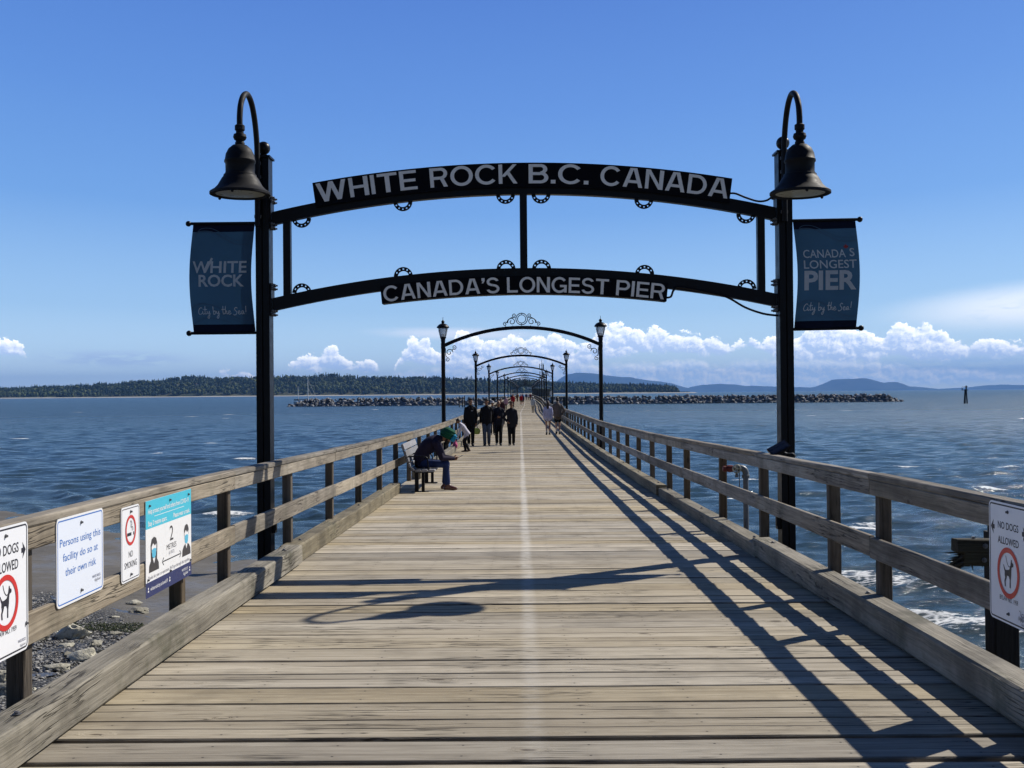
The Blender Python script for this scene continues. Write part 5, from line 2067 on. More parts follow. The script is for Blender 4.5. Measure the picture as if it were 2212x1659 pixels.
def no_sign(t_, cx, cy, rad, tilt=45):
    mb = MB()
    disc_ring(mb, cx, cy, rad * 0.80, rad, 0.0062)
    c, s = math.cos(R(-tilt)), math.sin(R(-tilt))
    q = rad * 0.86
    hw = rad * 0.085
    flat(mb, [(cx - q * c - hw * s * -1 * -1, cy - q * s - hw * c * -1 * -1), (cx + q * c - hw * s, cy + q * s - hw * c * 1), (cx + q * c + hw * s, cy + q * s + hw * c), (cx - q * c + hw * s, cy - q * s + hw * c)], 0.0062)
    return mb.build('prohibition_ring', M['red'], t_)


def dogs_sign(label, origin, right, w, h, full):
    t_ = thing('notice_board', label, 'sign', M=sign_frame(origin, right))
    plate(t_, w, h, 0.035, M['sign_white'])
    mb = MB()
    border(mb, w, h, 0.035, 0.010, 0.018, 0.0046)
    mb.build('border', M['ink'], t_)
    cx = w / 2
    mb = MB()
    k = h / 0.64
    add_text(mb, 'NO DOGS', cx, 0.500 * k, (0.037 if full else 0.047) * k, w * (0.52 if full else 0.57), 'c', 0.012, 0.0048)
    mb.build('lettering', M['ink'], t_)
    mb = MB()
    add_text(mb, 'ALLOWED', cx, 0.420 * k, (0.037 if full else 0.047) * k, w * (0.53 if full else 0.55), 'c', 0.012, 0.0048)
    mb.build('lettering', M['ink'], t_)
    mb = MB()
    add_text(mb, 'BYLAW NO. 1959', cx, 0.118 * k, 0.024 * k, w * 0.46, 'c', 0.004, 0.0048)
    mb.build('lettering', M['ink'], t_)
    for s in (-1, 1):
        mb = MB()
        ax, ay = cx + s * (w / 2 - 0.052), 0.500 * k
        flat(mb, [(ax + s * 0.026, ay), (ax - s * 0.010, ay + 0.040), (ax - s * 0.004, ay + 0.012), (ax - s * 0.022, ay + 0.012), (ax - s * 0.022, ay - 0.012), (ax - s * 0.004, ay - 0.012), (ax - s * 0.010, ay - 0.040)], 0.0048)
        mb.build('arrow', M['ink'], t_)
    rad = 0.135 * k
    cy = 0.272 * k
    mb = MB()
    flat(mb, [(cx + x * rad * 0.92, cy + y * rad * 0.92) for x, y in DOG], 0.0052)
    stroke(mb, [(p.x, p.y) for p in smooth_path([(cx + 0.22 * rad, cy + 0.30 * rad, 0), (cx + 0.05 * rad, cy + 0.26 * rad, 0), (cx - 0.12 * rad, cy + 0.42 * rad, 0), (cx - 0.22 * rad, cy + 0.66 * rad, 0)])], 0.0045, 0.0052)
    mb.build('dog_picture', M['ink'], t_)
    no_sign(t_, cx, cy, rad)
    mb = MB()
    add_text(mb, 'WHITE ROCK', w - 0.03, 0.046, 0.014, 0.085, 'r', 0.0, 0.0048)
    mb.build('maker_mark', M['navy'], t_)
    mb = MB()
    script_line(mb, 'City by the Sea!', w - 0.062, 0.026, 0.062, 0.0016, lambda p: Vector((p.x, p.y, 0.0048)))
    mb.build('script', M['grey_ink'], t_)
    screws(t_, [(cx, h - 0.045), (cx if full else w - 0.025, 0.055 if full else 0.125)])
    if full:    # a grey scuff in the lower corner
        mb = MB()
        rr = random.Random(4)
        for i in range(16):
            a = rr.uniform(0, 3.1)
            x, y = w - 0.075 + rr.uniform(-.03, .03), 0.055 + rr.uniform(-.02, .02)
            stroke(mb, [(x, y), (x + 0.02 * math.cos(a), y + 0.02 * math.sin(a)), (x + 0.03 * math.cos(a + .7), y + 0.03 * math.sin(a + .7))], 0.004, 0.0050 + 0.0001 * i)
        mb.build('scuff', M['grey_ink'], t_)
    return t_


SX = LRAIL + 0.004
dogs_sign('white NO DOGS ALLOWED notice at the near end of the sunlit left railing', (SX, 5.030, 0.472), (0, 1, 0), 0.483, 0.622, False)
dogs_sign('white NO DOGS ALLOWED notice with a thick dark border on the right railing', (RRAIL - 0.004, 6.255, 0.448), (0, -1, 0), 0.483, 0.642, True)

# risk notice: faint ribbed reflective sheet
t_ = thing('notice_board', 'white notice with blue words about using the facility at own risk', 'sign', M=sign_frame((SX, 4.00 * KY, 0.590), (0, 1, 0)))
m, t, out = material('ribbed_sheet')
tcn = t.new('ShaderNodeTexCoord').outputs['Object']
wv = t.new('ShaderNodeTexWave', wave_type='BANDS', bands_direction='X')
t.put(wv.inputs['Vector'], tcn)
wv.inputs['Scale'].default_value = 24.0
wv.inputs['Distortion'].default_value = 0.15
principled(t, out, t.mix(t.ss(wv.outputs['Fac'], 0.3, 0.8), (0.70, 0.76, 0.88), (0.80, 0.84, 0.91)), 0.35)
M['ribbed'] = m
w, h = 0.657, 0.470
plate(t_, w, h, 0.035, M['ribbed'])
mb = MB()
border(mb, w, h, 0.035, 0.0, 0.012, 0.0044)
mb.build('rim', M['letter_white'], t_)
mb = MB()
border(mb, w, h, 0.035, 0.012, 0.019, 0.0046)
mb.build('border', M['blue_ink'], t_)
for k, (s_, ww) in enumerate((('Persons using this', 0.570), ('facility do so at', 0.490), ('their own risk', 0.430))):
    mb = MB()
    add_text(mb, s_, w / 2, 0.318 - 0.080 * k, 0.041, ww, 'c', 0.002, 0.0048)
    mb.build('lettering', M['blue_ink'], t_)
mb = MB()
add_text(mb, 'WHITE ROCK', w - 0.045, 0.085, 0.015, 0.125, 'r', 0.0, 0.0048)
mb.build('maker_mark', M['navy'], t_)
mb = MB()
script_line(mb, 'City by the Sea!', w - 0.090, 0.064, 0.09, 0.0022, lambda p: Vector((p.x, p.y, 0.0048)))
mb.build('script', M['grey_ink'], t_)
screws(t_, [(w / 2, h - 0.05), (w / 2, 0.048)])

# no smoking notice
t_ = thing('notice_board', 'narrow white NO SMOKING notice between two larger notices', 'sign', M=sign_frame((SX, 4.65 * KY, 0.560), (0, 1, 0)))
w, h = 0.330, 0.461
plate(t_, w, h, 0.030, M['sign_white'])
mb = MB()
border(mb, w, h, 0.030, 0.010, 0.015, 0.0046)
mb.build('border', M['ink'], t_)
mb = MB()
add_text(mb, 'NO', w / 2, 0.145, 0.038, 0.072, 'c', 0.0, 0.0048)
mb.build('lettering', M['ink'], t_)
mb = MB()
add_text(mb, 'SMOKING', w / 2, 0.082, 0.038, 0.222, 'c', 0.0, 0.0048)
mb.build('lettering', M['ink'], t_)
cx, cy, rad = w / 2, 0.312, 0.094
mb = MB()
flat(mb, [(cx - 0.0610, cy - 0.0146), (cx + 0.0122, cy - 0.0146), (cx + 0.0122, cy - 0.0342), (cx - 0.0610, cy - 0.0342)], 0.0052)
flat(mb, [(cx + 0.0464, cy - 0.0146), (cx + 0.0610, cy - 0.0146), (cx + 0.0610, cy - 0.0342), (cx + 0.0464, cy - 0.0342)], 0.0052)
for dx in (0.014, 0.028):
    stroke(mb, [(p.x, p.y) for p in smooth_path([(cx + dx * 1.22 + 0.010, cy - 0.0061, 0), (cx + dx * 1.22 + 0.004, cy + 0.0146, 0), (cx + dx * 1.22 - 0.014, cy + 0.0195, 0), (cx + dx * 1.22 - 0.010, cy + 0.0415, 0), (cx + dx * 1.22 - 0.024, cy + 0.0586, 0)])], 0.004, 0.0052)
mb.build('cigarette_picture', M['ink'], t_)
no_sign(t_, cx, cy, rad)
screws(t_, [(w / 2, h - 0.035), (w / 2, 0.038)])

# distancing notice
t_ = thing('notice_board', 'large turquoise and white notice with two masked figures and navy foot', 'sign', M=sign_frame((SX, 4.955 * KY, 0.392), (0, 1, 0)))
w, h = 1.000, 0.628
plate(t_, w, h, 0.004, M['letter_white'], 0.004)
mb = MB()
flat(mb, [(0, h), (w, h), (w, 0.445), (0, 0.445)], 0.0045)
mb.build('header_band', M['cyan'], t_)
mb = MB()
flat(mb, [(0, 0), (w, 0), (w, 0.098), (0, 0.098)], 0.0045)
mb.build('footer_band', M['navy'], t_)
for body, x, y, cap, ww, al in (('Help protect yourself and others from COVID-19.', 0.045, 0.540, 0.031, 0.900, 'l'), ('Stay 2 metres apart.', 0.045, 0.462, 0.031, 0.390, 'l'),
                                ('Please wear a mask.', w - 0.035, 0.462, 0.031, 0.385, 'r'), ('whiterockcity.ca/covid19', 0.085, 0.038, 0.024, 0.360, 'l'), ('WHITE ROCK', w - 0.085, 0.054, 0.018, 0.150, 'r')):
    mb = MB()
    add_text(mb, body, x, y, cap, ww, al, 0.012 if y > 0.3 else 0.004, 0.0050)
    mb.build('light_lettering', M['letter_white'], t_)
mb = MB()
flat(mb, [(0.17, 0.515), (0.83, 0.515), (0.83, 0.5185), (0.17, 0.5185)], 0.0050)
mb.build('rule', M['letter_white'], t_)
mb = MB()
script_line(mb, 'City by the Sea!', w - 0.14, 0.026, 0.11, 0.003, lambda p: Vector((p.x, p.y, 0.0050)))
mb.build('script', M['letter_white'], t_)
for x in (0.045, 0.49, w - 0.045):
    mb = MB()
    disc_ring(mb, x, 0.058, 0.0, 0.008, 0.0050, 10)
    flat(mb, [(x - 0.011, 0.034), (x + 0.011, 0.034), (x + 0.011, 0.046), (x - 0.011, 0.046)], 0.0050)
    mb.build('icon', M['letter_white'], t_)
for body, y, cap, ww, mt in (('2', 0.312, 0.100, 0.080, 'charcoal'), ('METRES', 0.256, 0.036, 0.215, 'charcoal'), ('(6 FEET)', 0.220, 0.022, 0.120, 'grey_ink')):
    mb = MB()
    add_text(mb, body, 0.535, y, cap, ww, 'c', 0.0, 0.0048)
    mb.build('lettering', M[mt], t_)
mb = MB()
add_text(mb, 'Thanks for your co-operation. We’ll get through this together.', w / 2, 0.112, 0.024, 0.920, 'c', 0.0, 0.0048)
mb.build('lettering', M['grey_ink'], t_)
mb = MB()
yy = 0.190
stroke(mb, [(0.345, yy), (0.735, yy)], 0.008, 0.0048)
for s, x in ((1, 0.330), (-1, 0.750)):
    stroke(mb, [(x + s * 0.032, yy + 0.024), (x, yy), (x + s * 0.032, yy - 0.024)], 0.010, 0.0049)
mb.build('arrow', M['charcoal'], t_)


def masked(mbd, mbm, mbw, cx, y0, k, woman):
    E = lambda pts: [(cx + a * k * 1.38, y0 + b * k) for a, b in pts]
    flat(mbd, E([(-0.36, 0.0), (0.36, 0.0), (0.34, 0.22), (0.22, 0.36), (0.10, 0.42), (-0.10, 0.42), (-0.22, 0.36), (-0.34, 0.22)]), 0.0048)
    if woman:
        flat(mbd, E([(-0.22, 0.36), (0.22, 0.36), (0.24, 0.85), (0.16, 1.04), (0.0, 1.10), (-0.16, 1.04), (-0.24, 0.85)]), 0.0049)
    else:
        flat(mbd, E([(-0.19, 0.72), (0.19, 0.72), (0.20, 0.92), (0.12, 1.06), (0.0, 1.10), (-0.12, 1.06), (-0.20, 0.92)]), 0.0049)
    flat(mbw, E([(-0.09, 0.42), (0.0, 0.24), (0.09, 0.42)]), 0.0052)
    flat(mbw, E([(-0.16, 0.60), (0.16, 0.60), (0.17, 0.86), (0.06, 0.80), (-0.06, 0.90), (-0.17, 0.80)]), 0.0052)
    flat(mbm, E([(-0.155, 0.70), (0.0, 0.74), (0.155, 0.70), (0.13, 0.48), (0.0, 0.40), (-0.13, 0.48)]), 0.0055)


for fx, wm in ((0.160, True), (0.880, False)):
    mbd, mbm, mbw = MB(), MB(), MB()
    masked(mbd, mbm, mbw, fx, 0.157, 0.205, wm)
    fg = mbd.build('figure', M['charcoal'], t_)
    mbm.build('mask', M['mask_blue'], fg)
    mbw.build('face', M['letter_white'], fg)
screws(t_, [(0.07, h - 0.035), (w / 2, h - 0.035), (w - 0.07, h - 0.035), (0.035, 0.115), (w / 2, 0.105), (w - 0.03, 0.110)])

# ------------------------------------------------------------------ floodlight on the right rail
fz = zd(8.1 * KY) + 1.110
t_ = thing('floodlight', 'small flat floodlight standing on the right rail beside the gateway post', 'lamp', M=Matrix.Translation((2.71, 8.10 * KY, fz)))
mb = MB()
mb.box((0, 0, 0.006), (0.10, 0.09, 0.010))
mb.box((-0.0, -0.03, 0.03), (0.012, 0.012, 0.05))
mb.box((-0.0, 0.03, 0.03), (0.012, 0.012, 0.05))
mb.build('bracket', M['black'], t_)
rot = Matrix.Rotation(R(-28), 3, 'Y') @ Matrix.Rotation(R(24), 3, 'X')
mb = MB()
mb.box((0.01, 0, 0.062), (0.215, 0.17, 0.030), rot)
mb.build('housing', M['black'], t_)
mb = MB()
for k in range(5):
    mb.box(rot @ Vector((-0.08 + 0.04 * k, -0.002, -0.024)) + Vector((0.01, 0, 0.062)), (0.006, 0.15, 0.022), rot)
mb.build('fin', M['black'], t_)
mb = MB()
mb.box(rot @ Vector((0, 0, 0.0165)) + Vector((0.01, 0, 0.062)), (0.185, 0.14, 0.003), rot)
for k in range(3):
    for j in range(2):
        mb.box(rot @ Vector((-0.06 + 0.06 * k, -0.035 + 0.07 * j, 0.019)) + Vector((0.01, 0, 0.062)), (0.035, 0.035, 0.003), rot)
mb.build('glass', M['dark_glass'], t_)
mb = MB()
mb.tube(smooth_path([(0.06, 0.02, 0.03), (0.10, 0.03, 0.012), (0.16, 0.02, 0.010), (0.20, 0.05, -0.03)]), 0.006, 6)
mb.build('cable', M['steel'], t_, True)

# ------------------------------------------------------------------ fire standpipe behind the right rail
sy_, sx_ = 10.15 * KY, 2.965
sz = zd(sy_) + 0.775
t_ = thing('standpipe', 'grey fire standpipe with a red hose coupling behind the right railing', 'standpipe', M=Matrix.Translation((sx_, sy_, sz)))
mb = MB()
mb.tube([(0, 0, -3.2), (0, 0, -0.075)], 0.036, 16)
mb.build('riser', M['steel'], t_, True)
mb = MB()
mb.lathe([(0.036, -0.095), (0.052, -0.09), (0.052, -0.055), (0.040, -0.05)], (0, 0, 0), 16)
mb.tube(smooth_path([(0, 0, -0.06), (0, 0, -0.03), (-0.015, 0, 0.012), (-0.05, 0, 0.035), (-0.085, 0, 0.038)]), 0.042, 14)
mb.lathe([(0.050, -0.012), (0.050, 0.012)], (-0.09, 0, 0.038), 14, axis=Matrix.Rotation(R(90), 3, 'Y'))
mb.build('elbow', M['steel'], t_, True)
mb = MB()
mb.tube([(-0.095, 0, 0.036), (-0.165, 0, 0.030)], 0.034, 14)
mb.tube([(-0.13, -0.02, 0.03), (-0.13, -0.06, 0.03)], 0.016, 8)
mb.build('valve', M['steel'], t_, True)
mb = MB()
wheel = [Vector((-0.13 + 0.052 * math.cos(a), -0.065, 0.03 + 0.052 * math.sin(a))) for a in [2 * math.pi * k / 20 for k in range(21)]]
mb.tube(wheel, 0.008, 6, caps=False)
for k in range(5):
    a = 2 * math.pi * k / 5
    mb.tube([(-0.13, -0.065, 0.03), (-0.13 + 0.05 * math.cos(a), -0.065, 0.03 + 0.05 * math.sin(a))], 0.006, 6)
mb.build('hand_wheel', M['lens'], t_, True)
mb = MB()
mb.lathe([(0.040, 0), (0.046, 0.004), (0.048, 0.05), (0.044, 0.075), (0.030, 0.080), (0.030, 0.088)], (-0.168, 0, 0.030), 16, axis=Matrix.Rotation(R(-90), 3, 'Y'))
mb.lathe([(0.030, 0.086), (0.038, 0.090), (0.038, 0.125), (0.028, 0.135)], (-0.168, 0, 0.028), 16, axis=Matrix.Rotation(R(-90), 3, 'Y'))
mb.build('coupling', M['red_cap'], t_, True)
mb = MB()
mb.tube([(-0.12, -0.01, -0.005), (-0.12, -0.012, -0.05)], 0.018, 8)
mb.tube([(-0.12, -0.012, -0.05), (-0.12, -0.012, -0.085)], 0.023, 8)
mb.tube([(-0.085, -0.01, 0.01), (-0.086, -0.012, -0.22)], 0.006, 6)
mb.build('drain_cock', M['bolt'], t_, True)
mb = MB()
mb.box((0, 0, -0.86), (0.10, 0.10, 0.03))
mb.tube([(-0.17, 0, -0.86), (0.18, 0, -0.86)], 0.010, 6)
mb.build('clamp', M['steel'], t_)

# ------------------------------------------------------------------ remains of an old timber dolphin on the right
t_ = thing('old_timber_pile', 'black square timber pile with a splintered cross beam, right of the pier', 'pile', M=Matrix.Translation((4.035, 6.5 * KY, 0)))
mb = MB()
mb.timber([(0, 0, -5.5), (0.01, 0, -2), (0, 0, 0.50)], 0.205, 0.205, 0.012, 0, 0.3, 0.004, rnd, up=Vector((0, 1, 0)))
mb.build('post', M['pile'], t_)
mb = MB()
mb.timber([(-0.455, -0.175, 0.415), (0.05, -0.170, 0.405), (0.5, -0.165, 0.40), (1.1, -0.16, 0.39)], 0.14, 0.11, 0.010, 0, 0.4, 0.004, rnd)
mb.timber([(-0.40, -0.172, 0.315), (-0.1, -0.170, 0.300), (0.5, -0.165, 0.295), (1.1, -0.16, 0.29)], 0.13, 0.115, 0.012, 0, 0.4, 0.010, rnd)
sp = random.Random(9)
for k in range(26):     # torn fibres at the broken end
    y0, z0 = sp.uniform(-0.23, -0.11), sp.uniform(0.24, 0.365)
    L = sp.uniform(0.02, 0.15) if k < 20 else sp.uniform(0.08, 0.19)
    d = Vector((-L, sp.uniform(-.02, .02), -sp.uniform(0.0, 0.75) * L))
    a = Vector((-0.385, y0, z0))
    mb.tube([a + Vector((0.05, 0, 0)), a, a + d * 0.6, a + d], [0.013, 0.011, 0.007, 0.001], 5)
for k in range(6):
    x0 = sp.uniform(-0.35, -0.05)
    mb.tube([(x0, -0.2, 0.26), (x0 + 0.01, -0.2, 0.25 - sp.uniform(0.01, 0.06))], [0.010, 0.002], 5)
mb.build('cross_beam', M['beam_old'], t_)
mb = MB()
for x in (-0.23, -0.24):
    mb.lathe([(0.022, 0), (0.022, 0.008), (0.011, 0.009), (0.011, 0.022)], (x, -0.245, 0.415 if x > -0.235 else 0.30), 8, axis=Matrix.Rotation(R(90), 3, 'X'))
mb.lathe([(0.016, 0), (0.016, 0.015)], (-0.30, -0.18, 0.470), 8)
mb.build('bolt', M['bolt'], t_)
mb = MB()
mb.tube([(-0.075, 0.0, 0.36), (-0.075, 0.0, 0.565)], 0.032, 12)
mb.build('pipe', M['pile'], t_, True)
mb = MB()
mb.lathe([(0.034, 0.562), (0.034, 0.580), (0.028, 0.588)], (-0.075, 0, 0), 12)
mb.build('pipe_cap', M['letter_white'], t_, True)
mb = MB()
mb.tube(smooth_path([(-0.10, -0.02, -0.60), (-0.3, -0.05, -0.66), (-0.42, -0.08, -0.72)]), 0.012, 6)
mb.build('strap', M['pile'], t_, True)

# ------------------------------------------------------------------ park bench by the left railing
BY0, BY1 = 14.98 * KY, 16.72 * KY
bz = zd(15.8 * KY)
t_ = thing('bench', 'grey slatted bench with black iron frame against the left railing', 'bench', M=Matrix.Translation((-2.0, 15.85 * KY, bz)))
L_ = (BY1 - BY0) / 2
slats = []      # (x, z, width, tilt about Y in degrees)
for x, z, w_, tl in ((0.265, 0.432, 0.125, 2), (0.125, 0.432, 0.115, 2), (-0.005, 0.430, 0.115, 0), (-0.110, 0.462, 0.085, -38),
                     (-0.170, 0.540, 0.085, -68), (-0.205, 0.640, 0.085, -74), (-0.245, 0.760, 0.130, -75), (-0.290, 0.895, 0.125, -72)):
    mb = MB()
    rot = Matrix.Rotation(R(-tl), 3, 'Y')
    up = rot @ Vector((0, 0, 1))
    mb.timber([(x, -L_, z), (x, 0, z), (x, L_, z)], w_, 0.042, 0.010, 0, rnd.random(), 0.0, rnd, up=up)
    mb.build('slat', M['bench_wood'], t_)
for yy in (-L_ + 0.12, L_ - 0.12):
    mb = MB()
    # pedestal: two flat bars and a foot
    mb.box((-0.035, yy, 0.20), (0.075, 0.055, 0.40))
    mb.box((0.090, yy, 0.20), (0.060, 0.055, 0.40))
    mb.box((0.03, yy, 0.012), (0.34, 0.07, 0.024))
    mb.timber([(-0.06, yy, 0.398), (0.30, yy, 0.398)], 0.05, 0.025, 0.004)
    pts = smooth_path([(-0.06, yy, 0.40), (-0.135, yy, 0.440), (-0.195, yy, 0.53), (-0.235, yy, 0.65), (-0.285, yy, 0.80), (-0.328, yy, 0.92)])
    mb.timber(pts, 0.05, 0.020, 0.003, up=Vector((1, 0, 0.2)))
    mb.build('iron_leg', M['black'], t_)
for yy in (-L_ + 0.10, 0.0, L_ - 0.10):
    mb = MB()
    mb.tube(smooth_path([(-0.245, yy, 0.700), (-0.10, yy, 0.712), (0.06, yy, 0.712), (0.155, yy, 0.690), (0.185, yy, 0.62), (0.190, yy, 0.44)], 5), 0.014, 8)
    mb.build('armrest', M['black'], t_, True)
mb = MB()
for k in range(10):
    mb.lathe([(0.008, 0), (0.008, 0.003)], (-0.05 + 0.03 * k, -L_ + 0.12, 0.455), 6)
mb.build('bolt', M['bolt'], t_)

# ------------------------------------------------------------------ on the water: ketch, channel marker, mooring piles
by_ = 470.0 * KY
bx_ = (660 - 1123) / FPX * by_
t_ = thing('sailing_boat', 'white two masted sailing boat moored behind the breakwater', 'boat', M=Matrix.Translation((bx_, by_, WATER_Z)))
mb = MB()
secs = []
for k in range(13):
    u = k / 12
    x = -7.4 + 15.0 * u
    hw = 1.9 * (math.sin(math.pi * min(1, (u + 0.18) / 1.18)) ** 0.6) * (1 if u < 0.97 else 0.35)
    zt = 1.55 + 0.55 * (u - 0.35) ** 2 * 2.2 + (0.25 if u < 0.1 else 0)
    secs.append([(x, -hw, zt), (x + 0.1, -hw * 0.92, 0.6), (x + 0.2, -hw * 0.5, -0.3), (x + 0.2, hw * 0.5, -0.3), (x + 0.1, hw * 0.92, 0.6), (x, hw, zt)])
mb.loft(secs)
mb.build('hull', M['white_paint'], t_, True)
mb = MB()
mb.box((-0.6, 0, 2.05), (5.0, 2.0, 0.75))
mb.box((-3.6, 0, 2.15), (1.4, 1.8, 0.9))
mb.build('cabin', M['white_paint'], t_)
mb = MB()
mb.loft([[(x, -1.2, 2.5), (x, -0.7, 3.25), (x, 0.7, 3.25), (x, 1.2, 2.5)] for x in (-7.2, -5.2, -4.3)])
mb.tube([(-6.8, -1.5, 1.6), (-6.8, -1.5, 2.6)], 0.05, 6)
mb.tube([(-4.0, 0, 3.05), (1.2, 0, 3.35)], 0.22, 8)
mb.build('canopy', M['boat_dark'], t_)
mb = MB()
mb.tube([(1.4, 0, 1.8), (1.15, 0, 17.0)], [0.24, 0.18], 10)
mb.tube([(1.3, -1.5, 10.0), (1.3, 1.5, 10.0)], 0.05, 6)
mb.build('main_mast', M['white_paint'], t_, True)
mb = MB()
mb.tube([(-4.6, 0, 1.9), (-4.9, 0, 11.0)], [0.22, 0.16], 10)
mb.tube([(-4.7, -0.9, 6.2), (-4.7, 0.9, 6.2)], 0.04, 6)
mb.build('mizzen_mast', M['white_paint'], t_, True)
mb = MB()
mb.tube([(1.2, 0, 15.5), (7.3, 0, 2.2)], 0.085, 6)
mb.tube([(1.25, 0, 10.6), (5.6, 0, 1.9)], 0.075, 6)
mb.tube([(1.2, 0, 16.5), (-4.75, 0, 10.6)], 0.02, 4)
for s in (-1, 1):
    mb.tube([(1.2, 0, 16.0), (0.8, s * 1.8, 1.8)], 0.02, 4)
mb.build('rigging', M['white_paint'], t_)

mx_, my_ = (2085.5 - 1126) / FPX * 318.0 * KY, 318.0 * KY
t_ = thing('channel_marker', 'black timber channel marker standing alone in the water at far right', 'marker', M=Matrix.Translation((mx_, my_, WATER_Z)))
mb = MB()
mb.tube([(-0.75, 0, -3), (-0.15, 0, 5.9)], [0.28, 0.24], 8)
mb.tube([(0.85, 0, -3), (0.25, 0, 7.2)], [0.30, 0.26], 8)
mb.tube([(0.05, 0.8, -3), (0.05, 0.2, 5.9)], [0.28, 0.24], 8)
mb.build('pile_cluster', M['pile'], t_, True)
mb = MB()
mb.box((-0.2, 0, 5.6), (2.7, 0.5, 0.25))
mb.box((-1.35, 0, 6.1), (0.22, 0.22, 0.9))
mb.tube([(-1.4, 0, 6.9), (1.0, 0, 6.9)], 0.06, 6)
mb.build('platform', M['pile'], t_)
mb = MB()
mb.box((0.2, -0.35, 7.0), (0.75, 0.08, 0.75))
mb.build('board', M['mast_grey'], t_)

for x, top, lab in ((1147.5, 4.5, 'dark mooring pile standing apart, left of the nearest lamp arch foot'), (1156.0, 4.1, 'dark mooring pile, left one of the close pair by the breakwater'),
                    (1161.0, 4.7, 'dark mooring pile, right one of the close pair by the breakwater'), (1236.0, 4.0, 'dark mooring pile in the water behind the walking group')):
    yy = 330.0 * KY
    X = (x * 2212 / 2560 - 1123) / FPX * yy
    mb = MB()
    mb.tube([(0, 0, -3), (0.03, 0, top)], [0.22, 0.20], 8)
    mb.lathe([(0.20, top), (0.10, top + 0.25), (0.02, top + 0.3)], (0.03, 0, 0), 8)
    o = mb.build('mooring_pile', M['pile'], smooth=True)
    o.location = (X, yy, WATER_Z)
    tag(o, lab, 'pile', 'mooring piles near the breakwater')

# ------------------------------------------------------------------ pier head: shelter and antenna mast
hy = 338.0 * KY
mb = MB()
mb.box((4.0, hy + 9, zd(hy) - 0.25), (34, 26, 0.4))
o = mb.build('pier_head_deck', M['kerb'])
tag(o, 'wide timber deck at the head of the pier', kind='structure')
mb = MB()
for i in range(7):
    for j in range(4):
        mb.tube([(-12 + i * 5.3, hy - 2 + j * 7, -7), (-12 + i * 5.3, hy - 2 + j * 7, zd(hy) - 0.3)], 0.2, 8)
o = mb.build('pier_head_piles', M['pile'])
tag(o, kind='structure')
t_ = thing('shelter', 'grey shelter with a pale upswept roof at the end of the pier', 'shelter', M=Matrix.Translation((8.6, hy, zd(hy))))
mb = MB()
mb.box((0.9, 4, 1.65), (7.6, 6.0, 3.3))
mb.build('wall', M['grey_wall'], t_)
mb = MB()
mb.prism([(-5.4, 3.5), (0.0, 3.75), (6.2, 4.35), (6.2, 4.55), (0.0, 4.25), (-5.4, 4.05)], -1.5, 9.0, M=Matrix.Translation((0, 7.5, 0)) @ Matrix.Rotation(R(90), 4, 'X'))
mb.build('roof', M['roof_white'], t_)
for x in (-4.2, -3.1, 4.9):
    mb = MB()
    mb.tube([(x, 0.6, 0), (x, 0.6, 3.7)], 0.09, 8)
    mb.build('column', M['black'], t_, True)
mb = MB()
mb.prism([(4.5, 0.7), (5.9, 0.7), (5.9, 2.9), (4.5, 2.1)], 0.0, 0.08, M=Matrix.Translation((0, 0.35, 0)) @ Matrix.Rotation(R(90), 4, 'X'))
mb.build('sign_panel', M['white_paint'], t_)
t_ = thing('antenna_mast', 'slim grey mast with upright antenna panels at the end of the pier', 'mast', M=Matrix.Translation((9.75, hy + 2, zd(hy))))
mb = MB()
mb.tube([(0, 0, 0), (0, 0, 13.6), (0, 0, 16.4)], [0.20, 0.16, 0.06], 10)
mb.build('pole', M['mast_grey'], t_, True)
for k, (dx, dy, z, hh) in enumerate([(-0.95, 0, 13.1, 2.6), (0.55, -0.4, 13.2, 2.7), (0.75, 0.5, 12.9, 2.4), (-0.85, 0.2, 9.6, 3.0), (0.35, -0.3, 9.6, 3.2), (0.65, 0.4, 9.4, 2.8), (-0.6, 0, 5.6, 1.6), (0.6, 0, 5.4, 2.0)]):
    mb = MB()
    mb.box((dx, dy, z), (0.34, 0.22, hh))
    mb.box((dx * 0.5, dy * 0.5, z - hh * 0.3), (abs(dx), 0.08, 0.10))
    mb.box((dx * 0.5, dy * 0.5, z + hh * 0.3), (abs(dx), 0.08, 0.10))
    mb.build('antenna_panel', M['mast_grey'], t_)
# ------------------------------------------------------------------ people
def garment(name, color, rough=0.85, fold=0.35, spec=0.2):
    m, t, out = material(name)
    tc = t.new('ShaderNodeTexCoord').outputs['Object']
    n = t.noise(t.vm('MULTIPLY', tc, (9, 9, 6)), 1.0, 4, 0.55, 0.6)
    n2 = t.noise(tc, 160, 2)
    c = t.mix(t.ss(n, 0.35, 0.7), color, tuple(x * 0.8 for x in color))
    principled(t, out, c, rough, spec=spec, normal=bump(t, t.m('MULTIPLY_ADD', n2, 0.05, n), fold, 0.03))
    return m


GM = {}
def G(name, color, **kw):
    if name not in GM:
        GM[name] = garment(name, color, **kw)
    return GM[name]


def skin_mat(name, color):
    if name in GM:
        return GM[name]
    m, t, out = material(name)
    tc = t.new('ShaderNodeTexCoord').outputs['Object']
    n = t.noise(tc, 18, 4)
    c = t.mix(t.ss(n, 0.4, 0.7), color, tuple(x * 0.85 for x in color))
    principled(t, out, c, 0.55, spec=0.35, normal=bump(t, t.noise(tc, 240, 2), 0.05, 0.001))
    GM[name] = m
    return m


SKIN_B = skin_mat('skin_brown', (0.26, 0.135, 0.080))
SKIN_L = skin_mat('skin_light', (0.48, 0.30, 0.22))
HAIR_D = G('hair_dark', (0.012, 0.010, 0.009), rough=0.5, fold=0.6, spec=0.4)
HAIR_BR = G('hair_brown', (0.060, 0.032, 0.018), rough=0.5, fold=0.6, spec=0.4)


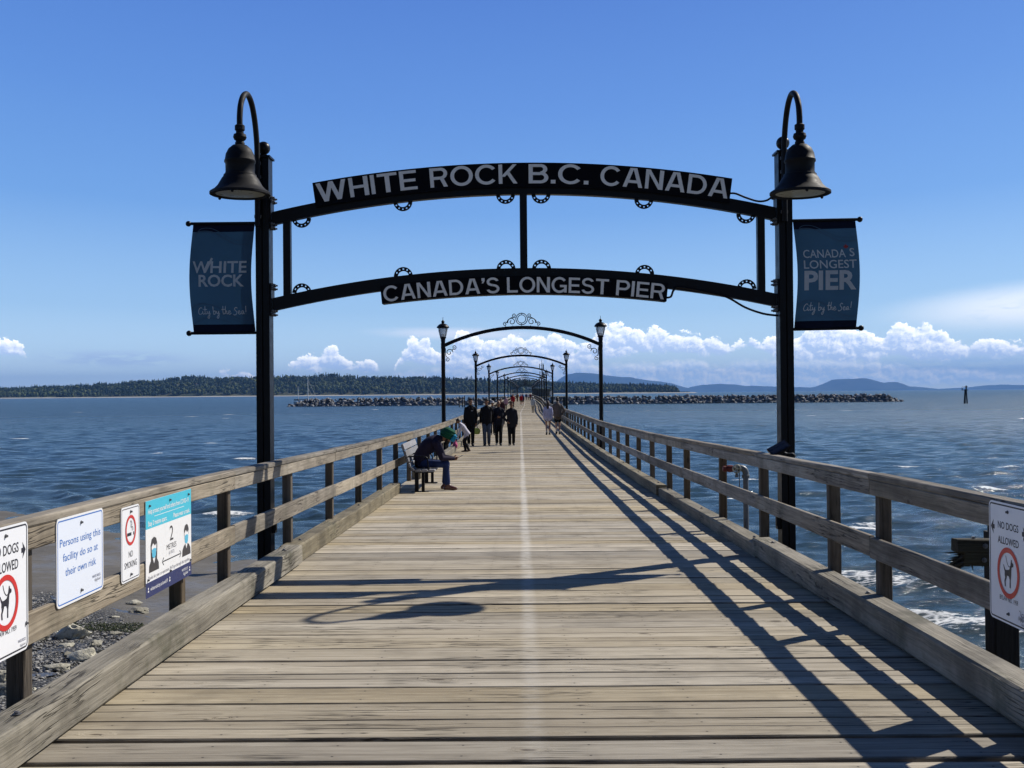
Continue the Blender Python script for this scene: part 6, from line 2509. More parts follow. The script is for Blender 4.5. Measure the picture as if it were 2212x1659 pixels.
def prim_mesh(mb, p):
    if p[0] == 'cap':
        _, a, ra, b, rb, tg = p
        a, b = Vector(a), Vector(b)
        d = b - a
        if d.length < 1e-5:
            d = Vector((0, 0, 1e-4))
        dn = d.normalized()
        q = dn.orthogonal().normalized()
        w = dn.cross(q)
        rings = []
        for k in range(5):
            th = -math.pi / 2 + (math.pi / 2) * (k + 0.15) / 4.15
            rings.append((a + dn * ra * math.sin(th), ra * math.cos(th)))
        for k in range(1, 5):
            th = (math.pi / 2) * (k - 0.15) / 4
            rings.append((b + dn * rb * math.sin(th), rb * math.cos(th)))
        rings.insert(5, (b, rb))
        mb.loft([[c + (q * math.cos(2 * math.pi * j / 12) + w * math.sin(2 * math.pi * j / 12)) * r for j in range(12)] for c, r in rings])
    elif p[0] == 'ell':
        _, c, r, Rm, tg = p
        o = len(mb.v)
        mb.ball((0, 0, 0), r, n=18)
        Rm = Rm or Matrix.Identity(3)
        for i in range(o, len(mb.v)):
            mb.v[i] = tuple(Rm @ Vector(mb.v[i]) + Vector(c))
    elif p[0] == 'loft':
        _, rings, tg = p
        mb.loft([[c + ax * (rx * math.cos(2 * math.pi * j / 20)) + ay * (ry * math.sin(2 * math.pi * j / 20)) for j in range(20)] for c, rx, ry, ax, ay in rings])


def prim_dist(p, P):
    if p[0] == 'cap':
        _, a, ra, b, rb, tg = p
        a, b = np.array(a), np.array(b)
        d = b - a
        L = max(1e-9, float(d @ d))
        t_ = np.clip((P - a) @ d / L, 0, 1)
        return np.linalg.norm(P - a - t_[:, None] * d, axis=1) - (ra + (rb - ra) * t_)
    if p[0] == 'ell':
        _, c, r, Rm, tg = p
        Q = P - np.array(c)
        if Rm is not None:
            Q = Q @ np.array(Rm)
        return (np.linalg.norm(Q / np.array(r), axis=1) - 1) * min(r)
    _, rings, tg = p
    best = np.full(len(P), 9.0)
    for (c0, rx0, ry0, ax, ay), (c1, rx1, ry1, ax1, ay1) in zip(rings[:-1], rings[1:]):
        a, b = np.array(c0), np.array(c1)
        d = b - a
        t_ = np.clip((P - a) @ d / max(1e-9, float(d @ d)), 0, 1)
        Q = P - a - t_[:, None] * d
        rx, ry = rx0 + (rx1 - rx0) * t_, ry0 + (ry1 - ry0) * t_
        qx, qy = Q @ np.array(ax), Q @ np.array(ay)
        ax3 = np.cross(np.array(ax), np.array(ay))
        qz = Q @ ax3
        e = (np.sqrt((qx / rx) ** 2 + (qy / ry) ** 2 + (qz / np.minimum(rx, ry)) ** 2) - 1) * np.minimum(rx, ry)
        best = np.minimum(best, e)
    return best


def fuse(name, prims, mats, voxel, parent, smooth_it=3, hem=None):
    """one continuous skin round all the shapes; faces take the material of the nearest shape"""
    mb = MB()
    for p in prims:
        prim_mesh(mb, p)
    me = bpy.data.meshes.new('skin')
    me.from_pydata(mb.v, [], mb.f)
    ob = bpy.data.objects.new('skin', me)
    COL.objects.link(ob)
    r = ob.modifiers.new('r', 'REMESH')
    r.mode = 'VOXEL'
    r.voxel_size = voxel
    s = ob.modifiers.new('s', 'SMOOTH')
    s.factor = 0.5
    s.iterations = smooth_it
    bpy.context.view_layer.update()
    out = bpy.data.meshes.new_from_object(ob.evaluated_get(bpy.context.evaluated_depsgraph_get()))
    bpy.data.objects.remove(ob)
    bpy.data.meshes.remove(me)
    out.name = name
    out.materials.clear()
    tags = sorted(set(p[-1] for p in prims))
    for tg in tags:
        out.materials.append(mats[tg])
    if len(tags) > 1:
        nf = len(out.polygons)
        C = np.empty(nf * 3)
        out.polygons.foreach_get('center', C)
        C = C.reshape(-1, 3)
        best = np.full(nf, 1e9)
        idx = np.zeros(nf, dtype=np.int32)
        for p in prims:
            d = prim_dist(p, C)
            k = d < best
            best[k] = d[k]
            idx[k] = tags.index(p[-1])
        if hem is not None:      # the garment covers the hips down to its hem
            above = (C - np.array(hem[0])) @ np.array(hem[1]) > 0
            idx[above & (idx == tags.index('bottom'))] = tags.index('top')
        out.polygons.foreach_set('material_index', idx)
    out.polygons.foreach_set('use_smooth', [True] * len(out.polygons))
    out.update()
    o = bpy.data.objects.new(name, out)
    COL.objects.link(o)
    if parent is not None:
        o.parent = parent
    return o


def ik(a, b, l1, l2, pole):
    a, b = Vector(a), Vector(b)
    d = b - a
    L = min(d.length, (l1 + l2) * 0.999)
    dn = d.normalized()
    x = (l1 * l1 - l2 * l2 + L * L) / (2 * L)
    h = math.sqrt(max(0.0, l1 * l1 - x * x))
    pole = Vector(pole)
    pn = (pole - dn * pole.dot(dn)).normalized()
    return a + dn * x + pn * h, a + dn * L


def hand(prims, wrist, dirv, side, palm_n, k, curl=0.5, tag_='skin'):
    """palm and five bent fingers; dirv along the hand, palm_n out of the palm, side the way the thumb points"""
    d = Vector(dirv).normalized()
    n = Vector(palm_n)
    n = (n - d * n.dot(d)).normalized()
    sd = Vector(side)
    sd = (sd - d * sd.dot(d) - n * sd.dot(n)).normalized()
    w = Vector(wrist)
    Rm = Matrix((sd, d, n)).transposed()
    prims.append(('ell', w + d * 0.045 * k, (0.042 * k, 0.052 * k, 0.017 * k), Rm, tag_))
    for j, (off, L) in enumerate(((0.030, 0.070), (0.010, 0.080), (-0.010, 0.075), (-0.029, 0.058))):
        b0 = w + d * 0.080 * k + sd * off * k
        a1 = curl * (0.7 + 0.12 * j)
        d1 = (d * math.cos(a1) + n * math.sin(a1))
        b1 = b0 + d1 * L * 0.55 * k
        d2 = (d * math.cos(a1 * 2.1) + n * math.sin(a1 * 2.1))
        b2 = b1 + d2 * L * 0.5 * k
        prims.append(('cap', b0, 0.0095 * k, b1, 0.009 * k, tag_))
        prims.append(('cap', b1, 0.009 * k, b2, 0.0075 * k, tag_))
    t0 = w + d * 0.025 * k + sd * 0.034 * k
    t1 = t0 + (d * 0.55 + sd * 0.65 + n * 0.25).normalized() * 0.036 * k
    t2 = t1 + (d * 0.85 + sd * 0.15 + n * 0.45).normalized() * 0.030 * k
    prims.append(('cap', t0, 0.012 * k, t1, 0.0105 * k, tag_))
    prims.append(('cap', t1, 0.0105 * k, t2, 0.0085 * k, tag_))


def shoe(prims, ankle, fwd, k, pitch=0.0, tag_='shoe', sole=True):
    """ankle joint is 0.085k above the sole; pitch lifts the heel"""
    f = Vector(fwd).normalized()
    z = Vector((0, 0, 1))
    side = f.cross(z)
    c, s = math.cos(pitch), math.sin(pitch)
    F_ = f * c - z * s
    U = z * c + f * s
    a = Vector(ankle)
    heel = a - U * 0.052 * k - F_ * 0.045 * k
    ball_ = a - U * 0.056 * k + F_ * 0.105 * k
    toe = a - U * 0.060 * k + F_ * 0.165 * k
    prims.append(('cap', heel, 0.036 * k, a + F_ * 0.01 * k, 0.044 * k, tag_))
    prims.append(('cap', heel, 0.034 * k, ball_, 0.036 * k, tag_))
    prims.append(('cap', ball_, 0.038 * k, toe, 0.027 * k, tag_))
    prims.append(('cap', a, 0.040 * k, ball_, 0.032 * k, tag_))


def head(prims, C, up, fwd, k, beard=False):
    up, fwd = Vector(up).normalized(), Vector(fwd).normalized()
    fwd = (fwd - up * fwd.dot(up)).normalized()
    sd = fwd.cross(up)
    Rm = Matrix((sd, fwd, up)).transposed()
    C = Vector(C)
    W_ = lambda x, y, z: C + (sd * x + fwd * y + up * z) * k
    prims.append(('ell', W_(0, -0.008, 0.022), (0.074 * k, 0.092 * k, 0.090 * k), Rm, 'skin'))
    prims.append(('ell', W_(0, 0.020, -0.048), (0.054 * k, 0.064 * k, 0.062 * k), Rm, 'skin'))
    prims.append(('ell', W_(0, 0.052, -0.088), (0.026 * k, 0.024 * k, 0.022 * k), Rm, 'skin'))          # chin
    prims.append(('cap', W_(0, 0.080, 0.018), 0.010 * k, W_(0, 0.098, -0.024), 0.016 * k, 'skin'))       # nose
    prims.append(('cap', W_(-0.034, 0.076, 0.030), 0.012 * k, W_(0.034, 0.076, 0.030), 0.012 * k, 'skin'))   # brow
    for s in (-1, 1):
        prims.append(('ell', W_(s * 0.030, 0.079, 0.006), (0.012 * k, 0.007 * k, 0.007 * k), Rm, 'eye'))
        prims.append(('ell', W_(s * 0.074, -0.004, -0.006), (0.012 * k, 0.024 * k, 0.032 * k), Rm, 'skin'))
        prims.append(('ell', W_(s * 0.042, 0.058, -0.024), (0.022 * k, 0.022 * k, 0.024 * k), Rm, 'skin'))
    prims.append(('cap', W_(-0.016, 0.080, -0.056), 0.0075 * k, W_(0.016, 0.080, -0.056), 0.0075 * k, 'lip'))
    return W_, Rm


def hair_cap(W_, Rm, k, style):
    ps = []
    if style in ('short', 'long', 'pony', 'bald'):
        if style != 'bald':
            ps.append(('ell', W_(0, -0.020, 0.040), (0.082 * k, 0.096 * k, 0.086 * k), Rm, 'hair'))
            ps.append(('ell', W_(0, -0.050, -0.005), (0.076 * k, 0.062 * k, 0.075 * k), Rm, 'hair'))
            ps.append(('cap', W_(-0.045, 0.050, 0.082), 0.026 * k, W_(0.045, 0.050, 0.082), 0.026 * k, 'hair'))
    if style == 'long':
        ps.append(('cap', W_(-0.030, -0.075, -0.02), 0.052 * k, W_(-0.035, -0.115, -0.36), 0.036 * k, 'hair'))
        ps.append(('cap', W_(0.030, -0.075, -0.02), 0.052 * k, W_(0.020, -0.120, -0.34), 0.034 * k, 'hair'))
        ps.append(('cap', W_(-0.030, -0.100, -0.18), 0.060 * k, W_(-0.02, -0.115, -0.30), 0.045 * k, 'hair'))
    if style == 'beanie':
        ps.append(('ell', W_(0, -0.012, 0.052), (0.086 * k, 0.102 * k, 0.086 * k), Rm, 'hair'))
    if style == 'cap':
        ps.append(('ell', W_(0, -0.012, 0.052), (0.084 * k, 0.100 * k, 0.080 * k), Rm, 'hair'))
        ps.append(('ell', W_(0, 0.105, 0.050), (0.062 * k, 0.070 * k, 0.010 * k), Rm, 'hair'))
    if style == 'sunhat':
        ps.append(('ell', W_(0, -0.012, 0.062), (0.088 * k, 0.104 * k, 0.080 * k), Rm, 'hair'))
        ps.append(('ell', W_(0, -0.005, 0.040), (0.150 * k, 0.165 * k, 0.012 * k), Rm, 'hair'))
    if style == 'hood':
        ps.append(('ell', W_(0, -0.030, 0.022), (0.100 * k, 0.108 * k, 0.118 * k), Rm, 'hair'))
        ps.append(('ell', W_(0, -0.055, -0.07), (0.090 * k, 0.075 * k, 0.080 * k), Rm, 'hair'))
    return ps


def torso(prims, pts, k, girth=1.0, tag_='top', lat=Vector((1, 0, 0)), hem=0):
    """pts: spine from hem to neck base; radii follow the place along it"""
    pts = [Vector(p) for p in pts]
    shape = [(0.0, 0.166, 0.122), (0.12, 0.178, 0.132), (0.36, 0.170, 0.124), (0.60, 0.178, 0.128), (0.74, 0.176, 0.118), (0.83, 0.152, 0.104), (0.90, 0.116, 0.088), (0.96, 0.082, 0.074), (1.0, 0.064, 0.062)]
    n = 18
    path = smooth_path(pts, 8)
    Ls = [0.0]
    for a, b in zip(path[:-1], path[1:]):
        Ls.append(Ls[-1] + (b - a).length)
    rings = []
    for i in range(n):
        u = i / (n - 1)
        s_ = u * Ls[-1]
        j = max(1, min(len(Ls) - 1, next((q for q, v in enumerate(Ls) if v >= s_ - 1e-9), len(Ls) - 1)))
        f = (s_ - Ls[j - 1]) / max(1e-9, Ls[j] - Ls[j - 1])
        c = path[j - 1].lerp(path[j], f)
        tg = (path[j] - path[j - 1]).normalized()
        ax = (lat - tg * lat.dot(tg)).normalized()
        ay = tg.cross(ax) * -1
        rx = np.interp(u, [q[0] for q in shape], [q[1] for q in shape]) * k * girth
        ry = np.interp(u, [q[0] for q in shape], [q[2] for q in shape]) * k * girth
        rings.append((c, float(rx), float(ry), ax, -ay if ay.dot(Vector((0, 1, 0))) < 0 else ay))
    prims.append(('loft', rings, tag_))


def walker(name, label, x, y, yaw, H, top, bottom, hair, hair_style, shoe_m, skin=SKIN_B, stride=0.30, swing=1, girth=1.0, hem=0.46, legs='trousers', arms=('swing', 'swing'),
           head_turn=0.0, nod=0.08, bend=0.0, voxel=0.012, group=None, z=None, extras=None, lean_side=0.0):
    """a standing or walking person; local +y is the way they face"""
    y *= KY
    k = H / 1.75
    prims = []
    st = stride * k
    hipz = 0.525 * H - 0.04 * abs(stride) * k
    pel = Vector((0, 0, hipz))
    for s in (-1, 1):
        fwd = st / 2 * s * swing
        lift = 0.0 if fwd >= 0 else 0.055 * k * min(1, abs(stride) / 0.3)
        ank = Vector((s * 0.075 * k, fwd, 0.088 * k + lift))
        hip = pel + Vector((s * 0.088 * k, 0, -0.01 * k))
        kn, ank = ik(hip, ank, 0.432 * k, 0.425 * k, (0, 1, 0))
        th, kr, cr, ar = 0.088, 0.062, 0.060, 0.044
        if legs == 'trousers':
            prims.append(('cap', hip, th * k * girth * 1.06, kn, 0.074 * k, 'bottom'))
            prims.append(('cap', kn, 0.074 * k, kn.lerp(ank, 0.55), 0.069 * k, 'bottom'))
            prims.append(('cap', kn.lerp(ank, 0.4), 0.070 * k, ank - Vector((0, 0, 0.015 * k)), 0.062 * k, 'bottom'))
        elif legs == 'tight':
            prims.append(('cap', hip, th * k * girth * 0.95, kn, 0.052 * k, 'bottom'))
            prims.append(('cap', kn, 0.052 * k, kn.lerp(ank, 0.35), 0.052 * k, 'bottom'))
            prims.append(('cap', kn.lerp(ank, 0.35), 0.052 * k, ank, 0.036 * k, 'bottom'))
        else:   # shorts or skirt over bare legs
            prims.append(('cap', hip, 0.100 * k * girth, hip.lerp(kn, 0.62 if legs == 'shorts' else 0.34), 0.090 * k, 'bottom'))
            prims.append(('cap', hip.lerp(kn, 0.3), 0.072 * k, kn, 0.052 * k, 'skin'))
            prims.append(('cap', kn, 0.050 * k, kn.lerp(ank, 0.35), 0.054 * k, 'skin'))
            prims.append(('cap', kn.lerp(ank, 0.35), 0.053 * k, ank, 0.034 * k, 'skin'))
            prims.append(('cap', ank + Vector((0, 0, 0.08 * k)), 0.040 * k, ank, 0.038 * k, 'sock'))
        shoe(prims, ank, (s * 0.16, 1, 0), k * 1.12, 0.0 if fwd >= 0 else 0.42 * min(1, abs(stride) / 0.3))
    prims.append(('ell', pel + Vector((0, -0.01 * k, 0.0)), (0.155 * k * girth, 0.115 * k * girth, 0.10 * k), None, 'bottom'))
    # torso, possibly bent forward from the hips
    cb, sb = math.cos(bend), math.sin(bend)
    T = lambda q: pel + Vector((q[0] + lean_side * q[2], q[1] * cb + q[2] * sb, q[2] * cb - q[1] * sb))
    th_ = 0.335 * H
    hz = hem * H - hipz
    spine = [T((0, 0, hz)), T((0, 0.0, 0.10 * H)), T((0, -0.012 * k, 0.22 * H)), T((0, -0.008 * k, th_))]
    torso(prims, spine, k, girth)
    nb = T((0, 0.0, th_ - 0.02 * k))
    hc = T((0, 0.028 * k, th_ + 0.150 * k))
    prims.append(('cap', nb, 0.056 * k, nb.lerp(hc, 0.7), 0.052 * k, 'skin'))
    prims.append(('cap', T((-0.035 * k, -0.01, th_ - 0.035 * k)), 0.050 * k, T((0.035 * k, -0.01, th_ - 0.035 * k)), 0.050 * k, 'top'))
    upv = T((0, 0, 1)) - T((0, 0, 0))
    fw = Vector((math.sin(head_turn), math.cos(head_turn), -nod - bend * 0.45))
    fw.normalize()
    W_, Rm = head(prims, hc, (Vector((0, 0, 1)) * 1.2 + upv.normalized() * 0.8 + Vector((0, nod, 0))).normalized(), fw, k)
    hands = {}
    for s, mode in ((-1, arms[0]), (1, arms[1])):
        sh = T((s * 0.168 * k * (0.9 + 0.1 * girth), -0.005, 0.268 * H))
        if mode == 'swing':
            tgt = sh + Vector((s * 0.030 * k, -s * swing * stride * 0.42 * k + 0.03 * k, -0.52 * k))
            pole = (s * 0.35, -1, 0)
        elif mode == 'down':
            tgt = sh + Vector((s * 0.035 * k, 0.05 * k, -0.535 * k))
            pole = (s * 0.5, -1, 0)
        elif mode == 'pocket':
            tgt = pel + Vector((s * 0.165 * k * girth, 0.085 * k, 0.055 * k))
            pole = (s * 1.0, -0.7, 0)
        elif mode == 'fold':
            tgt = pel + Vector((s * 0.06 * k, 0.20 * k, 0.20 * k))
            pole = (s * 1.0, -0.5, -0.3)
        else:
            tgt = Vector(mode)
            pole = (s * 0.4, -1, 0)
        el_, wr = ik(sh, tgt, 0.300 * k, 0.255 * k, pole)
        prims.append(('cap', sh, 0.062 * k * girth ** 0.5, el_, 0.056 * k, 'top'))
        prims.append(('cap', el_, 0.056 * k, wr, 0.044 * k, 'top'))
        prims.append(('cap', sh, 0.058 * k, T((s * 0.05 * k, -0.01, 0.312 * H)), 0.046 * k, 'top'))
        d = (wr - el_).normalized()
        hand(prims, wr, d, Vector((-s * 0.3, 1, 0)) if mode != 'fold' else Vector((0, 0, 1)), Vector((-s, 0, 0)) if mode != 'fold' else Vector((0, -1, 0)), k * 0.95, 0.45 if isinstance(mode, str) else 0.9)
        hands[s] = wr + d * 0.08 * k
    zz = zd(y) if z is None else z
    t_ = thing(name, label, 'person', M=Matrix.Translation((x, y, zz)) @ Matrix.Rotation(yaw, 4, 'Z'), group=group)
    mats = {'skin': skin, 'top': top, 'bottom': bottom, 'shoe': shoe_m, 'eye': HAIR_D, 'lip': G('lips', (0.20, 0.07, 0.06)), 'sock': G('sock_pale', (0.50, 0.50, 0.48))}
    fuse('body', prims, mats, voxel, t_, hem=(T((0, 0, hz)), T((0, 0, 1)) - T((0, 0, 0))))
    hp = hair_cap(W_, Rm, k, hair_style)
    if hp:
        nm = {'beanie': 'beanie', 'cap': 'cap', 'sunhat': 'sun_hat', 'hood': 'hood'}.get(hair_style, 'hair')
        fuse(nm, hp, {'hair': hair}, voxel * 0.9, t_, 2)
    if hair_style in ('cap', 'sunhat', 'beanie'):
        ps = [('ell', W_(0, -0.040, -0.015), (0.079 * k, 0.070 * k, 0.070 * k), Rm, 'hair')]
        if extras == 'longhair':
            ps.append(('cap', W_(0, -0.09, -0.03), 0.05 * k, W_(0, -0.11, -0.25), 0.035 * k, 'hair'))
        fuse('hair', ps, {'hair': HAIR_D}, voxel * 0.9, t_, 2)
    return t_, hands, k, T, W_, Rm


PI = math.pi
DARK = G('jacket_black', (0.010, 0.010, 0.013))
NAVY = G('jacket_dark_navy', (0.014, 0.016, 0.028))
CHAR = G('jacket_charcoal', (0.022, 0.022, 0.028))
BLACKT = G('trousers_black', (0.009, 0.009, 0.011))
JEANS = G('jeans_grey_blue', (0.075, 0.095, 0.135))
SHOE_B = G('shoes_black', (0.012, 0.012, 0.013), rough=0.5, fold=0.05)
SHOE_W = G('shoes_pale', (0.42, 0.40, 0.37), rough=0.6, fold=0.05)
SHOE_T = G('shoes_tan', (0.22, 0.16, 0.12), rough=0.6, fold=0.05)

FACE_CAM, FACE_SEA = PI, 0.0
# four grown-ups strolling side by side towards the camera
tall, hands_t, kt, Tt, *_ = walker('person', 'tall man in black jacket with folded collar carrying a green bag', -1.94, 30.1, FACE_CAM, 1.84, DARK, BLACKT, HAIR_D, 'short', SHOE_B, girth=1.12, hem=0.44, swing=-1, stride=0.18, arms=('down', 'down'), head_turn=-0.1)
mb = MB()
for s in (-1, 1):
    mb.tube([Tt((s * 0.10 * kt, -0.05, 0.30 * 1.84)), Tt((s * 0.085 * kt, 0.055, 0.320 * 1.84)), Tt((s * 0.035 * kt, 0.115, 0.275 * 1.84))], [0.020, 0.024, 0.016], 8)
mb.build('collar', CHAR, tall, True)
mb = MB()
mb.box(Tt((-0.065 * kt, 0.135, 0.225 * 1.84)), (0.075, 0.012, 0.028))
mb.build('badge', G('badge_grey', (0.4, 0.4, 0.42)), tall)
man_b, _, kb, *_ = walker('person', 'man in black sweatshirt and grey jeans with a torn knee, hands behind him', -1.31, 30.1, FACE_CAM, 1.82, DARK, JEANS, HAIR_D, 'short', SHOE_B, girth=1.14, hem=0.47, swing=1, stride=0.16, arms=((-0.24, -0.16, 0.92), (0.24, -0.16, 0.92)), head_turn=0.15)
mb = MB()
mb.ball((0.078 * kb, 0.075, 0.53), (0.036, 0.022, 0.052), n=12)
mb.build('knee_patch', G('pale_knee', (0.42, 0.42, 0.45)), man_b, True)
walker('person', 'older bareheaded man in dark jacket walking second from the centre line', -0.85, 30.3, FACE_CAM, 1.75, NAVY, BLACKT, HAIR_D, 'bald', SHOE_B, girth=1.12, hem=0.45, swing=-1, stride=0.24, arms=('swing', 'fold'))
walker('person', 'woman in charcoal coat and black trousers walking nearest the white line, left of it', -0.34, 30.2, FACE_CAM, 1.70, CHAR, BLACKT, HAIR_BR, 'short', SHOE_B, girth=1.08, hem=0.42, swing=1, stride=0.12, arms=('down', 'pocket'))
# child bending to look through the rails
child, hands_c, kc, *_ = walker('person', 'child in white hooded jacket bending towards the left railing', -1.86, 26.9, PI / 2 + 0.15, 1.26, G('jacket_white', (0.62, 0.60, 0.68)), BLACKT, HAIR_D, 'short', SHOE_T, stride=0.14, girth=1.02, hem=0.46, bend=0.62,
                                arms=((-0.06, 0.36, 0.47), (0.08, 0.34, 0.45)), nod=0.25, voxel=0.010)
ps = [('ell', Vector((0, 0.215, 0.945)), (0.105, 0.055, 0.085), Matrix.Rotation(-0.8, 3, 'X'), 'hood')]
fuse('hood', ps, {'hood': G('jacket_white', (0, 0, 0))}, 0.01, child, 2)
mb = MB()
for dz in (0.0, 0.035):
    mb.tube([(-0.10, 0.19 - dz, 0.935 - dz * 0.9), (-0.05, 0.155 - dz, 0.985 - dz), (0.05, 0.155 - dz, 0.985 - dz), (0.10, 0.19 - dz, 0.935 - dz * 0.9)], 0.008, 6)
mb.build('stripe', DARK, child, True)
# behind them
walker('person', 'woman in pale sun hat half hidden behind the four walkers', -1.36, 37.8, FACE_CAM, 1.66, G('jacket_grey', (0.10, 0.10, 0.12)), BLACKT, G('hat_grey', (0.42, 0.42, 0.44)), 'sunhat', SHOE_B, stride=0.28, extras='longhair')
walker('person', 'person in dark maroon top behind the bareheaded man', -1.22, 49.0, FACE_CAM, 1.74, G('top_maroon', (0.045, 0.014, 0.018)), BLACKT, G('cap_grey', (0.16, 0.15, 0.16)), 'cap', SHOE_B, stride=0.2, voxel=0.014)
walker('person', 'woman in pink top, white hood and black leggings', -1.62, 88.0, FACE_CAM, 1.70, G('top_pink', (0.46, 0.28, 0.33)), BLACKT, G('hood_white', (0.72, 0.72, 0.75)), 'hood', SHOE_B, legs='tight', stride=0.3, voxel=0.015)
walker('person', 'broad man in red jacket, left one of the two in red', -0.92, 101.0, FACE_CAM, 1.78, G('jacket_red', (0.36, 0.012, 0.016)), BLACKT, HAIR_BR, 'short', SHOE_B, skin=SKIN_L, girth=1.22, stride=0.25, voxel=0.016)
walker('person', 'person in red jacket and tan shorts, right one of the two in red', -0.40 + 0.55, 115.0, FACE_CAM, 1.70, G('jacket_red', (0, 0, 0)), G('shorts_tan', (0.12, 0.10, 0.08)), HAIR_BR, 'short', SHOE_W, skin=SKIN_L, legs='shorts', girth=1.18, stride=0.25, voxel=0.016)
walker('person', 'jogger in navy shirt and dark shorts on the white line', 0.42, 115.5, FACE_SEA, 1.74, G('shirt_navy', (0.018, 0.022, 0.085)), BLACKT, HAIR_D, 'short', SHOE_W, skin=SKIN_L, legs='shorts', girth=1.08, stride=0.4, voxel=0.016)
walker('person', 'distant walker in lilac shirt left of the line', 0.75, 205.0, FACE_CAM, 1.7, G('shirt_lilac', (0.22, 0.18, 0.42)), BLACKT, HAIR_D, 'short', SHOE_B, stride=0.3, voxel=0.02)
walker('person', 'distant walker in navy clothes right of the line', 1.50, 187.0, FACE_CAM, 1.75, G('shirt_navy', (0, 0, 0)), G('trousers_navy', (0.02, 0.025, 0.06)), HAIR_D, 'short', SHOE_B, stride=0.3, voxel=0.02)
walker('person', 'distant walker in white shirt and dark trousers', 2.05, 192.0, FACE_CAM, 1.65, G('shirt_white', (0.6, 0.6, 0.62)), BLACKT, HAIR_D, 'short', SHOE_B, stride=0.3, voxel=0.02)
walker('person', 'distant walker in dark red coat by the right rail', 2.43, 183.0, FACE_CAM, 1.72, G('coat_red', (0.16, 0.010, 0.016)), BLACKT, HAIR_D, 'short', SHOE_B, girth=1.15, stride=0.25, voxel=0.018)
walker('person', 'distant walker in black coat near the left rail', -1.35, 128.0, FACE_CAM, 1.74, DARK, BLACKT, HAIR_D, 'short', SHOE_B, girth=1.1, stride=0.25, voxel=0.018)
walker('person', 'distant walker in pale blue top left of the line', 0.35, 232.0, FACE_CAM, 1.7, G('top_pale_blue', (0.32, 0.40, 0.52)), BLACKT, HAIR_D, 'short', SHOE_B, stride=0.3, voxel=0.02)
walker('person', 'distant walker in brown coat behind the two in red', -0.55, 158.0, FACE_CAM, 1.72, G('coat_brown', (0.10, 0.055, 0.035)), BLACKT, HAIR_D, 'short', SHOE_B, stride=0.3, voxel=0.02)
# walking away on the right
walker('person', 'woman in white vest with dark sleeves, black leggings and pale hat walking away', 1.35, 80.0, FACE_SEA, 1.68, G('vest_white', (0.55, 0.57, 0.58)), BLACKT, G('hat_white', (0.66, 0.66, 0.66)), 'sunhat', SHOE_B, legs='tight', stride=0.2, voxel=0.014, extras='longhair')
walker('person', 'girl with long brown hair in pale lilac hoodie and black skirt walking away', 1.36, 37.6, FACE_SEA, 1.64, G('hoodie_lilac', (0.50, 0.50, 0.70)), BLACKT, HAIR_BR, 'long', SHOE_B, skin=SKIN_L, legs='skirt', hem=0.475, girth=1.10, stride=0.10, arms=('down', 'down'))
walker('person', 'young man in brown grey hoodie and black shorts beside the girl', 1.86, 37.9, FACE_SEA, 1.80, G('hoodie_brown', (0.14, 0.115, 0.10)), BLACKT, HAIR_D, 'cap', SHOE_B, skin=SKIN_L, legs='shorts', hem=0.475, girth=1.14, stride=0.14, arms=('pocket', 'pocket'), nod=0.35, lean_side=-0.03)

# what they carry
def cloth_bag(name, label, top_pt, w, d, h, mats_, rz=0.0):
    t_ = thing(name, label, 'bag', M=Matrix.Translation(top_pt - Vector((0, 0, h + 0.12))) @ Matrix.Rotation(rz, 4, 'Z'))
    mb = MB()
    rings = []
    for k in range(8):
        u = k / 7
        ww = w * (0.80 + 0.35 * math.sin(u * 2.6)) * (1 if u < 0.85 else 0.75)
        dd = d * (0.55 + 0.7 * math.sin(min(1, u * 1.1 + 0.1) * 2.7))
        rings.append([(ww / 2 * math.copysign(abs(math.cos(a)) ** 0.6, math.cos(a)), dd / 2 * math.copysign(abs(math.sin(a)) ** 0.6, math.sin(a)), h * u) for a in [2 * math.pi * j / 16 for j in range(16)]])
    mb.loft(rings)
    mb.build('bag_body', mats_[0], t_, True)
    for s in (-1, 1):
        mb = MB()
        mb.tube(smooth_path([(-w * 0.25, s * d * 0.2, h * 0.98), (-w * 0.1, s * 0.01, h + 0.09), (0, s * 0.006, h + 0.12), (w * 0.1, s * 0.01, h + 0.09), (w * 0.25, s * d * 0.2, h * 0.98)]), 0.008, 6)
        mb.build('strap', mats_[1], t_, True)
    return t_


wp = tall.matrix_world @ hands_t[-1]
bag_g = cloth_bag('shopping_bag', 'yellow green shopping bag in the tall man’s hand', wp, 0.30, 0.14, 0.24, (G('bag_green', (0.42, 0.50, 0.12)), G('bag_blue', (0.03, 0.08, 0.30))), 0.3)
wp = child.matrix_world @ Vector((0.01, 0.42, 0.42))
cloth_bag('toy_bag', 'small pink bag hanging from the child’s hands', wp + Vector((0, 0, 0.05)), 0.20, 0.11, 0.22, (G('bag_pink', (0.46, 0.09, 0.22)), G('bag_pink', (0, 0, 0))), 1.2)

# ------------------------------------------------------------------ the man on the bench (local +y is world +X, so his right side is towards the camera)
H = 1.76
k = H / 1.75
prims = []
hipc = Vector((0, 0.02, 0.545))
for s in (-1, 1):
    hip = hipc + Vector((s * 0.092, 0.03, -0.005))
    ank = Vector((s * 0.105 + 0.01, 0.505 + 0.035 * s, 0.098))
    kn, ank = ik(hip, ank, 0.460, 0.425, (s * 0.06, 0.35, 1))
    prims.append(('cap', hip, 0.094, kn + Vector((0, -0.01, 0)), 0.070, 'bottom'))
    prims.append(('cap', kn, 0.070, kn.lerp(ank, 0.5), 0.064, 'bottom'))
    prims.append(('cap', kn.lerp(ank, 0.35), 0.066, kn.lerp(ank, 0.86), 0.062, 'bottom'))
    prims.append(('cap', kn.lerp(ank, 0.78), 0.040, ank, 0.036, 'sock'))
    shoe(prims, ank, (s * 0.10, 1, 0), 1.06)
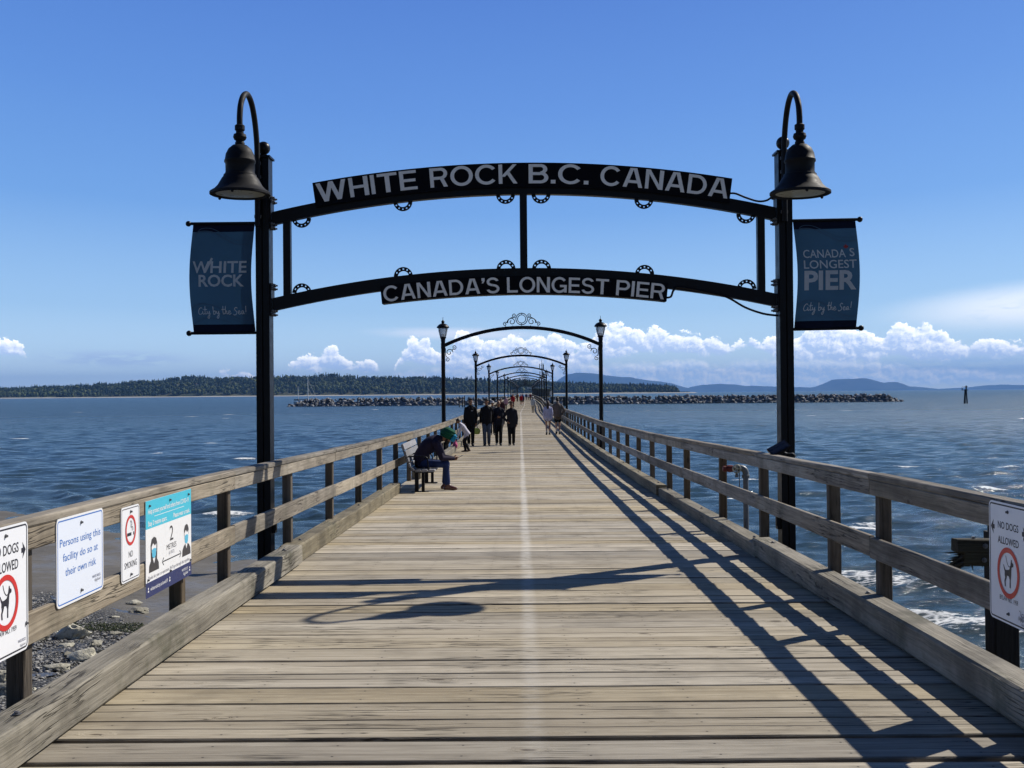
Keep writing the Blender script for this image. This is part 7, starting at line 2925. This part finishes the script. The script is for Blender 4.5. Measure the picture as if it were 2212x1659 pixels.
prims.append(('ell', hipc + Vector((0, -0.02, 0.0)), (0.175, 0.135, 0.115), None, 'bottom'))
spine = [hipc + Vector((0, -0.04, 0.03)), hipc + Vector((0, 0.0, 0.16)), hipc + Vector((0, 0.115, 0.335)), hipc + Vector((0, 0.285, 0.455)), hipc + Vector((0, 0.385, 0.480))]
torso(prims, spine, 1.06, 1.06)
prims.append(('ell', hipc + Vector((0, 0.17, 0.33)), (0.185, 0.145, 0.165), Matrix.Rotation(-0.75, 3, 'X'), 'top'))
nb = hipc + Vector((0, 0.36, 0.470))
hc = Vector((0, 0.545, 1.055))
prims.append(('cap', nb, 0.060, nb.lerp(hc, 0.75), 0.056, 'skin'))
prims.append(('cap', nb + Vector((-0.05, -0.02, 0.0)), 0.058, nb + Vector((0.05, -0.02, 0.0)), 0.058, 'top'))
upv, fwv = Vector((0, 0.56, 0.83)), Vector((0, 0.80, -0.60))
W_, Rm = head(prims, hc, upv, fwv, 1.02)
for s in (-1, 1):
    sh = hipc + Vector((s * 0.190, 0.305, 0.395))
    wr = Vector((s * 0.050, 0.655, 0.628))
    el_, wr = ik(sh, wr, 0.315, 0.270, (s * 0.55, -0.25, -1))
    prims.append(('cap', sh, 0.080, el_, 0.058, 'top'))
    prims.append(('cap', el_, 0.058, wr, 0.040, 'top'))
    d = (wr - el_).normalized()
    if s > 0:
        hand(prims, wr, d + Vector((-0.2, 0.3, 0.12)), Vector((0, 0.2, 1)), Vector((-1, 0, 0.2)), 0.98, 0.62)
    else:
        hand(prims, wr, d + Vector((0.25, 0.25, 0.0)), Vector((0, 0.1, 1)), Vector((1, 0, 0.25)), 0.98, 0.55)
sitter = thing('person', 'man in green and turquoise turban, navy sweater and jeans bent over on the bench', 'person', M=Matrix.Translation((-2.0, 15.42 * KY, zd(15.4 * KY))) @ Matrix.Rotation(-PI / 2, 4, 'Z'))
fuse('body', prims, {'skin': SKIN_B, 'top': G('sweater_navy', (0.022, 0.018, 0.040)), 'bottom': G('jeans_blue', (0.022, 0.040, 0.125)), 'shoe': G('shoes_brown', (0.105, 0.032, 0.022), rough=0.22, fold=0.03, spec=0.6), 'eye': HAIR_D,
                     'lip': G('lips', (0, 0, 0)), 'sock': G('sock_grey', (0.10, 0.08, 0.09))}, 0.0065, sitter, 4)
# turban: wound bands over a dome
gt, bt = G('turban_green', (0.008, 0.085, 0.045), fold=0.25), G('turban_turquoise', (0.012, 0.21, 0.38), fold=0.25)
TW = lambda x, y, z: W_(x, y, z)
ps = [('ell', TW(0, -0.030, 0.068), (0.134, 0.152, 0.122), Rm, 't')]
for j in range(7):
    zz_ = -0.005 + 0.026 * j
    rr = 0.124 * math.sqrt(max(0.05, 1 - ((zz_ - 0.055) / 0.118) ** 2))
    for q in range(14):
        a0, a1 = 2 * PI * q / 14, 2 * PI * (q + 1) / 14
        tl = 0.12 * (1 if j % 2 else -1)
        P0 = TW(rr * math.cos(a0), -0.030 + rr * 1.16 * math.sin(a0), zz_ + tl * rr * math.cos(a0) + 0.015 * math.sin(a0))
        P1 = TW(rr * math.cos(a1), -0.030 + rr * 1.16 * math.sin(a1), zz_ + tl * rr * math.cos(a1) + 0.015 * math.sin(a1))
        ps.append(('cap', P0, 0.0165, P1, 0.0165, 't'))
fuse('turban', ps, {'t': gt}, 0.006, sitter, 1)
ps = [('ell', TW(0, 0.085, 0.055), (0.098, 0.060, 0.088), Rm, 't')]
for j in range(4):
    zz_ = -0.008 + 0.036 * j
    for q in range(7):
        a0, a1 = PI * (0.18 + 0.64 * q / 7), PI * (0.18 + 0.64 * (q + 1) / 7)
        rr = 0.122 * math.sqrt(max(0.1, 1 - ((zz_ - 0.05) / 0.15) ** 2))
        ps.append(('cap', TW(rr * math.cos(a0), 0.020 + rr * 1.05 * math.sin(a0), zz_), 0.017, TW(rr * math.cos(a1), 0.020 + rr * 1.05 * math.sin(a1), zz_), 0.017, 't'))
fuse('turban_wrap', ps, {'t': bt}, 0.006, sitter, 1)
ps = [('ell', W_(0, 0.042, -0.082), (0.056, 0.052, 0.050), Rm, 'b'), ('ell', W_(0, 0.048, -0.125), (0.038, 0.036, 0.045), Rm, 'b'),
      ('cap', W_(-0.064, 0.0, -0.02), 0.017, W_(-0.045, 0.03, -0.085), 0.024, 'b'), ('cap', W_(0.064, 0.0, -0.02), 0.017, W_(0.045, 0.03, -0.085), 0.024, 'b')]
fuse('beard', ps, {'b': G('beard_dark', (0.020, 0.016, 0.014), rough=0.6, fold=0.7)}, 0.006, sitter, 2)
# phone in his hands
pm = sitter.matrix_world @ Vector((0.018, 0.775, 0.655))
t_ = thing('phone', 'dark phone held in the seated man’s hands', 'phone', M=Matrix.Translation(pm) @ Matrix.Rotation(-PI / 2, 4, 'Z') @ Matrix.Rotation(R(28), 4, 'X'))
mb = MB()
mb.prism(rrect(0.074, 0.150, 0.010), -0.004, 0.004, M=Matrix.Translation((-0.037, -0.075, 0)))
mb.build('case', M['ink'], t_)
mb = MB()
mb.prism(rrect(0.066, 0.140, 0.008), 0.0042, 0.0048, M=Matrix.Translation((-0.033, -0.070, 0)))
mb.build('screen', M['navy'], t_)
# ------------------------------------------------------------------ the air over the strait
HAZE_TOP = 1000.0
mb = MB()
mb.box((0, 25500, (HAZE_TOP + WATER_Z - 9.5) / 2), (110000, 58000, HAZE_TOP - (WATER_Z - 9.5)))
hz_o = mb.build('haze', [])
m = bpy.data.materials.new('haze_air')
m.use_nodes = True
m.node_tree.nodes.clear()
t = NT(m.node_tree)
out = t.new('ShaderNodeOutputMaterial')
pv = t.new('ShaderNodeVolumePrincipled')
pv.inputs['Color'].default_value = (0.21, 0.47, 1.0, 1)
pv.inputs['Density'].default_value = 2.55e-5
pv.inputs['Anisotropy'].default_value = 0.0
t.l.new(pv.outputs[0], out.inputs['Volume'])
hz_o.data.materials.append(m)
tag(hz_o, kind='stuff')
